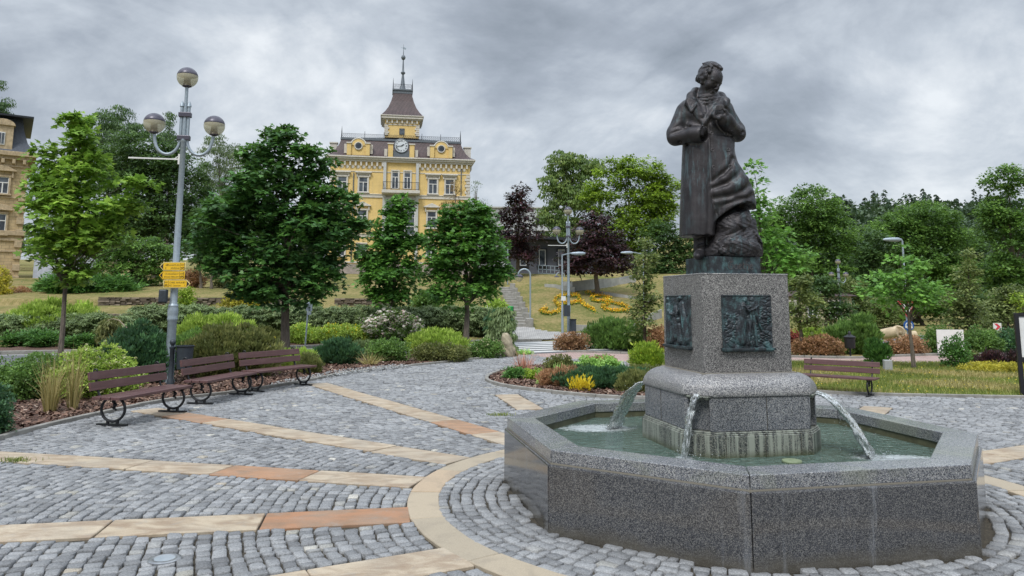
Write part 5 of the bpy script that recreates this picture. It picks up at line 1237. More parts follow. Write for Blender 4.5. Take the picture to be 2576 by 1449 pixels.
SH=[ # name,label,cx,by,w,h,mat,style,extra
('yew_ball','dark green clipped bush cut by the left edge, nearest the kerb',-22,1068,110,110,'shrub_dark','leaf',dict(d=9.6,z=0,leaf=.035)),
('box_shrub','olive green leafy shrub at the far left behind the dry grass tufts',78,1010,230,108,'shrub_green','leaf',dict(d=13.0,z=0,leaf=.05)),
('grass_clump','tall golden ornamental grass, left of the two beside the cream flowers',125,1040,110,160,'grass_dry','grass',dict(d=11.6,z=0)),
('grass_clump','tall golden ornamental grass directly in front of the cream flowered bush',182,1030,80,168,'grass_dry','grass',dict(d=11.9,z=0)),
('spirea_bush','pale green bush dotted with cream flower heads behind the first bench',232,1012,232,118,'shrub_light','leaf',dict(d=13.1,z=0,leaf=.05,flowers=('petal_cream',520,.028))),
('evergreen_shrub','dense blue green shrub behind the gap between first and second bench',352,965,180,136,'shrub_dark','needle',dict(d=15.6,z=0,leaf=.05)),
('evergreen_shrub','wide brownish green shrub behind the second bench with small yellow blooms',578,942,258,122,'shrub_brownish','needle',dict(d=16.6,z=0,leaf=.055,flowers=('petal_yellow',26,.025))),
('evergreen_shrub','fresh green upper shrub behind the litter bin',500,905,180,90,'shrub_green','needle',dict(d=18.6,z=0,leaf=.055)),
('juniper_shrub','small golden tipped shrub beside the end of the third bench',778,935,62,40,'shrub_brownish','needle',dict(d=18.2,z=0,leaf=.045)),
('spirea_bush','bright green low shrub behind the third bench',748,915,90,44,'shrub_light','needle',dict(d=19.5,z=0,leaf=.05)),
('evergreen_shrub','dark green shrub right of the big maple trunk',850,912,120,56,'shrub_dark','needle',dict(d=20.6,z=0,leaf=.055)),
('grass_clump','yellow brown low ornamental grass along the curved kerb',930,918,116,34,'grass_dry','grass',dict(d=20.4,z=0)),
('conifer_shrub','low silvery blue conifer in the middle of the bed',915,892,84,36,'shrub_hedge','needle',dict(d=23.2,z=0,leaf=.06)),
('evergreen_shrub','leafy green shrub left of the feathery light one',975,905,110,52,'shrub_green','leaf',dict(d=21.9,z=0,leaf=.06)),
('tamarisk_shrub','feathery bright green plume shrub beside the oval maple trunk',1098,885,165,62,'shrub_light','needle',dict(d=24.6,z=0,leaf=.06)),
('spirea_bush','long low bronze green spirea in front of the feathery shrub',1108,908,150,42,'shrub_brownish','leaf',dict(d=21.6,z=0,leaf=.05)),
('rose_bush','rounded shrub with pale yellow flowers next to the upright boulder',1222,896,92,46,'shrub_green','leaf',dict(d=23.3,z=0,leaf=.055,flowers=('petal_cream',330,.022))),
('sedum_plant','small lime plant beside the boulder near the path',1318,890,36,12,'shrub_sedum','leaf',dict(d=25.3,z=0,leaf=.05)),
('grass_clump','short yellow grass tuft at the foot of the boulder',1295,888,34,22,'grass_green','grass',dict(d=24.6,z=0)),
('weeping_shrub','drooping dark green plant hanging beside the boulder',1262,880,70,110,'shrub_hedge','weep',dict(d=26.3,z=0,leaf=.08)),
# across the road
('tamarisk_shrub','wide pale green plume shrub across the road behind the young maple',140,862,250,84,'shrub_light','needle',dict(d=29.2,z=.3,leaf=.085)),
('juniper_shrub','low dark juniper at the far kerb, left of the young maple trunk',85,878,150,40,'shrub_juniper','flat',dict(d=26.8,z=.1,leaf=.07)),
('juniper_shrub','low dark juniper at the far kerb, right of the young maple trunk',205,880,90,36,'shrub_juniper','flat',dict(d=26.8,z=.1,leaf=.07)),
('weeping_tree','small weeping shrub with a bent pale stem across the road',274,878,54,78,'shrub_brownish','weep',dict(d=27.2,z=.1,leaf=.075)),
('tamarisk_shrub','pale green plume hedge behind the lamp post',535,852,205,68,'shrub_light','needle',dict(d=28.6,z=.3,leaf=.08)),
('hypericum_shrub','mounded yellow green shrub across the road left of the maple trunk',668,866,90,44,'shrub_brownish','needle',dict(d=28.6,z=.2,leaf=.07)),
('hypericum_shrub','yellow flowering low shrub right of the big maple trunk',760,868,94,50,'shrub_light','leaf',dict(d=29.4,z=.2,leaf=.07,flowers=('petal_yellow',80,.03))),
('hypericum_shrub','long bed of yellow flowers in front of the white roses',870,868,170,46,'shrub_light','leaf',dict(d=29.6,z=.2,leaf=.07,flowers=('petal_yellow',420,.034))),
('rose_bush','white rose bed between the two slim maples',980,862,170,74,'shrub_green','leaf',dict(d=30.2,z=.12,leaf=.07,flowers=('petal_white',1500,.07))),
# terraces
('juniper_shrub','broad spreading bright green juniper on the lower lawn terrace',205,772,285,88,'shrub_juniper','flat',dict(d=39.6,leaf=.15,cov=5,dep=1.2)),
('juniper_shrub','upper dark part of the juniper carpet behind the spreading one',260,728,170,28,'shrub_juniper','flat',dict(d=46,leaf=.15)),
('barberry_shrub','rusty orange shrub at the left next to the golden thuja',42,768,74,42,'shrub_rust','leaf',dict(d=41,leaf=.11)),
('thuja_shrub','golden upright thuja cut by the left edge of the picture',-4,770,46,92,'shrub_gold','leaf',dict(d=40,leaf=.10,lumps=1)),
('thuja_shrub','golden green clipped thuja column right of the lamp post',463,784,40,58,'shrub_yellowgreen','leaf',dict(d=36.6,leaf=.09,lumps=1)),
('evergreen_shrub','bright yellow green bush below the dark maple crown',612,792,112,66,'shrub_gold','leaf',dict(d=36,leaf=.12)),
('evergreen_shrub','round green bush right of the maple trunk on the terrace',782,790,62,30,'shrub_green','leaf',dict(d=36.5,leaf=.1)),
('box_shrub','dark round clipped bush in front of the grey garden wall',182,728,42,26,'shrub_hedge','leaf',dict(d=47,leaf=.12)),
('box_shrub','grey green low hedge below the sandstone house door',95,732,110,16,'shrub_hedge','leaf',dict(d=52,leaf=.13)),
('box_shrub','dark bush at the foot of the low light green tree',300,730,60,28,'shrub_dark','leaf',dict(d=50,leaf=.13)),
('box_shrub','second dark bush right of the one under the light green tree',362,732,60,26,'shrub_dark','leaf',dict(d=50,leaf=.13)),
('barberry_shrub','pinkish brown dry shrub behind the yellow direction signs',482,722,60,42,'shrub_rust','leaf',dict(d=46,leaf=.12)),
('box_shrub','olive shrub between the small grey stems and the big maple',565,722,50,22,'shrub_brownish','leaf',dict(d=47,leaf=.12)),
('evergreen_shrub','green bush half hidden between the two slim maples',1075,800,80,70,'shrub_green','leaf',dict(d=36,leaf=.14)),
('evergreen_shrub','light green bush left of the side stairs',1248,790,50,60,'shrub_light','leaf',dict(d=37,leaf=.13)),
('conifer_shrub','tall dark drooping conifer at the end of the hedge by the path',1255,845,58,80,'shrub_dark','weep',dict(d=33,leaf=.12,z=.1)),
# island bed
('astilbe_plant','airy plant with pinkish red flower spikes in the island bed',1318,945,100,62,'grass_red','grass',dict(d=18.2,z=.02)),
('geranium_plant','low green leafy plant below the red spikes',1295,958,60,28,'shrub_juniper','leaf',dict(d=16.9,z=.02,leaf=.045)),
('geranium_plant','yellowish green low plant right of the leafy one in the island bed',1345,962,56,28,'shrub_yellowgreen','leaf',dict(d=16.7,z=.02,leaf=.04,cov=3.5)),
('iris_plant','upright sword shaped leaves, front pair in the island bed',1362,975,48,40,'shrub_sedum','blade',dict(d=15.9,z=.02)),
('iris_plant','upright sword shaped leaves in front of the olive spirea mound',1408,952,60,42,'shrub_sedum','blade',dict(d=17.4,z=.02)),
('spirea_bush','olive brown rounded mound in the island bed',1410,938,82,40,'shrub_brownish','leaf',dict(d=18.7,z=.02,leaf=.045)),
('spirea_bush','small rusty mound in front of the olive one',1446,955,62,30,'shrub_brownish','leaf',dict(d=17.2,z=.02,leaf=.04)),
('sedum_plant','fresh lime green domed sedum in the island bed',1482,946,64,44,'shrub_sedum','leaf',dict(d=17.9,z=.02,leaf=.05)),
('sedum_plant','second lime green sedum right of the domed one',1535,942,70,36,'shrub_sedum','leaf',dict(d=18.4,z=.02,leaf=.05)),
('spirea_bush','bronze mound at the back of the island bed behind the sedum',1508,925,90,32,'shrub_rust','leaf',dict(d=19.5,z=.02,leaf=.05,)),
('heather_carpet','wide dark green ground cover filling the right half of the island bed',1530,988,290,48,'shrub_dark','needle',dict(d=14.9,z=.02,leaf=.035,lumps=6)),
('heather_carpet','rust tipped heath plant in the middle of the island bed',1415,982,120,44,'shrub_rust','needle',dict(d=15.3,z=.02,leaf=.035)),
('heather_carpet','low heath plant by the fountain edge of the island bed',1610,996,110,48,'shrub_brownish','needle',dict(d=14.4,z=.02,leaf=.035)),
('loosestrife_plant','yellow leaved low plant at the front kerb of the island bed',1462,996,62,34,'petal_yellow','needle',dict(d=14.6,z=.02,leaf=.04,cov=.5)),
# beyond the brick path
('spirea_bush','rusty brown shrub left of the large green bush behind the brick path',1438,884,92,46,'shrub_rust','leaf',dict(d=27.2,z=0,leaf=.07)),
('evergreen_shrub','large round green bush left of the pedestal behind the brick path',1548,884,156,76,'shrub_green','needle',dict(d=27.6,z=0,leaf=.08)),
('spirea_bush','rusty shrub between the slender oak and the pedestal',1655,872,60,70,'shrub_rust','leaf',dict(d=26.5,z=0,leaf=.07)),
('broom_shrub','bright green shrub with tiny yellow flowers left of the pedestal',1628,922,84,56,'shrub_yellowgreen','needle',dict(d=20.3,z=.02,leaf=.05,flowers=('petal_yellow',120,.014))),
('meadow_plant','low mixed plants left of the pedestal by the kerb',1625,945,110,24,'shrub_brownish','leaf',dict(d=17.7,z=.02,leaf=.04)),
('evergreen_shrub','light green shrub with red leaves right beside the pedestal',1992,862,60,44,'shrub_crimson','leaf',dict(d=29,z=0,leaf=.08)),
('tamarisk_shrub','pale green bush behind the rust coloured spirea on the right',2040,866,110,50,'shrub_light','needle',dict(d=29.5,z=0,leaf=.08)),
('spirea_bush','rust coloured spirea right of the pedestal, left of the litter bin',2056,894,132,48,'shrub_rust','leaf',dict(d=25.2,z=0,leaf=.065)),
('evergreen_shrub','tall green bush directly behind the lantern shaped litter bin',2152,884,150,84,'shrub_green','needle',dict(d=26.6,z=0,leaf=.08)),
('conifer_shrub','small pointed green conifer right of the litter bin',2208,912,50,66,'shrub_juniper','needle',dict(d=20.6,z=.01,leaf=.055,lumps=1)),
('spirea_bush','rust brown spirea below the beige stone sculpture',2285,893,112,46,'shrub_rust','leaf',dict(d=25.4,z=0,leaf=.065)),
('evergreen_shrub','green bush between the sculpture and the white board',2358,884,86,62,'shrub_green','leaf',dict(d=27.4,z=0,leaf=.08)),
('evergreen_shrub','leafy green plant growing in front of the white board',2405,920,72,84,'shrub_juniper','leaf',dict(d=20.3,z=.01,leaf=.06,cov=2.6)),
('evergreen_shrub','broad green bush right of the white board',2465,886,120,62,'shrub_green','leaf',dict(d=27.2,z=0,leaf=.08)),
('spirea_bush','brownish green bush between the board plant and the barberry',2445,912,50,34,'shrub_brownish','leaf',dict(d=21.5,z=.01,leaf=.05)),
('evergreen_shrub','dark green bush below the red and white arrow sign',2535,878,110,50,'shrub_dark','leaf',dict(d=28.4,z=0,leaf=.08)),
('barberry_shrub','spiky dark purple barberry at the edge of the lawn',2495,916,74,34,'leaf_purple','needle',dict(d=20.8,z=.01,leaf=.05,cov=2.5)),
('barberry_shrub','second purple barberry behind the leg of the black board',2558,914,60,34,'leaf_purple','needle',dict(d=20.8,z=.01,leaf=.05,cov=2.5)),
('potentilla_shrub','low golden yellow ground cover along the right edge of the lawn',2505,934,180,22,'shrub_gold','leaf',dict(d=18.7,z=.01,leaf=.045,lumps=6)),
]
for s in SH:
    shrub(s[0],s[1],s[2],s[3],s[4],s[5],s[6],s[7],**s[8])
# long trailing hedge above the road
def hedge(name,label,p0,p1,w,h,mat,leaf,cov=4.5,wob=.12):
    p0=np.array(p0,float);p1=np.array(p1,float); L=np.linalg.norm(p1-p0); n=int(L/ (w*.55))+1; bl=[]
    for i in range(n):
        t=i/(n-1); q=p0*(1-t)+p1*t; z=max(float(TZ(q[0],q[1])),0); hh=h*(1+wob*math.sin(t*23)+wob*.6*math.sin(t*51)); bl.append((q[0],q[1]+rng.normal(0,.08),z+hh*.5,w*.62,w*.5,hh*.56))
    root=thing(name,label,'hedge',(p0[0],p0[1],float(TZ(*p0[:2]))))
    P_,Dn,rn,cc=crown_pts(bl,leaf,cov,leaf*2.2,.6,.2,.7); m=len(P_)
    T_=Dn*np.array([.8,.8,.1])+np.array([0,0,-.45])+rng.normal(0,.4,(m,3)); N_=unit(Dn+np.array([0,0,.7])+rng.normal(0,.4,(m,3)))
    leaves('foliage',P_,T_,N_,leaf*1.7*rng.uniform(.6,1.3,m),rn,mat,LONG,root); return root
hedge('trailing_hedge','long grey green trailing hedge running from the lamp post to the side path',(-15.0,31.2),(-.9,35.2),1.7,1.25,'shrub_hedge',.07,5.5,.03)
hedge('trailing_hedge','far left part of the grey green hedge below the dry stone wall',(-24,29.6),(-15.6,30.0),1.5,.95,'shrub_hedge',.075,5.5,.03)
# ---- orange flower lettering planted on the slope
def letter(name,label,paths,wid=9):
    pts=[]
    for path in paths:
        line=spline(path,8)
        for a,b in zip(line[:-1],line[1:]):
            n=max(1,int(math.hypot(b[0]-a[0],b[1]-a[1])*3.6))
            for k in range(n):
                t=rng.random(); x=a[0]+(b[0]-a[0])*t+rng.uniform(-1,1)*wid*.5; y=a[1]+(b[1]-a[1])*t+rng.uniform(-1,1)*wid*.33; pts.append((x,y))
    P_=[]
    c0=HIT(*pts[0])
    for x,y in pts:
        r_=ray(x,y); t=c0[1]*.8
        # fast march from near the known distance
        tt=np.linspace(34,62,281); zz_=TZ(r_[0]/r_[1]*tt,tt)-(CAMH+r_[2]/r_[1]*tt); i=np.argmax(zz_>0); yy=tt[i]; P_.append((r_[0]/r_[1]*yy,yy,float(TZ(r_[0]/r_[1]*yy,yy))))
    P_=np.array(P_); o=thing(name,label,'flower bed',tuple(P_[0]),0,'flower letters on the slope')
    n=len(P_); g_=leaves('foliage',P_+np.array([0,0,.01]),rdir(n)*np.array([1,1,.2])+np.array([0,0,.5]),rdir(n),np.full(n,.15),rng.random(n),'shrub_green',KITE,o)
    f_=petals('blossoms',np.repeat(P_,2,0)+np.array([0,0,.13])+rng.normal(0,.05,(2*n,3)),.042,'petal_orange'); attach(f_,o)
Z8=lambda l:[((2000+a/3.083)*.6289,(950+b/3.083)*.6289) for a,b in l]
letter('flower_letter','orange and yellow flowers planted as a large letter A on the slope',[Z8([(585,890),(510,915),(555,945),(650,948),(725,925),(742,870),(700,830),(690,775),(740,742),(800,728),(880,728),(965,730),(985,790),(1045,850),(1110,885),(1175,925)]),Z8([(735,838),(800,828),(900,825),(985,805)])])
letter('flower_letter','orange and yellow flowers planted as a curly letter S right of the A',[Z8([(1345,800),(1350,765),(1260,738),(1160,732),(1135,765),(1190,798),(1290,800),(1400,822),(1500,845),(1590,885),(1545,918),(1400,918),(1290,895),(1275,855),(1350,848)]),Z8([(1065,688),(1110,705),(1190,690)])])
# ================================================================ BUILDINGS
M4=Matrix.Translation
def frame_at(px,d,rz,z=0):
    p=D(px,700,d); return (p[0],p[1],z)
def window(parent,u,z0,z1,w,hood=None,mull=True,trim='stucco_trim',y=0.0,sill=True,name='window'):
    "window seen from -y side: glass set back, white frame, stone surround; u centre, z0..z1"
    zc=(z0+z1)/2; h=z1-z0
    mb=MB(); t=.14
    mb.box((u-w/2-t/2,y-.05,zc),(t,.16,h)); mb.box((u+w/2+t/2,y-.05,zc),(t,.16,h)); mb.box((u,y-.06,z1+t/2),(w+2*t,.18,t))
    if sill: mb.box((u,y-.11,z0-.07),(w+2*t+.16,.28,.13))
    if hood=='flat': mb.box((u,y-.16,z1+.52),(w+.85,.42,.11)); mb.box((u,y-.09,z1+.38),(w+.6,.26,.16)); mb.box((u-w/2-.22,y-.09,z1+.16),(.13,.24,.3)); mb.box((u+w/2+.22,y-.09,z1+.16),(.13,.24,.3)); mb.box((u,y-.04,z1+.23),(w+.2,.1,.16))
    if hood=='ped':
        mb.box((u,y-.14,z1+.50),(w+.9,.36,.1)); mb.box((u-w/2-.22,y-.09,z1+.2),(.13,.24,.5)); mb.box((u+w/2+.22,y-.09,z1+.2),(.13,.24,.5)); a=(w+.9)/2
        mb.plate([(-a,0),(a,0),(0,.42)],M4((u,y+.0,z1+.55))@Matrix.Rotation(R(90),4,'X'),.24); 
    if hood=='arc':
        a=(w+.7)/2; pts=[(-a,0)]+[(a*math.cos(t_),.38*math.sin(t_)) for t_ in np.linspace(math.pi,0,9)]+[(a,0)]
        mb.box((u,y-.14,z1+.32),(w+.8,.34,.1)); mb.plate(pts[1:-1],M4((u,y,z1+.37))@Matrix.Rotation(R(90),4,'X'),.22)
    o=mb.build(name,MT[trim],parent,bevel=.012,seg=1)
    fr=MB(); f_=.05; yy=y-.045
    fr.box((u-w/2+f_/2,yy,zc),(f_,.05,h)); fr.box((u+w/2-f_/2,yy,zc),(f_,.05,h)); fr.box((u,yy-.002,z1-f_/2),(w,.05,f_)); fr.box((u,yy-.002,z0+f_/2),(w,.05,f_))
    if mull: fr.box((u,yy-.004,z0+h*.66),(w,.05,.07)); fr.box((u,yy-.006,z0+h*.33),(.08,.05,h*.66))
    fr.build('frame',MT['white_paint'],o)
    g_=MB(); g_.box((u,y-.018,zc),(w,.024,h)); g_.build('pane',MT['window_glass'],o)
    return o
hall=thing('town_hall','yellow three storey town hall with clock, mansard roof and slender central tower','building',frame_at(1003,85,0),R(9.5))
HW=7.95; DP=13.0; Zb=3.0; ZC_=17.75   # half width, depth, foot, cornice underside
UZ=lambda py:CAMH+(762-py)*85/FPX
def hp_wall(): 
    mb=MB(); mb.prism([(-HW,0),(HW,0),(HW,DP),(-HW,DP)],6.0,ZC_); mb.build('wall',MT['facade_yellow'],hall)
    mb=MB(); mb.prism([(-HW-.15,-.15),(HW+.15,-.15),(HW+.15,DP),(-HW-.15,DP)],Zb-1,5.995); mb.build('stone_base',simple('plinth_stone',(.34,.29,.26),.9,.3,3,bumps=.6),hall)
    # bands and cornice, quoins
    mb=MB(); e=.14
    def band(z,h,out): mb.prism([(-HW-out,-out),(HW+out,-out),(HW+out,DP+out),(-HW-out,DP+out)],z,z+h)
    band(13.6,.34,.10); band(13.94,.1,.17); band(9.05,.3,.10); band(9.35,.1,.17); band(6.1,.2,.08); band(16.55,.1,.06); band(ZC_-.02,.22,.28); band(ZC_+.20,.2,.48); band(ZC_+.40,.16,.62)
    mb.build('cornice',MT['stucco_trim'],hall,bevel=.02,seg=1)
    mb=MB()
    for i in range(26):
        u=-HW+.35+i*(2*HW-.7)/25
        if abs(u)<2.0: continue
        q_=MB(); q_.box((u,-.14,ZC_-.28),(.20,.28,.46)); q_.build('bracket',MT['stucco_trim'],hall)
    for i in range(20): q_=MB(); q_.box((HW+.14,.5+i*.62,ZC_-.28),(.28,.2,.46)); q_.build('bracket',MT['stucco_trim'],hall)
    for i in range(25):
        u=-HW+.35+(i+.5)*(2*HW-.7)/25
        if abs(u)<2.0: continue
        q_=MB(); q_.lathe([(.20,0),(.18,.05),(.05,.06),(.001,.06)],(u,-.0,ZC_-.62),12,ax=Matrix.Rotation(R(90),3,'X')); q_.build('rosette',MT['stucco_trim'],hall)
    mb=MB(); 
    for s in (-1,1):
        z=9.5; k=0
        while z<16.4:
            w=.62 if k%2 else .46; mb.box((s*(HW-w/2+.05),-.04,z+.17),(w,.14,.31)); mb.box((s*(HW+.005),w/2-.02,z+.17),(.13,w,.31)); z+=.37; k+=1
    mb.build('quoins',MT['stucco_trim'],hall,bevel=.02,seg=1)
hp_wall()
for u in (-6.6,-4.25,3.68,5.62): window(hall,u,14.25-.02,16.0-.06,.98 if u>-6 else 1.0,'flat')
for u in (-6.6,-4.25,3.60,5.62): window(hall,u,10.25,12.15,1.0,'ped')
for u in (-6.6,-4.25,3.6,5.62): window(hall,u,6.9,8.3,1.0,None)
# central bay with balcony and tall glazed stair window
mb=MB(); 
for s in (-1,1): mb.box((s*1.86,-.16,11.7),(.34,.34,12.0))
mb.box((0,-.16,13.55),(4.0,.3,.25)); mb.build('central_bay',MT['stucco_grey'],hall,bevel=.02,seg=1)
for u in (-.66,.72): window(hall,u,14.72,16.75,.72,None,sill=False,name='balcony_door')
mb=MB(); mb.box((0,-.72,14.22),(4.3,1.2,.34)); mb.box((0,-.66,14.02),(4.1,1.0,.1)); bal=mb.build('balcony',MT['stucco_trim'],hall,bevel=.02)
mb=MB()
for i in range(25): mb.box((-2.0+i*4.0/24,-1.22,14.85),(.025,.025,.9))
mb.box((0,-1.22,15.3),(4.08,.05,.05)); mb.box((0,-1.22,14.5),(4.08,.04,.04))
for s in(-1,1):
    for k in range(5): mb.box((s*2.02,-1.15+k*.24,14.85),(.025,.025,.9))
    mb.box((s*2.02,-.66,15.3),(.05,1.12,.05))
mb.build('railing',MT['dark_metal'],bal)
mb=MB(); mb.box((0,-.05,10.9),(3.3,.1,5.2)); sg=mb.build('stair_window',MT['window_glass'],hall)
mb=MB()
for u in (-1.65,-.55,.55,1.65): mb.box((u,-.13,10.9),(.09,.1,5.2))
for k in range(6): mb.box((0,-.135,8.35+k*1.0),(3.3,.09,.07))
mb.build('frame',MT['white_paint'],sg)
mb=MB()
for k in range(34): 
    h=random.uniform(.8,3.2); mb.box((-1.6+k*.097,-.115,13.4-h/2),(.03,.01,h))
mb.build('hanging_strips',MT['curtain'],sg)
# mansard roof
mb=MB(); prof=[(0,0),(.55,.30),(1.0,.85),(1.35,1.55),(1.6,2.25)]
e0=.55; vs=[];fs=[]
for ins,z in prof:
    a=HW+e0-ins; vs+=[(-a,-e0+ins,ZC_+.57+z),(a,-e0+ins,ZC_+.57+z),(a,DP+e0-ins,ZC_+.57+z),(-a,DP+e0-ins,ZC_+.57+z)]
for i in range(len(prof)-1):
    for k in range(4): fs.append((i*4+k,i*4+(k+1)%4,i*4+4+(k+1)%4,i*4+4+k))
mb.add(vs,fs); roof=mb.build('roof',MT['roof_tiles'],hall)
zt=ZC_+.57+2.25; a=HW+e0-1.6
mb=MB(); mb.prism([(-a-.12,-e0+1.48),(a+.12,-e0+1.48),(a+.12,DP+e0-1.48),(-a-.12,DP+e0-1.48)],zt-.1,zt+.14)
mb.prism([(-a,-e0+1.6),(a,-e0+1.6),(a,DP-1),(-a,DP-1)],zt+.14,zt+.75,top=[(-1.8,3),(1.8,3),(1.8,DP-4),(-1.8,DP-4)]); mb.build('roof_cap',MT['roof_lead'],roof)
mb=MB(); n=60
for i in range(n+1):
    u=-a+2*a*i/n; mb.box((u,1.0,zt+.40),(.022,.022,.5)); 
    if i<n: mb.bar((u,1.0,zt+.2),(u+2*a/n,1.0,zt+.6),.018); mb.bar((u,1.0,zt+.6),(u+2*a/n,1.0,zt+.2),.018)
mb.box((0,1.0,zt+.64),(2*a,.03,.03)); mb.box((0,1.0,zt+.16),(2*a,.03,.03))
for s in(-1,1): mb.tube([(s*a,1.0,zt+.1),(s*a,1.0,zt+.9),(s*a,1.0,zt+1.5)],[.08,.05,.008],6)
for s in (-.62,-.3,.02,.34,.66): mb.box((s*a,1.0,zt+.5),(.05,.05,.9))
mb.build('roof_railing',MT['dark_metal'],roof)
def dormer(u):
    mb=MB(); y=-.28; zb=ZC_+.62
    mb.box((u,y+.5,zb+.62),(2.2,1.2,1.24)); 
    for s in(-1,1): mb.box((u+s*1.05,y-.08,zb+.68),(.46,.5,1.36)); 
    pts=[(.80*math.cos(t_),.80*math.sin(t_)) for t_ in np.linspace(0,math.pi,13)]
    mb.plate(pts,M4((u,y+.5,zb+1.15))@Matrix.Rotation(R(90),4,'X'),.68)
    d_=mb.build('dormer',MT['facade_yellow'],roof)
    mb=MB(); 
    for s in(-1,1): mb.box((u+s*1.05,y-.1,zb+1.42),(.62,.62,.14)); mb.box((u+s*1.45,y+.3,zb+.8),(.3,.5,1.1))
    pp=[(u+.86*math.cos(t_),y-.16,zb+1.13+.86*math.sin(t_)) for t_ in np.linspace(0,math.pi,13)]; mb.tube(pp,.09,6)
    pp=[(u+.42*math.cos(t_),y-.19,zb+1.1+.42*math.sin(t_)) for t_ in np.linspace(0,2*math.pi,17)]; mb.tube(pp,.07,6,cap=False)
    mb.build('dormer_trim',MT['stucco_trim'],d_)if False else attach_plain(mb.build('dormer_trim',MT['stucco_trim'],None),roof)
    mb=MB(); mb.lathe([(.38,0),(.38,.03),(.001,.03)],(u,y-.185,zb+1.1),16,ax=Matrix.Rotation(R(90),3,'X')); attach_plain(mb.build('round_window',MT['window_glass'],None),roof)
def attach_plain(o,p): o.parent=p; return o
dormer(-4.9); dormer(4.55)
# clock between two piers
mb=MB()
for s in (-1,1): mb=MB(); mb.box((s*1.22-.05,-.30,ZC_+1.3),(.55,.6,1.5)); mb.build('clock_pier',MT['facade_yellow'],hall)
mb=MB()
for s in (-1,1): mb.box((s*1.22-.05,-.32,ZC_+2.1),(.72,.74,.14)); mb.box((s*1.75-.05,-.1,ZC_+1.05),(.35,.4,.95))
mb.build('pier_caps',MT['stucco_trim'],hall)
mb=MB(); mb.box((-.05,-.2,ZC_+.95),(2.0,.5,.75)); mb.build('clock_apron',MT['roof_lead'],hall)
AX=Matrix.Rotation(R(90),3,'X'); cz=ZC_+1.9
mb=MB(); mb.lathe([(.86,0),(.86,.14),(.78,.18),(.74,.14)],(-.05,-.38,cz),40,ax=AX); ck=mb.build('clock',MT['roof_lead'],hall,smooth=True)
mb=MB(); mb.lathe([(.78,.0),(.78,.145),(.001,.145)],(-.05,-.38,cz),40,ax=AX); attach_plain(mb.build('clock_face',MT['clock_white'],None),ck)
mb=MB(); yq=-.535
for h,t_ in enumerate(('XII','I','II','III','IV','V','VI','VII','VIII','IX','X','XI')):
    an=-h*math.pi/6; Mx=M4((-.05,yq,cz))@Matrix.Rotation(R(90),4,'X')@Matrix.Rotation(an,4,'Z')@M4((0,.50,0)); add_text(mb,t_,.24,Mx,'CENTER',.008)
attach_plain(mb.build('numerals',MT['black_paint'],None),ck)
def hand(deg,L_,w,tail):
    an=-R(deg); Mx=M4((-.05,yq-.03,cz))@Matrix.Rotation(R(90),4,'X')@Matrix.Rotation(an,4,'Z'); mb=MB(); mb.plate([(-w*.6,-tail),(w*.6,-tail),(w,L_*.6),(0,L_),(-w,L_*.6)],Mx,.02); attach_plain(mb.build('clock_hand',MT['black_paint'],None),ck)
hand(262,.62,.035,.15); hand(58,.42,.05,.1)
# tower
tz=zt+.4; tw=2.0; ty=3.2
mb=MB(); mb.prism([(-tw,ty-tw),(tw,ty-tw),(tw,ty+tw),(-tw,ty+tw)],tz,tz+2.2); tower=mb.build('tower',MT['facade_yellow'],hall)
mb=MB()
for k in range(5):
    w=.55 if k%2 else .42
    for s in(-1,1): mb.box((s*(tw-w/2+.05),ty-tw-.03,tz+.35+k*.25),(w,.12,.2))
for z,h,o_ in ((1.15+.35,.1,.06),(2.1,.15,.2),(2.25,.28,.42),(2.53,.1,.52)): mb.prism([(-tw-o_,ty-tw-o_),(tw+o_,ty-tw-o_),(tw+o_,ty+tw+o_),(-tw-o_,ty+tw+o_)],tz+z,tz+z+h)
for i in range(7): mb.box((-tw+.25+i*(2*tw-.5)/6,ty-tw-.12,tz+1.9),(.17,.22,.36))
for i in range(6): mb.lathe([(.15,0),(.13,.05),(.001,.05)],(-tw+.25+(i+.5)*(2*tw-.5)/6,ty-tw,tz+1.82),10,ax=AX)
mb.build('tower_cornice',MT['stucco_trim'],tower)
mb=MB(); mb.box((0,ty-tw-.01,tz+.75),(.62,.08,.75)); mb.build('tower_window',MT['window_glass'],tower)
mb=MB(); vs=[];fs=[]; pr=[(tw+.42,0),(tw+.02,.5),(tw-.36,1.15),(tw-.66,1.95),(tw-.86,2.75),(tw-.98,3.35)]
for a_,z in pr: vs+=[(-a_,ty-a_,tz+2.64+z),(a_,ty-a_,tz+2.64+z),(a_,ty+a_,tz+2.64+z),(-a_,ty+a_,tz+2.64+z)]
for i in range(len(pr)-1):
    for k in range(4): fs.append((i*4+k,i*4+(k+1)%4,i*4+4+(k+1)%4,i*4+4+k))
fs.append((20,21,22,23)); mb.add(vs,fs); tr=mb.build('tower_roof',MT['roof_tiles'],hall)
z2=tz+2.64+3.35; a_=tw-.98
mb=MB(); mb.prism([(-a_-.1,ty-a_-.1),(a_+.1,ty-a_-.1),(a_+.1,ty+a_+.1),(-a_-.1,ty+a_+.1)],z2-.35,z2); mb.prism([(-a_-.2,ty-a_-.2),(a_+.2,ty-a_-.2),(a_+.2,ty+a_+.2),(-a_-.2,ty+a_+.2)],z2,z2+.18)
mb.build('lantern_band',MT['roof_lead'],tr)
mb=MB(); mb.lathe([(.62,0),(.55,.15),(.38,.3),(.27,.8),(.2,1.4),(.14,2.0),(.12,2.15),(.26,2.3),(.28,2.42),(.14,2.6),(.1,3.1),(.07,3.9),(.06,4.0),(.20,4.1),(.28,4.32),(.2,4.55),(.05,4.65),(.03,5.2),(.015,6.0)],(0,ty,z2+.15),10)
mb.build('spire',MT['roof_lead'],tr,smooth=True)
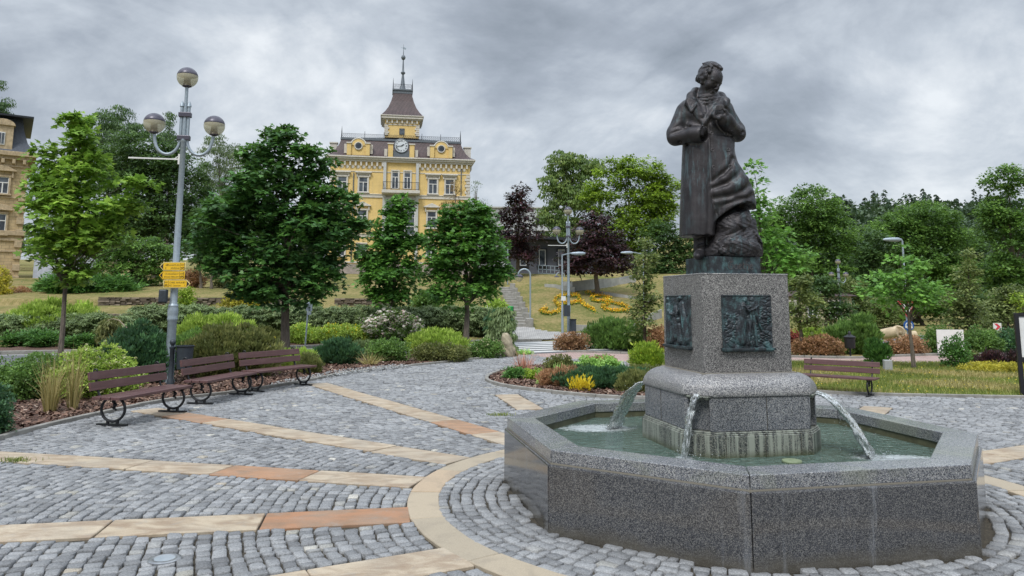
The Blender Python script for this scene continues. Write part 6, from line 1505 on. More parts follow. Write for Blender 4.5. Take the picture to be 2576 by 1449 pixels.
mb=MB(); mb.box((.12,ty,z2+5.65),(.38,.03,.22),0,(0,R(20))); mb.box((-.18,ty,z2+5.7),(.25,.03,.05)); mb.build('weather_vane',MT['galvanised'],tr)
mb=MB()
for sx in(-1,1):
    for sy in(-1,1): mb.tube([(sx*(a_+.12),ty+sy*(a_+.12),z2),(sx*(a_+.12),ty+sy*(a_+.12),z2+.9),(sx*(a_+.12),ty+sy*(a_+.12),z2+1.5)],[.07,.045,.008],6)
for k in range(14):
    u=-a_+2*a_*k/13; mb.box((u,ty-a_-.12,z2+.5),(.025,.02,.55)); 
    if k<13: mb.bar((u,ty-a_-.12,z2+.3),(u+2*a_/13,ty-a_-.12,z2+.7),.02)
mb.box((0,ty-a_-.12,z2+.76),(2*a_,.03,.03)); mb.build('tower_crest',MT['dark_metal'],tr)
mb=MB()
for (u,y,h) in ((-8.0,4,1.0),(8.0,4,1.0),(-7.6,7,1.2)): mb.box((u,y,ZC_+1.5),(.8,.6,1.9)); mb.box((u,y,ZC_+2.5),(.95,.75,.16))
mb.build('chimneys',MT['stucco_trim'],hall) if False else None
for u in (-7.9,7.95):
    mb=MB(); mb.box((u,3.0,ZC_+1.6),(.8,.6,2.0)); mb.box((u,3.0,ZC_+2.65),(.98,.78,.14)); mb.build('chimney',MT['stucco_trim'],hall)
mb=MB(); mb.tube([(-5.35,-.08,6.2),(-5.35,-.08,16.4)],.06,8); mb.tube([(5.0+1.95,-.08,14),(6.95,-.08,17.7)],.06,8); mb.build('downpipe',MT['roof_lead'],hall)
# left sandstone house
lh=thing('sandstone_house','ochre sandstone townhouse with slate mansard roof at the left edge','building',(D(50,650,58)[0],58,0),R(34))
zq=lambda py:CAMH+(762-py)*58/FPX
mb=MB(); mb.prism([(-14,0),(0,0),(0,10),(-14,10)],2.2,zq(398)); mb.build('wall',MT['sandstone_facade'],lh)
mb=MB()
for py,h,o_ in ((398,.35,.5),(407,.3,.25),(425,.12,.1),(598,.35,.22),(612,.2,.12),(640,.15,.1),(505,.14,.08)): mb.prism([(-14,-o_),(o_,-o_),(o_,10),(-14,10)],zq(py),zq(py)+h)
for i in range(20): mb.box((-.25-i*.7,-.2,zq(412)),(.22,.4,.35))
for k in range(9): mb.box((-.2,-.05,3.4+k*.9),(.5,.16,.5))
mb.build('cornice',MT['sandstone_trim'],lh,bevel=.02,seg=1)
mb=MB(); zr=zq(398)+.35; vs=[];fs=[]; pr=[(.4,0),(-.15,.8),(-.45,1.8),(-.6,2.75)]
for a_,z in pr: vs+=[(-14,-a_,zr+z),(a_,-a_,zr+z),(a_,10,zr+z),(-14,10,zr+z)]
for i in range(3):
    for k in range(4): fs.append((i*4+k,i*4+(k+1)%4,i*4+4+(k+1)%4,i*4+4+k))
fs.append((12,13,14,15)); mb.add(vs,fs); rf=mb.build('roof',MT['slate_roof'],lh)
mb=MB(); mb.box((-7,4,zr+2.82),(14.2,9,.14)); mb.build('roof_edge',MT['dark_metal'],rf)
for u in (-1.55,-4.6):
    window(lh,u,zq(494),zq(452),.78,'ped',trim='sandstone_trim'); window(lh,u,zq(595),zq(545),.86,'arc',trim='sandstone_trim')
for u in (-1.9,-4.7):
    mb=MB(); mb.box((u,.35,zr+1.05),(1.5,1.3,2.0)); pts=[(.85*math.cos(t_),.5*math.sin(t_)) for t_ in np.linspace(0,math.pi,11)]; mb.plate(pts,M4((u,.6,zr+2.0))@Matrix.Rotation(R(90),4,'X'),1.05); dm=mb.build('dormer',MT['sandstone_trim'],lh,bevel=.02)
    mb=MB(); mb.box((u,-.32,zr+.95),(.46,.06,1.0)); attach_plain(mb.build('window',MT['white_paint'],None),dm)
    mb=MB(); mb.box((u-.1,-.36,zr+.95),(.15,.03,.85)); mb.box((u+.1,-.36,zr+.95),(.15,.03,.85)); attach_plain(mb.build('pane',MT['window_glass'],None),dm)
mb=MB(); mb.tube([(-3.05,-.15,3),(-3.05,-.15,zr-.6)],.07,8); mb.build('downpipe',MT['dark_metal'],lh)
mb=MB(); mb.box((-2.25,-.03,4.6),(1.3,.1,3.0)); pts=[(.65*math.cos(t_),.6*math.sin(t_)) for t_ in np.linspace(0,math.pi,11)]; mb.plate(pts,M4((-2.25,0.02,6.1))@Matrix.Rotation(R(90),4,'X'),.1); pr_=mb.build('portal',MT['stucco_grey'],lh)
mb=MB(); mb.box((-2.3,-.1,4.1),(.95,.08,2.2)); dd_=mb.build('door',MT['white_paint'],lh)
mb=MB(); mb.box((-2.3,-.15,4.65),(.6,.03,.8)); attach_plain(mb.build('pane',MT['window_glass'],None),dd_)
mb=MB(); mb.box((-.75,-.12,3.6),(.5,.12,.55)); mb.build('meter_box',simple('maroon',(.2,.05,.06)),lh)
gw=thing('garden_wall_house','low pale grey blue outbuilding wall beside the sandstone house','wall',(D(48,720,58.5)[0]+.9,58.6,0),R(-6))
mb=MB(); mb.box((2.6,.3,3.5),(5.2,.5,3.4)); mb.build('wall',simple('grey_blue_plaster',(.42,.45,.52),.85,.2,2,streak=.3),gw); mb=MB(); mb.box((2.6,.3,5.27),(5.3,.7,.12)); mb.build('wall_cap',MT['stucco_trim'],gw)
# pale block and low dark building behind the purple trees
pb_=thing('office_block','pale grey flat roofed block behind the tall purple tree','building',(D(1290,600,92)[0],92,0),R(4))
zz3=lambda py,d:CAMH+(762-py)*d/FPX
mb=MB(); mb.prism([(-4.6,0),(6.5,0),(6.5,12),(-4.6,12)],3,zz3(523,92)); mb.build('wall',simple('pale_panel',(.50,.52,.54),.7,.08,1.5,streak=.2),pb_); mb=MB(); mb.prism([(-4.8,-.2),(6.7,-.2),(6.7,12.2),(-4.8,12.2)],zz3(523,92),zz3(521,92)+.05); mb.build('roof_edge',MT['stucco_grey'],pb_)
for u in (-2.8,-.6,1.6,3.8): window(pb_,u,9.2,10.6,1.4,None,trim='stucco_grey')
lb=thing('pavilion','low dark grey building with narrow windows behind the purple trees','building',(D(1410,690,70)[0],70,0),R(-6))
mb=MB(); mb.box((-.2,3,zz3(650,70)),(9.5,6,3.4)); mb.build('wall',simple('dark_render',(.075,.08,.10),.7,.15,2),lb)
mb=MB(); mb.box((-.2,2.4,zz3(603,70)),(10.6,8,.25),0,(0,R(3))); mb.build('roof',MT['dark_metal'],lb)
for u in (-3.5,-1.7,.1,1.9,3.6): window(lb,u,zz3(668,70),zz3(628,70),.62,None,mull=False,trim='dark_metal')
rl=thing('ramp_railing','pale metal railing along the ramp of the dark building','railing',(D(1400,690,66)[0],66,0),0)
mb=MB(); zr0=zz3(692,66)
def rlz(u): return zr0+.0-(u+2)*.06
for i in range(15): 
    u=-1.6+i*.36; mb.box((u,0,rlz(u)+.45),(.05,.05,.9))
for h in (.2,.55,.9): mb.bar((-1.6,0,rlz(-1.6)+h),(3.5,0,rlz(3.5)+h),.05)
mb.build('rails',MT['galvanised'],rl)
yh=thing('yellow_house','pale yellow house half hidden by the trees right of the pedestal','building',(D(2050,780,64)[0],64,0),R(-8))
mb=MB(); mb.prism([(-3,0),(3,0),(3,6),(-3,6)],-1,zz3(742,64)); mb.build('wall',simple('cream_wall',(.50,.45,.30),.85),yh)
mb=MB(); mb.prism([(-3.4,-.4),(3.4,-.4),(3.4,6.4),(-3.4,6.4)],zz3(742,64),zz3(728,64),top=[(-3.0,2.9),(3.0,2.9),(3.0,3.1),(-3.0,3.1)]); mb.build('roof',MT['roof_tiles'],yh)
for u in (-2,-.2,1.6): window(yh,u,.6,1.9,.8,None); window(yh,u,2.9,3.9,.8,None) if False else None
# dry stone terrace walls
def drywall(label,x0,x1,y0,ztop,h):
    y=y0+float(LSH((x0+x1)/2)); root=thing('dry_stone_wall',label,'wall',(x0,y,ztop-h)); mb=MB(); rr=int(h/.07); 
    for r_ in range(rr):
        x=x0
        while x<x1:
            L_=random.uniform(.18,.6); zc=ztop-h+(r_+.5)*h/rr; tt=float(TZ((x+x0)/2,y+.4))*0; mb.box((x+L_/2-x0,float(LSH(x+L_/2))+y0-y-.05+random.uniform(-.04,.04),zc-(ztop-h)),(L_*.96,.32,h/rr*.9),0,(random.uniform(-.05,.05),random.uniform(-.02,.02))); x+=L_
    mb.build('stones',MT['dry_stone'],root)
drywall('long thin dry stone ledge above the planting across the road',-22,-2.5,31.0,1.2,.55)
drywall('dry stone wall of the upper terrace left of the dark maple',-20.5,-11.6,37.5,1.93,.42)
drywall('dry stone wall of the upper terrace between the two darkest maples',-9.5,-6.9,37.5,1.93,.42)
drywall('short dry stone wall piece behind the golden thuja column',-13.8,-11.4,35.0,1.52,.36)
# side stairs with block cheeks
st=thing('garden_stairs','steep stone block stairs climbing beside the flower slope','stairs',(D(1300,800,40)[0],40,0)); mb=MB()
for k in range(15):
    y=1.0*k; z=float(TZ(1.5,40+y)); px=1308-2.6*k; x=D(px,760,40+y)[0]-st.location.x; mb.box((x,y,z-.16),(.9,1.06,.6),0); 
    if k%2==0: mb.box((x+.5,y,z+.02),(.4,1.3,.75))
mb.build('stone_steps',MT['kerb_concrete'],st,bevel=.03,seg=1)
# concrete walls on the slope
def cwall(name,label,pts,d,mat_='concrete',th=.3):
    "pts: (px, top py, bottom py) ; a wall of real thickness following them"
    root=thing(name,label,'wall',tuple(D(pts[0][0],pts[0][2],d))); mb=MB()
    for (a,b) in zip(pts[:-1],pts[1:]):
        da=HIT(a[0],a[2])[1]; db=HIT(b[0],b[2])[1]
        A0,A1,B0,B1=D(a[0],a[2],da),D(a[0],a[1],da),D(b[0],b[2],db),D(b[0],b[1],db); A0[2]-=.5;B0[2]-=.5; o_=np.array([0,th,0])
        mb.add([A0,B0,B1,A1,A0+o_,B0+o_,B1+o_,A1+o_],[(0,1,2,3),(5,4,7,6),(3,2,6,7),(1,0,4,5),(0,3,7,4),(2,1,5,6)])
    mb.build('concrete_panels',MT[mat_],root,world=True)
cwall('retaining_wall','angular pale concrete retaining wall on the slope left of the purple tree trunk',[(1412,708,722),(1440,708,733),(1492,702,728,1),(1545,700,720,4),(1590,692,706,7)],50)
cwall('retaining_wall','low concrete ledge ending the wall at its left with a dark inset',[(1370,714,722),(1396,715,724),(1413,718,730),(1446,722,735)],49.7)
cwall('retaining_wall','low curved concrete kerb wall right of the purple tree trunk',[(1488,730,738),(1530,735,744,-1),(1590,744,752,-3),(1640,752,762,-5)],49)
cwall('retaining_wall','small concrete wall with rounded corner above the curved kerb wall',[(1531,712,722),(1532,706,718,2),(1560,702,716,3),(1600,698,710,5)],52)
cwall('retaining_wall','low concrete bench wall at the foot of the flower slope',[(1444,817,833),(1480,818,834),(1530,818,836)],36.5)
cwall('retaining_wall','pale stone ramp edge visible left of the pedestal',[(1570,812,832),(1610,800,820,2),(1665,778,800,6)],36)
# ================================================================ STREET FURNITURE
def bench(x,y,rz,label,first=None):
    if first is not None:
        r=copy_tree(first); r.location=(x,y,0.0); r.rotation_euler=(0,0,rz); r['label']=label; return r
    r=thing('park_bench',label,'bench',(x,y,0.0),rz,'park benches round the fountain')
    L_=1.64
    for k,(yy,w) in enumerate(((-.235,.135),(-.085,.135),(.065,.135))): mb=MB(); mb.box((0,yy,.385),(L_,w,.04)); mb.build('seat_plank',MT['bench_plank'],r,bevel=.006)
    for k,(yy,zz) in enumerate(((.175,.535),(.205,.675))): mb=MB(); mb.box((0,yy,zz),(L_,.035,.115),0,(R(-12),0)); mb.build('backrest_plank',MT['bench_plank'],r,bevel=.006)
    for s in(-1,1):
        u=s*.66; mb=MB(); pp=[(u,-.09+.185*math.cos(t_),.225+.165*math.sin(t_)) for t_ in np.linspace(0,2*math.pi,29)]; mb.tube(pp,.019,8,cap=False)
        mb.box((u,-.09,.018),(.06,.46,.022)); mb.box((u,-.02,.045),(.035,.03,.05)); mb.box((u,-.17,.045),(.035,.03,.05)); mb.box((u,-.085,.362),(.045,.36,.02))
        for (a,b,c) in ((-.02,.30,.03),(-.045,.255,.034),(-.03,.215,.026),(-.06,.19,.018)): mb.lathe([(.002,-c),(c*.8,-c*.4),(c*.9,c*.3),(.002,c)],(u,-.09+a+.02,b+.03),7)
        mb.build('ring_leg',MT['cast_iron'],r,smooth=True)
        mb=MB(); mb.tube([(u,.10,.36),(u,.15,.42),(u,.19,.52),(u,.235,.74)],.016,8); pp=[(u,.235+.03*math.cos(t_)+.0,.735+.03*math.sin(t_)) for t_ in np.linspace(-1.0,3.6,10)]; mb.tube(pp,.010,6); mb.build('back_support',MT['cast_iron'],r,smooth=True)
    return r
def fromfeet(pa,pb,off=-.0):
    a=G(*pa);b=G(*pb); return (a+b)/2,math.atan2(b[1]-a[1],b[0]-a[0])
# seat faces the fountain: the local -y side
def bplace(pa,pb,label,first=None):
    c,an=fromfeet(pa,pb); rz=an+0.0
    # local x along the bench, choose the turn whose -y side looks to the fountain
    f_=np.array([math.sin(rz),-math.cos(rz)])
    if f_@(C0-c[:2])<0: rz+=math.pi
    return bench(c[0],c[1],rz,label,first)
b1=bplace((262,1072),(425,1036),'brown slatted bench nearest to the camera, left end of the row of three')
bplace((480,1019),(604,991),'middle bench of the row, in front of the litter bin',b1)
bplace((646,983),(742,970),'farthest bench of the row, below the big dark maple',b1)
rb=bench(*(G(2112,990)[:2]),R(-40),'single brown bench standing at the lawn edge right of the fountain',b1)
rb.scale=(.86,.86,.84)
# litter bin on its post
p=G(428,972); r=thing('litter_bin','dark bin hung on a ball topped iron post behind the benches','litter bin',(p[0],p[1],0),R(20))
mb=MB(); mb.lathe([(.075,0),(.07,.12),(.05,.16),(.045,.74),(.06,.76),(.06,.79),(.03,.80),(.028,.82),(.052,.85),(.06,.885),(.05,.92),(.02,.945),(.001,.95)],(0,0,0),16); mb.build('post',MT['iron_blue'],r,smooth=True)
mb=MB(); vs=[]; mb.lathe([(.13,.33),(.145,.345),(.165,.78),(.185,.80),(.185,.815),(.155,.815),(.135,.40),(.001,.40)],(.24,0,0),22); mb.box((.07,0,.70),(.06,.05,.03)); mb.box((.07,0,.45),(.06,.05,.03)); mb.build('bin',MT['iron_blue'],r,smooth=True)
# three globe street lamps
def _lens(T,o): return T.n('ShaderNodeMixShader',{0:.55,1:T.n('ShaderNodeBsdfTransparent',{'Color':(.9,.9,.8,1)}).outputs[0],2:pb(T,(.62,.58,.42),.12,None,0,.6)}).outputs[0]
mat('lamp_glass',_lens)
simple('lamp_shade_metal',(.085,.08,.105),.35,.12,12,.3,.1)
def globe(parent,c,r_,tilt=0):
    Ax=Matrix.Rotation(tilt,3,'Y'); mb=MB(); pr=[(r_*math.cos(t_),r_*math.sin(t_)) for t_ in np.linspace(R(12),R(89.5),9)]
    mb.lathe([(r_*.96,r_*.16)]+pr,c,24,ax=Ax); g_=mb.build('lamp_shade',MT['lamp_shade_metal'],parent,smooth=True)
    mb=MB(); pr=[(r_*.985*math.cos(t_),r_*.985*math.sin(t_)) for t_ in np.linspace(R(-62),R(12),8)]; base=len(mb.v)
    mb.lathe(pr,c,24,ax=Ax); mb.f=mb.f[:-2]; mb.r=mb.r[:-2]; mb.build('lamp_globe',MT['lamp_glass'],parent,smooth=True)
    mb=MB(); mb.lathe([(.04,-r_*1.02),(r_*.45,-r_*.9),(r_*.32,-r_*.62),(r_*.3,-r_*.1),(r_*.3,r_*.12),(.01,r_*.13)],c,16,ax=Ax); mb.build('lamp_socket',MT['lamp_shade_metal'],parent,smooth=True)
def triple_lamp(x,y,z,rz,label,s=1.0,signbar=True,lean=0,H_=5.0):
    r=thing('street_lamp',label,'street lamp',(x,y,z),rz,'three globe street lamps'); r.scale=(s,s,s); r.rotation_euler=(0,lean,rz)
    mb=MB(); mb.lathe([(.12,0),(.12,.05),(.092,.1),(.086,1.25),(.098,1.27),(.104,1.31),(.094,1.34),(.104,1.40),(.104,1.5),(.094,1.54),(.1,1.57),(.082,1.6),(.073,1.62),(.07,2.05),(.082,2.07),(.082,2.11),(.068,2.14),(.055,H_-.02),(.07,H_),(.07,H_+.05),(.045,H_+.06),(.042,H_+.75)],(0,0,0),18); mb.build('post',MT['galvanised'],r,smooth=True)
    mb=MB(); mb.tube([(0,0,H_+.7),(0,0,6.18)],.034,10); mb.build('top_pipe',MT['galvanised'],r,smooth=True)
    for s_ in(-1,1):
        mb=MB(); pp=[(s_*.07,0,5.78),(s_*.07,0,5.3)]+[(s_*(.07+.50*(1-math.cos(t_))/2*1.0+.0),0,5.05-.33*math.sin(t_)) for t_ in np.linspace(.15,math.pi*.93,12)]+[(s_*.59,0,5.13)]
        mb.tube(pp,.033,10); mb.lathe([(.05,-.02),(.04,.03),(.01,.10)],(s_*.07,0,5.78),10); mb.build('lamp_arm',MT['galvanised'],r,smooth=True); globe(r,(s_*.60,0,5.37),.218,s_*.0)
    globe(r,(0,0,6.40),.218)
    for zz in (5.08,5.58): mb=MB(); mb.box((0,0,zz),(.25,.13,.10)); mb.build('clamp',MT['lamp_shade_metal'],r,bevel=.01)
    if signbar: mb=MB(); mb.box((-.56,0,4.62),(1.0,.02,.03)); mb.box((-.06,0,4.62),(.05,.05,.22)); mb.bar((-.06,0,4.70),(-.16,0,4.63),.015); mb.build('banner_bar',MT['white_paint'],r)
    return r
p=D(424,962,16.0); L1=triple_lamp(p[0],p[1],0,R(10),'tall galvanised lamp with three globes carrying yellow direction signs',s=1.035)
p=D(1431,848,38.0); L2=triple_lamp(p[0],p[1],0,R(8),'three globe lamp in the centre, in front of the flower lettering')
p=D(2117,830,60.0); L3=triple_lamp(p[0],p[1],float(D(2117,830,60)[2])-1.0,R(5),'small distant three globe lamp right of the pedestal')
# direction signs (cycle route boards)
def dirsign(px0,px1,py0,py1,left,rows,route,label,mt_):
    d=15.86; a=D(px0,py1,d); b=D(px1,py0,d); W=b[0]-a[0]; H_=b[2]-a[2]; r=thing('direction_sign',label,'sign',(a[0],d,a[2]),R(0),'yellow cycle route signs on the lamp post')
    m=H_*.5; pts=[(m*.95,0),(W-.015,0),(W,.015),(W,H_-.015),(W-.015,H_),(m*.95,H_),(0,H_/2)] if left else [(W-m*.95,0),(.015,0),(0,.015),(0,H_-.015),(.015,H_),(W-m*.95,H_),(W,H_/2)][::-1]
    MM=Matrix.Rotation(R(90),4,'X'); mb=MB(); mb.plate(pts,M4((0,.0,0))@MM,.012); mb.build('board',MT[mt_],r,bevel=.002,seg=1)
    def layer(k): return M4((0,-.0125-k*.0012,0))@MM
    ins=.012; c=(W/2,H_/2); f1=[(x+(c[0]-x)*ins*2/W*1.6,y+(c[1]-y)*ins*2/H_) for x,y in pts]; f2_=[(x+(c[0]-x)*ins*2.7/W*1.6,y+(c[1]-y)*ins*2.7/H_) for x,y in pts]
    mb=MB(); mb.plate(f1,layer(0),.001); mb.build('border',MT['black_paint'],r)
    mb=MB(); mb.plate(f2_,layer(1),.001); mb.build('panel',MT['sign_yellow'],r)
    mb=MB(); tx=m*.92
    tri=[(ins*1.6,H_/2),(tx,H_-ins*2.2),(tx*.94,H_/2),(tx,ins*2.2)] if left else [(W-ins*1.6,H_/2),(W-tx,ins*2.2),(W-tx*.94,H_/2),(W-tx,H_-ins*2.2)]
    mb.plate(tri,layer(2),.001); bx_=W*.80 if left else W*.20
    mb.plate([(bx_-.0025,ins*1.4),(bx_+.0025,ins*1.4),(bx_+.0025,H_-ins*1.4),(bx_-.0025,H_-ins*1.4)],layer(2),.001)
    sz=H_*.30
    for i,(n_,t_) in enumerate(rows):
        y=H_*(.56 if i==0 else .20)
        if left: add_text(mb,n_,sz,layer(3.2)@M4((m*1.35,y,0)),'LEFT'); add_text(mb,t_,sz*.9,layer(3.2)@M4((bx_-.015,y,0)),'RIGHT')
        else: add_text(mb,t_,sz*.9,layer(3.2)@M4((bx_+.015,y,0)),'LEFT'); add_text(mb,n_,sz,layer(3.2)@M4((W-m*1.2,y,0)),'RIGHT')
    cx_=(bx_+W-.012)/2 if left else (bx_+.012)/2
    add_text(mb,route,sz*.8,layer(3.2)@M4((cx_,H_*.6,0)),'CENTER')
    # bicycle pictogram
    rw=H_*.12
    for s_ in(-1,1):
        q=[(cx_+s_*rw*1.45+rw*math.cos(t_),-.0165,H_*.26+rw*math.sin(t_)) for t_ in np.linspace(0,2*math.pi,13)]; mb.tube(q,.0022,4,cap=False)
    for (a1,a2) in (((-1.45,0),(-.5,1.5)),((-.5,1.5),(.9,1.5)),((.9,1.5),(1.45,0)),((-.5,1.5),(0,0)),((0,0),(.9,1.5)),((0,0),(-1.45,0))): mb.bar((cx_+a1[0]*rw,-.0165,H_*.26+a1[1]*rw),(cx_+a2[0]*rw,-.0165,H_*.26+a2[1]*rw),.003)
    mb.build('lettering',MT['black_paint'],r)
SX=lambda v:v and (600+v/9.0556)*.6289
SY=lambda v:(1020+v/9.0556)*.6289
dirsign(SX(345),SX(1310),SY(262),SY(566),True,(('17','HRANICE (D)'),('2','KRÁSNÁ')),'2057','top yellow direction sign, arrow to the left, reading Hranice and Krásná','sign_cream')
dirsign(SX(325),SX(1272),SY(590),SY(880),True,(('19','KRÁSŇANY'),('8','NAD PEKLEM')),'2058','middle yellow direction sign, arrow to the left, reading Krásňany','sign_yellow')
dirsign(SX(475),SX(1478),SY(898),SY(1192),False,(('27','CHEB, SKALKA'),('1','AŠ, Centrum')),'2057','lowest yellow direction sign, arrow to the right, reading Cheb and Aš','sign_cream')
# other lamps
def crook_lamp(px,py0,py1,d,label):
    b=D(px,py1,d); t=D(px,py0,d); z0=float(TZ(b[0],b[1])); h=t[2]-z0; r=thing('park_lamp',label,'street lamp',(b[0],b[1],z0),0,'crook neck park lamps')
    mb=MB(); pp=[(0,0,0),(0,0,h-.35)]+[(-.33+.33*math.cos(t_),0,h-.35+.33*math.sin(t_)) for t_ in np.linspace(.2,math.pi,9)]; mb.tube(pp,.045,8); mb.build('pole',MT['galvanised'],r,smooth=True)
    mb=MB(); mb.lathe([(.24,0),(.23,.08),(.1,.18),(.02,.2)],(-.62,0,h-.48),16); mb.build('lamp_shade',MT['lamp_shade_metal'],r,smooth=True); mb=MB(); mb.lathe([(.01,-.24),(.16,-.18),(.23,-.05),(.235,0)],(-.62,0,h-.48),16); mb.build('lamp_globe',MT['lamp_glass'],r,smooth=True)
crook_lamp(1334,676,792,41,'slim park lamp with hanging globe on the lower left of the slope')
crook_lamp(1277,619,720,56,'slim park lamp with hanging globe beside the oval maple top')
crook_lamp(1420,684,720,60,'distant park lamp globe behind the central lamp post')
def arm_lamp(px,py0,py1,d,label,dirn=1,al=1.2,extra=None):
    b=D(px,py1,d); t=D(px,py0,d); z0=float(TZ(b[0],b[1])) if d>25 else 0; h=t[2]-z0; r=thing('road_lamp',label,'street lamp',(b[0],b[1],z0),0,'arm mounted road lamps')
    mb=MB(); mb.lathe([(.06,0),(.055,1.4),(.038,1.45),(.034,h)],(0,0,0),12); mb.build('pole',MT['galvanised'],r,smooth=True)
    mb=MB(); mb.bar((0,0,h-.03),(dirn*al*.5,0,h+.08),.05); mb.build('arm',MT['galvanised'],r)
    mb=MB(); mb.lathe([(.02,-.38),(.06,-.30),(.09,0),(.085,.25),(.04,.36)],(dirn*(al*.5+.35),0,h+.05),12,ax=Matrix.Rotation(R(90)*1,3,'Y')); mb.build('lamp_head',MT['galvanised'],r,smooth=True)
    return r,h
r_,h_=arm_lamp(1415,640,836,37.2,'thin road lamp just left of the central globe lamp, arm pointing right',1,.9)
mb=MB(); mb.box((0.05,-.08,1.75),(.22,.04,.22)); mb.build('small_notice',MT['white_paint'],r_); mb=MB(); mb.box((.22,-.05,1.15),(.3,.2,.55)); mb.build('control_box',MT['iron_blue'],r_)
arm_lamp(1622,638,850,44,'road lamp behind the slender oak, arm pointing left',-1,1.2)
r_,h_=arm_lamp(2287,606,868,30,'grey road lamp post behind the bright lawn oak',-1,.1)
# traffic signs on that post
mb=MB(); A9=Matrix.Rotation(R(90),3,'X'); mb.lathe([(.21,0),(.21,.015),(.001,.016)],(-.02,-.10,.95),28,ax=A9); s_=mb.build('round_sign',MT['blue_paint'],r_,smooth=False)
mb=MB()
for k in range(3):
    a0=k*2.094; q=[(-.02+.12*math.cos(a0+t_),-.122,.95+.12*math.sin(a0+t_)) for t_ in np.linspace(0,1.5,8)]; mb.tube(q,.018,5); e=q[-1]; mb.box((e[0],e[1],e[2]),(.08,.01,.08),0,(0,-a0))
attach_plain(mb.build('arrows',MT['white_paint'],None),s_)
mb=MB(); mb.plate([(-.42,.36),(.38,.36),(-.02,-.34)],M4((0,-.09,1.55))@Matrix.Rotation(R(90),4,'X'),.015); ty_=mb.build('yield_sign',MT['red_paint'],r_); mb=MB(); mb.plate([(-.27,.27),(.23,.27),(-.02,-.17)],M4((0,-.107,1.55))@Matrix.Rotation(R(90),4,'X'),.003); attach_plain(mb.build('white_field',MT['white_paint'],None),ty_)
# small sign seen from behind near the big maple
p=G(768,862,.1); d=28.5; p=D(768,866,d); r=thing('road_sign','small grey backed road sign on a thin pole right of the big maple trunk','sign',(p[0],d,p[2]-.05)); mb=MB(); mb.tube([(0,0,0),(.06,0,1.55)],.03,8); mb.build('pole',MT['galvanised'],r); mb=MB(); mb.box((.08,.04,1.45),(.24,.02,.34)); mb.box((.05,-.02,1.45),(.1,.08,.12)); mb.box((.1,-.02,1.2),(.16,.06,.12)); mb.build('sign_back',MT['galvanised'],r,bevel=.01)
# box behind the yellow signs, dark box by the centre lamp
p=D(420,745,15.9); r=thing('junction_box','small grey box fixed to the lamp post below the yellow signs','box',tuple(p)); mb=MB(); mb.box((-.05,-.06,0),(.17,.12,.28)); mb.build('case',MT['iron_blue'],r,bevel=.03)
p=D(1440,835,37.6); r=thing('litter_bin','slim dark blue bin standing right behind the central lamp post','litter bin',(p[0],p[1],0.05)); mb=MB(); mb.box((.03,0,.42),(.30,.3,.84)); mb.build('case',MT['iron_blue'],r,bevel=.02); mb=MB(); mb.box((.03,0,.86),(.34,.34,.04)); mb.build('lid',MT['dark_metal'],r)
p=HIT(1284,797); r=thing('litter_bin','bright green bin at the foot of the side stairs','litter bin',tuple(p)); mb=MB(); mb.lathe([(.13,0),(.17,.5),(.18,.52),(.17,.55),(.01,.56)],(0,0,.05),12); mb.build('bin',MT['green_plastic'],r,smooth=True); mb=MB(); mb.box((.16,.1,.3),(.05,.05,.6)); mb.build('post',MT['dark_metal'],r)
p=G(2140,900); r=thing('litter_bin','black lantern shaped bin on a short post by the pink path','litter bin',tuple(p)); mb=MB(); mb.lathe([(.03,0),(.03,.28),(.15,.30),(.16,.33),(.165,.62),(.19,.64),(.19,.66),(.05,.74),(.05,.80),(.02,.84),(.001,.85)],(0,0,0),14); mb.build('bin',MT['cast_iron'],r,smooth=True)
# small granite marker, white board, sculpture, boards
p=G(2234,936); r=thing('granite_marker','small pale granite block standing in the lawn behind the single bench','marker stone',(p[0],p[1],0),R(-10)); mb=MB(); mb.box((0,0,.14),(.19,.16,.32),0,(R(3),0)); mb.build('block',MT['stone_grey'],r,bevel=.01)
p=D(2393,886,25.5); r=thing('white_board','plain white information board half covered by a leafy plant','board',(p[0],p[1],0),R(-6)); mb=MB(); mb.box((0,0,.46),(.86,.04,.80)); mb.build('panel',MT['white_paint'],r,bevel=.005)
mb=MB(); [mb.box((s*.40,.03,.2),(.05,.04,.5)) for s in(-1,1)]; mb.build('feet',MT['galvanised'],r)
p=D(2262,850,31); r=thing('stone_sculpture','beige stone sculpture of two thick pipes with a round disc','sculpture',(p[0],p[1],p[2]-.1)); r.scale=(.78,.78,.8); AXs=Matrix.Rotation(R(90),3,'X')@Matrix.Rotation(R(-35),3,'Y')
mb=MB(); mb.lathe([(.20,-.9),(.30,-.8),(.33,-.2),(.36,.15),(.30,.2),(.20,.12),(.02,.10)],(.02,.1,.38),22,ax=Matrix.Rotation(R(80),3,'X')@Matrix.Rotation(R(-30),3,'Y')); mb.build('disc_pipe',MT['beige_clay'],r,smooth=True)
mb=MB(); mb.lathe([(.18,-.5),(.28,-.45),(.30,.1),(.26,.35),(.05,.38)],(-.30,.2,.36),18,ax=Matrix.Rotation(R(75),3,'X')@Matrix.Rotation(R(40),3,'Y')); mb.build('left_pipe',MT['beige_clay'],r,smooth=True)
mb=MB(); mb.lathe([(.14,-.5),(.2,-.4),(.2,.4),(.05,.45)],(.62,.25,.22),16,ax=Matrix.Rotation(R(80),3,'Y')); mb.build('low_pipe',MT['beige_clay'],r,smooth=True)
mb=MB(); mb.lathe([(.08,0),(.07,.05),(.001,.07)],(.05,-.10,.40),12,ax=Matrix.Rotation(R(90),3,'X')); mb.build('boss',MT['beige_clay'],r,smooth=True)
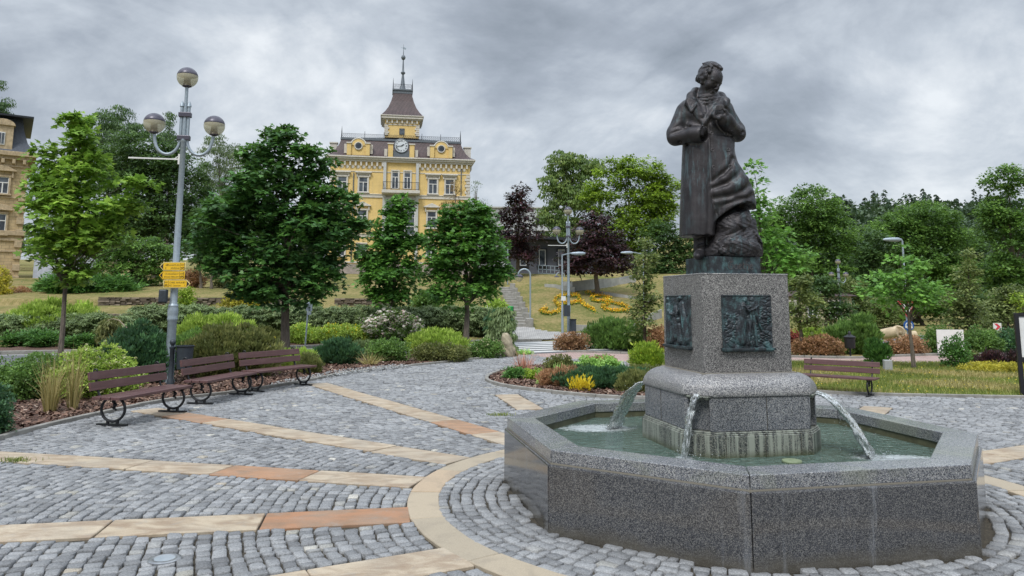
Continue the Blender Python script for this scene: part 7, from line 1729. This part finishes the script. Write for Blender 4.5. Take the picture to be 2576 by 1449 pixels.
p=D(2512,860,31); r=thing('chevron_sign','small white sign with a red chevron pointing right','sign',(p[0],p[1],0)); z_=D(2512,822,31)[2]; mb=MB(); mb.box((0,0,z_),(.33,.02,.30)); mb.build('board',MT['white_paint'],r); mb=MB(); mb.plate([(-.13,-.13),(-.01,-.13),(.13,0),(-.01,.13),(-.13,.13),(.0,0)],M4((0,-.012,z_))@Matrix.Rotation(R(90),4,'X'),.003); mb.build('chevron',MT['red_paint'],r); mb=MB(); mb.box((0,.02,z_/2),(.04,.03,z_)); mb.build('pole',MT['galvanised'],r)
# upright boulder by the path, dark barrier rail by the roundabout
p=D(1274,892,24.4); r=thing('boulder','pale upright boulder at the end of the shrub bed','rock',(p[0],p[1],0)); fb_=Field((-.4,-.3,-.1),(.4,.3,.95),.03); fb_.ell((0,0,.35),(.20,.18,.42),.05); fb_.ell((.05,0,.15),(.26,.2,.22),.05)
X,Y,Z=np.meshgrid(*fb_.ax,indexing='ij'); fb_.d+= (.03*np.sin(X*14+Z*9)*np.sin(Y*12-Z*7)+.012*np.sin(X*37+Y*31+Z*29)).astype(np.float32)
g_=openvdb.FloatGrid(.5); g_.copyFromArray(fb_.d); g_.transform=openvdb.createLinearTransform(voxelSize=1.0); pt,qd=g_.convertToQuads(0.0); o=mesh_np('rock',pt*.03+fb_.lo,qd[:,::-1].astype(np.int32),4,MT['pale_rock'],smooth=True); o.parent=r
# framed information board at the right edge
p=G(2573,998); r=thing('information_board','black framed information board on posts, cut by the right edge of the picture','board',(p[0],p[1],0),R(-16))
a=D(2549,787,p[1]); zt_=a[2]; zb_=D(2560,905,p[1])[2]
W_=1.05; mb=MB(); 
for u in (0,W_): mb.box((u,0,zt_/2),(.07,.07,zt_))
mb.build('posts',MT['black_paint'],r,bevel=.004) if False else None
for u in (0,W_): mb=MB(); mb.box((u,0,zt_/2),(.07,.07,zt_)); mb.build('post',MT['black_paint'],r,bevel=.004)
mb=MB(); mb.box((W_/2,0,zt_-.035),(W_-.07,.065,.07)); mb.box((W_/2,0,zb_),(W_-.07,.065,.07)); mb.build('frame',MT['black_paint'],r)
mb=MB(); mb.box((W_/2,0,(zt_+zb_)/2),(W_-.07,.03,zt_-zb_-.10)); pn=mb.build('panel',MT['white_paint'],r)
mb=MB(); rows_=[(.9,2,.62),(.86,2,.7),(.82,2,.55),(.74,1,.8),(.71,1,.8),(.68,1,.8),(.60,1,.5),(.56,1,.78),(.52,1,.7),(.30,1,.78),(.27,1,.78),(.22,1,.78),(.19,1,.6),(.12,1,.6)]
for v,th_,wd_ in rows_:
    x=W_/2-wd_*W_/2*.9
    while x<W_/2+wd_*W_/2*.9: 
        l_=random.uniform(.015,.05); mb.box((x+l_/2,-.0165,zb_+v*(zt_-zb_)),(l_,.002,.006*th_)); x+=l_+.012
mb.build('text_lines',MT['dark_metal'],pn)
mb=MB(); mb.box((W_/2,-.0165,zb_+.41*(zt_-zb_)),(.62,.003,.13)); mb.build('photograph',simple('grey_photo',(.16,.155,.15),.5,.6,9),pn)
# ground spot lights in the paving
def spot(px,py,rad,label):
    p=G(px,py); r=thing('ground_light',label,'light',(p[0],p[1],.008)); mb=MB(); mb.lathe([(rad,-.02),(rad,.002),(rad*.9,.006),(rad*.66,.006),(rad*.62,.003)],(0,0,0),32); mb.build('steel_rim',simple('brushed_steel',(.42,.43,.44),.3,.15,20,.8,.1),r,smooth=True); mb=MB(); mb.lathe([(rad*.64,0),(rad*.64,.004),(.001,.0045)],(0,0,0),28); mb.build('lens',simple('milky_glass',(.30,.34,.37),.1,.1,8,0,.02),r)
spot(414,1409,.105,'round steel rimmed light set flush in the cobbles at the lower left')
# bent pale stems (weeping shrub across the road)
r=thing('bent_stem','pale bent stem of a weeping shrub with pink roses beside it','plant',tuple(D(300,870,27.4))); q=[D(x,y,27.4) for x,y in ((322,848),(318,835),(312,818),(300,806),(285,802),(270,806))]; mb=MB(); mb.tube([tuple(v) for v in q],[.03,.028,.025,.02,.018,.012],6); mb.build('stem',MT['pale_rock'],r,smooth=True,world=True)
q=np.array([D(332+rng.normal(0,9),838+rng.normal(0,7),27.3+rng.normal(0,.3)) for k in range(90)]); o=petals('flowers',q,.04,'petal_pink'); attach(o,r)
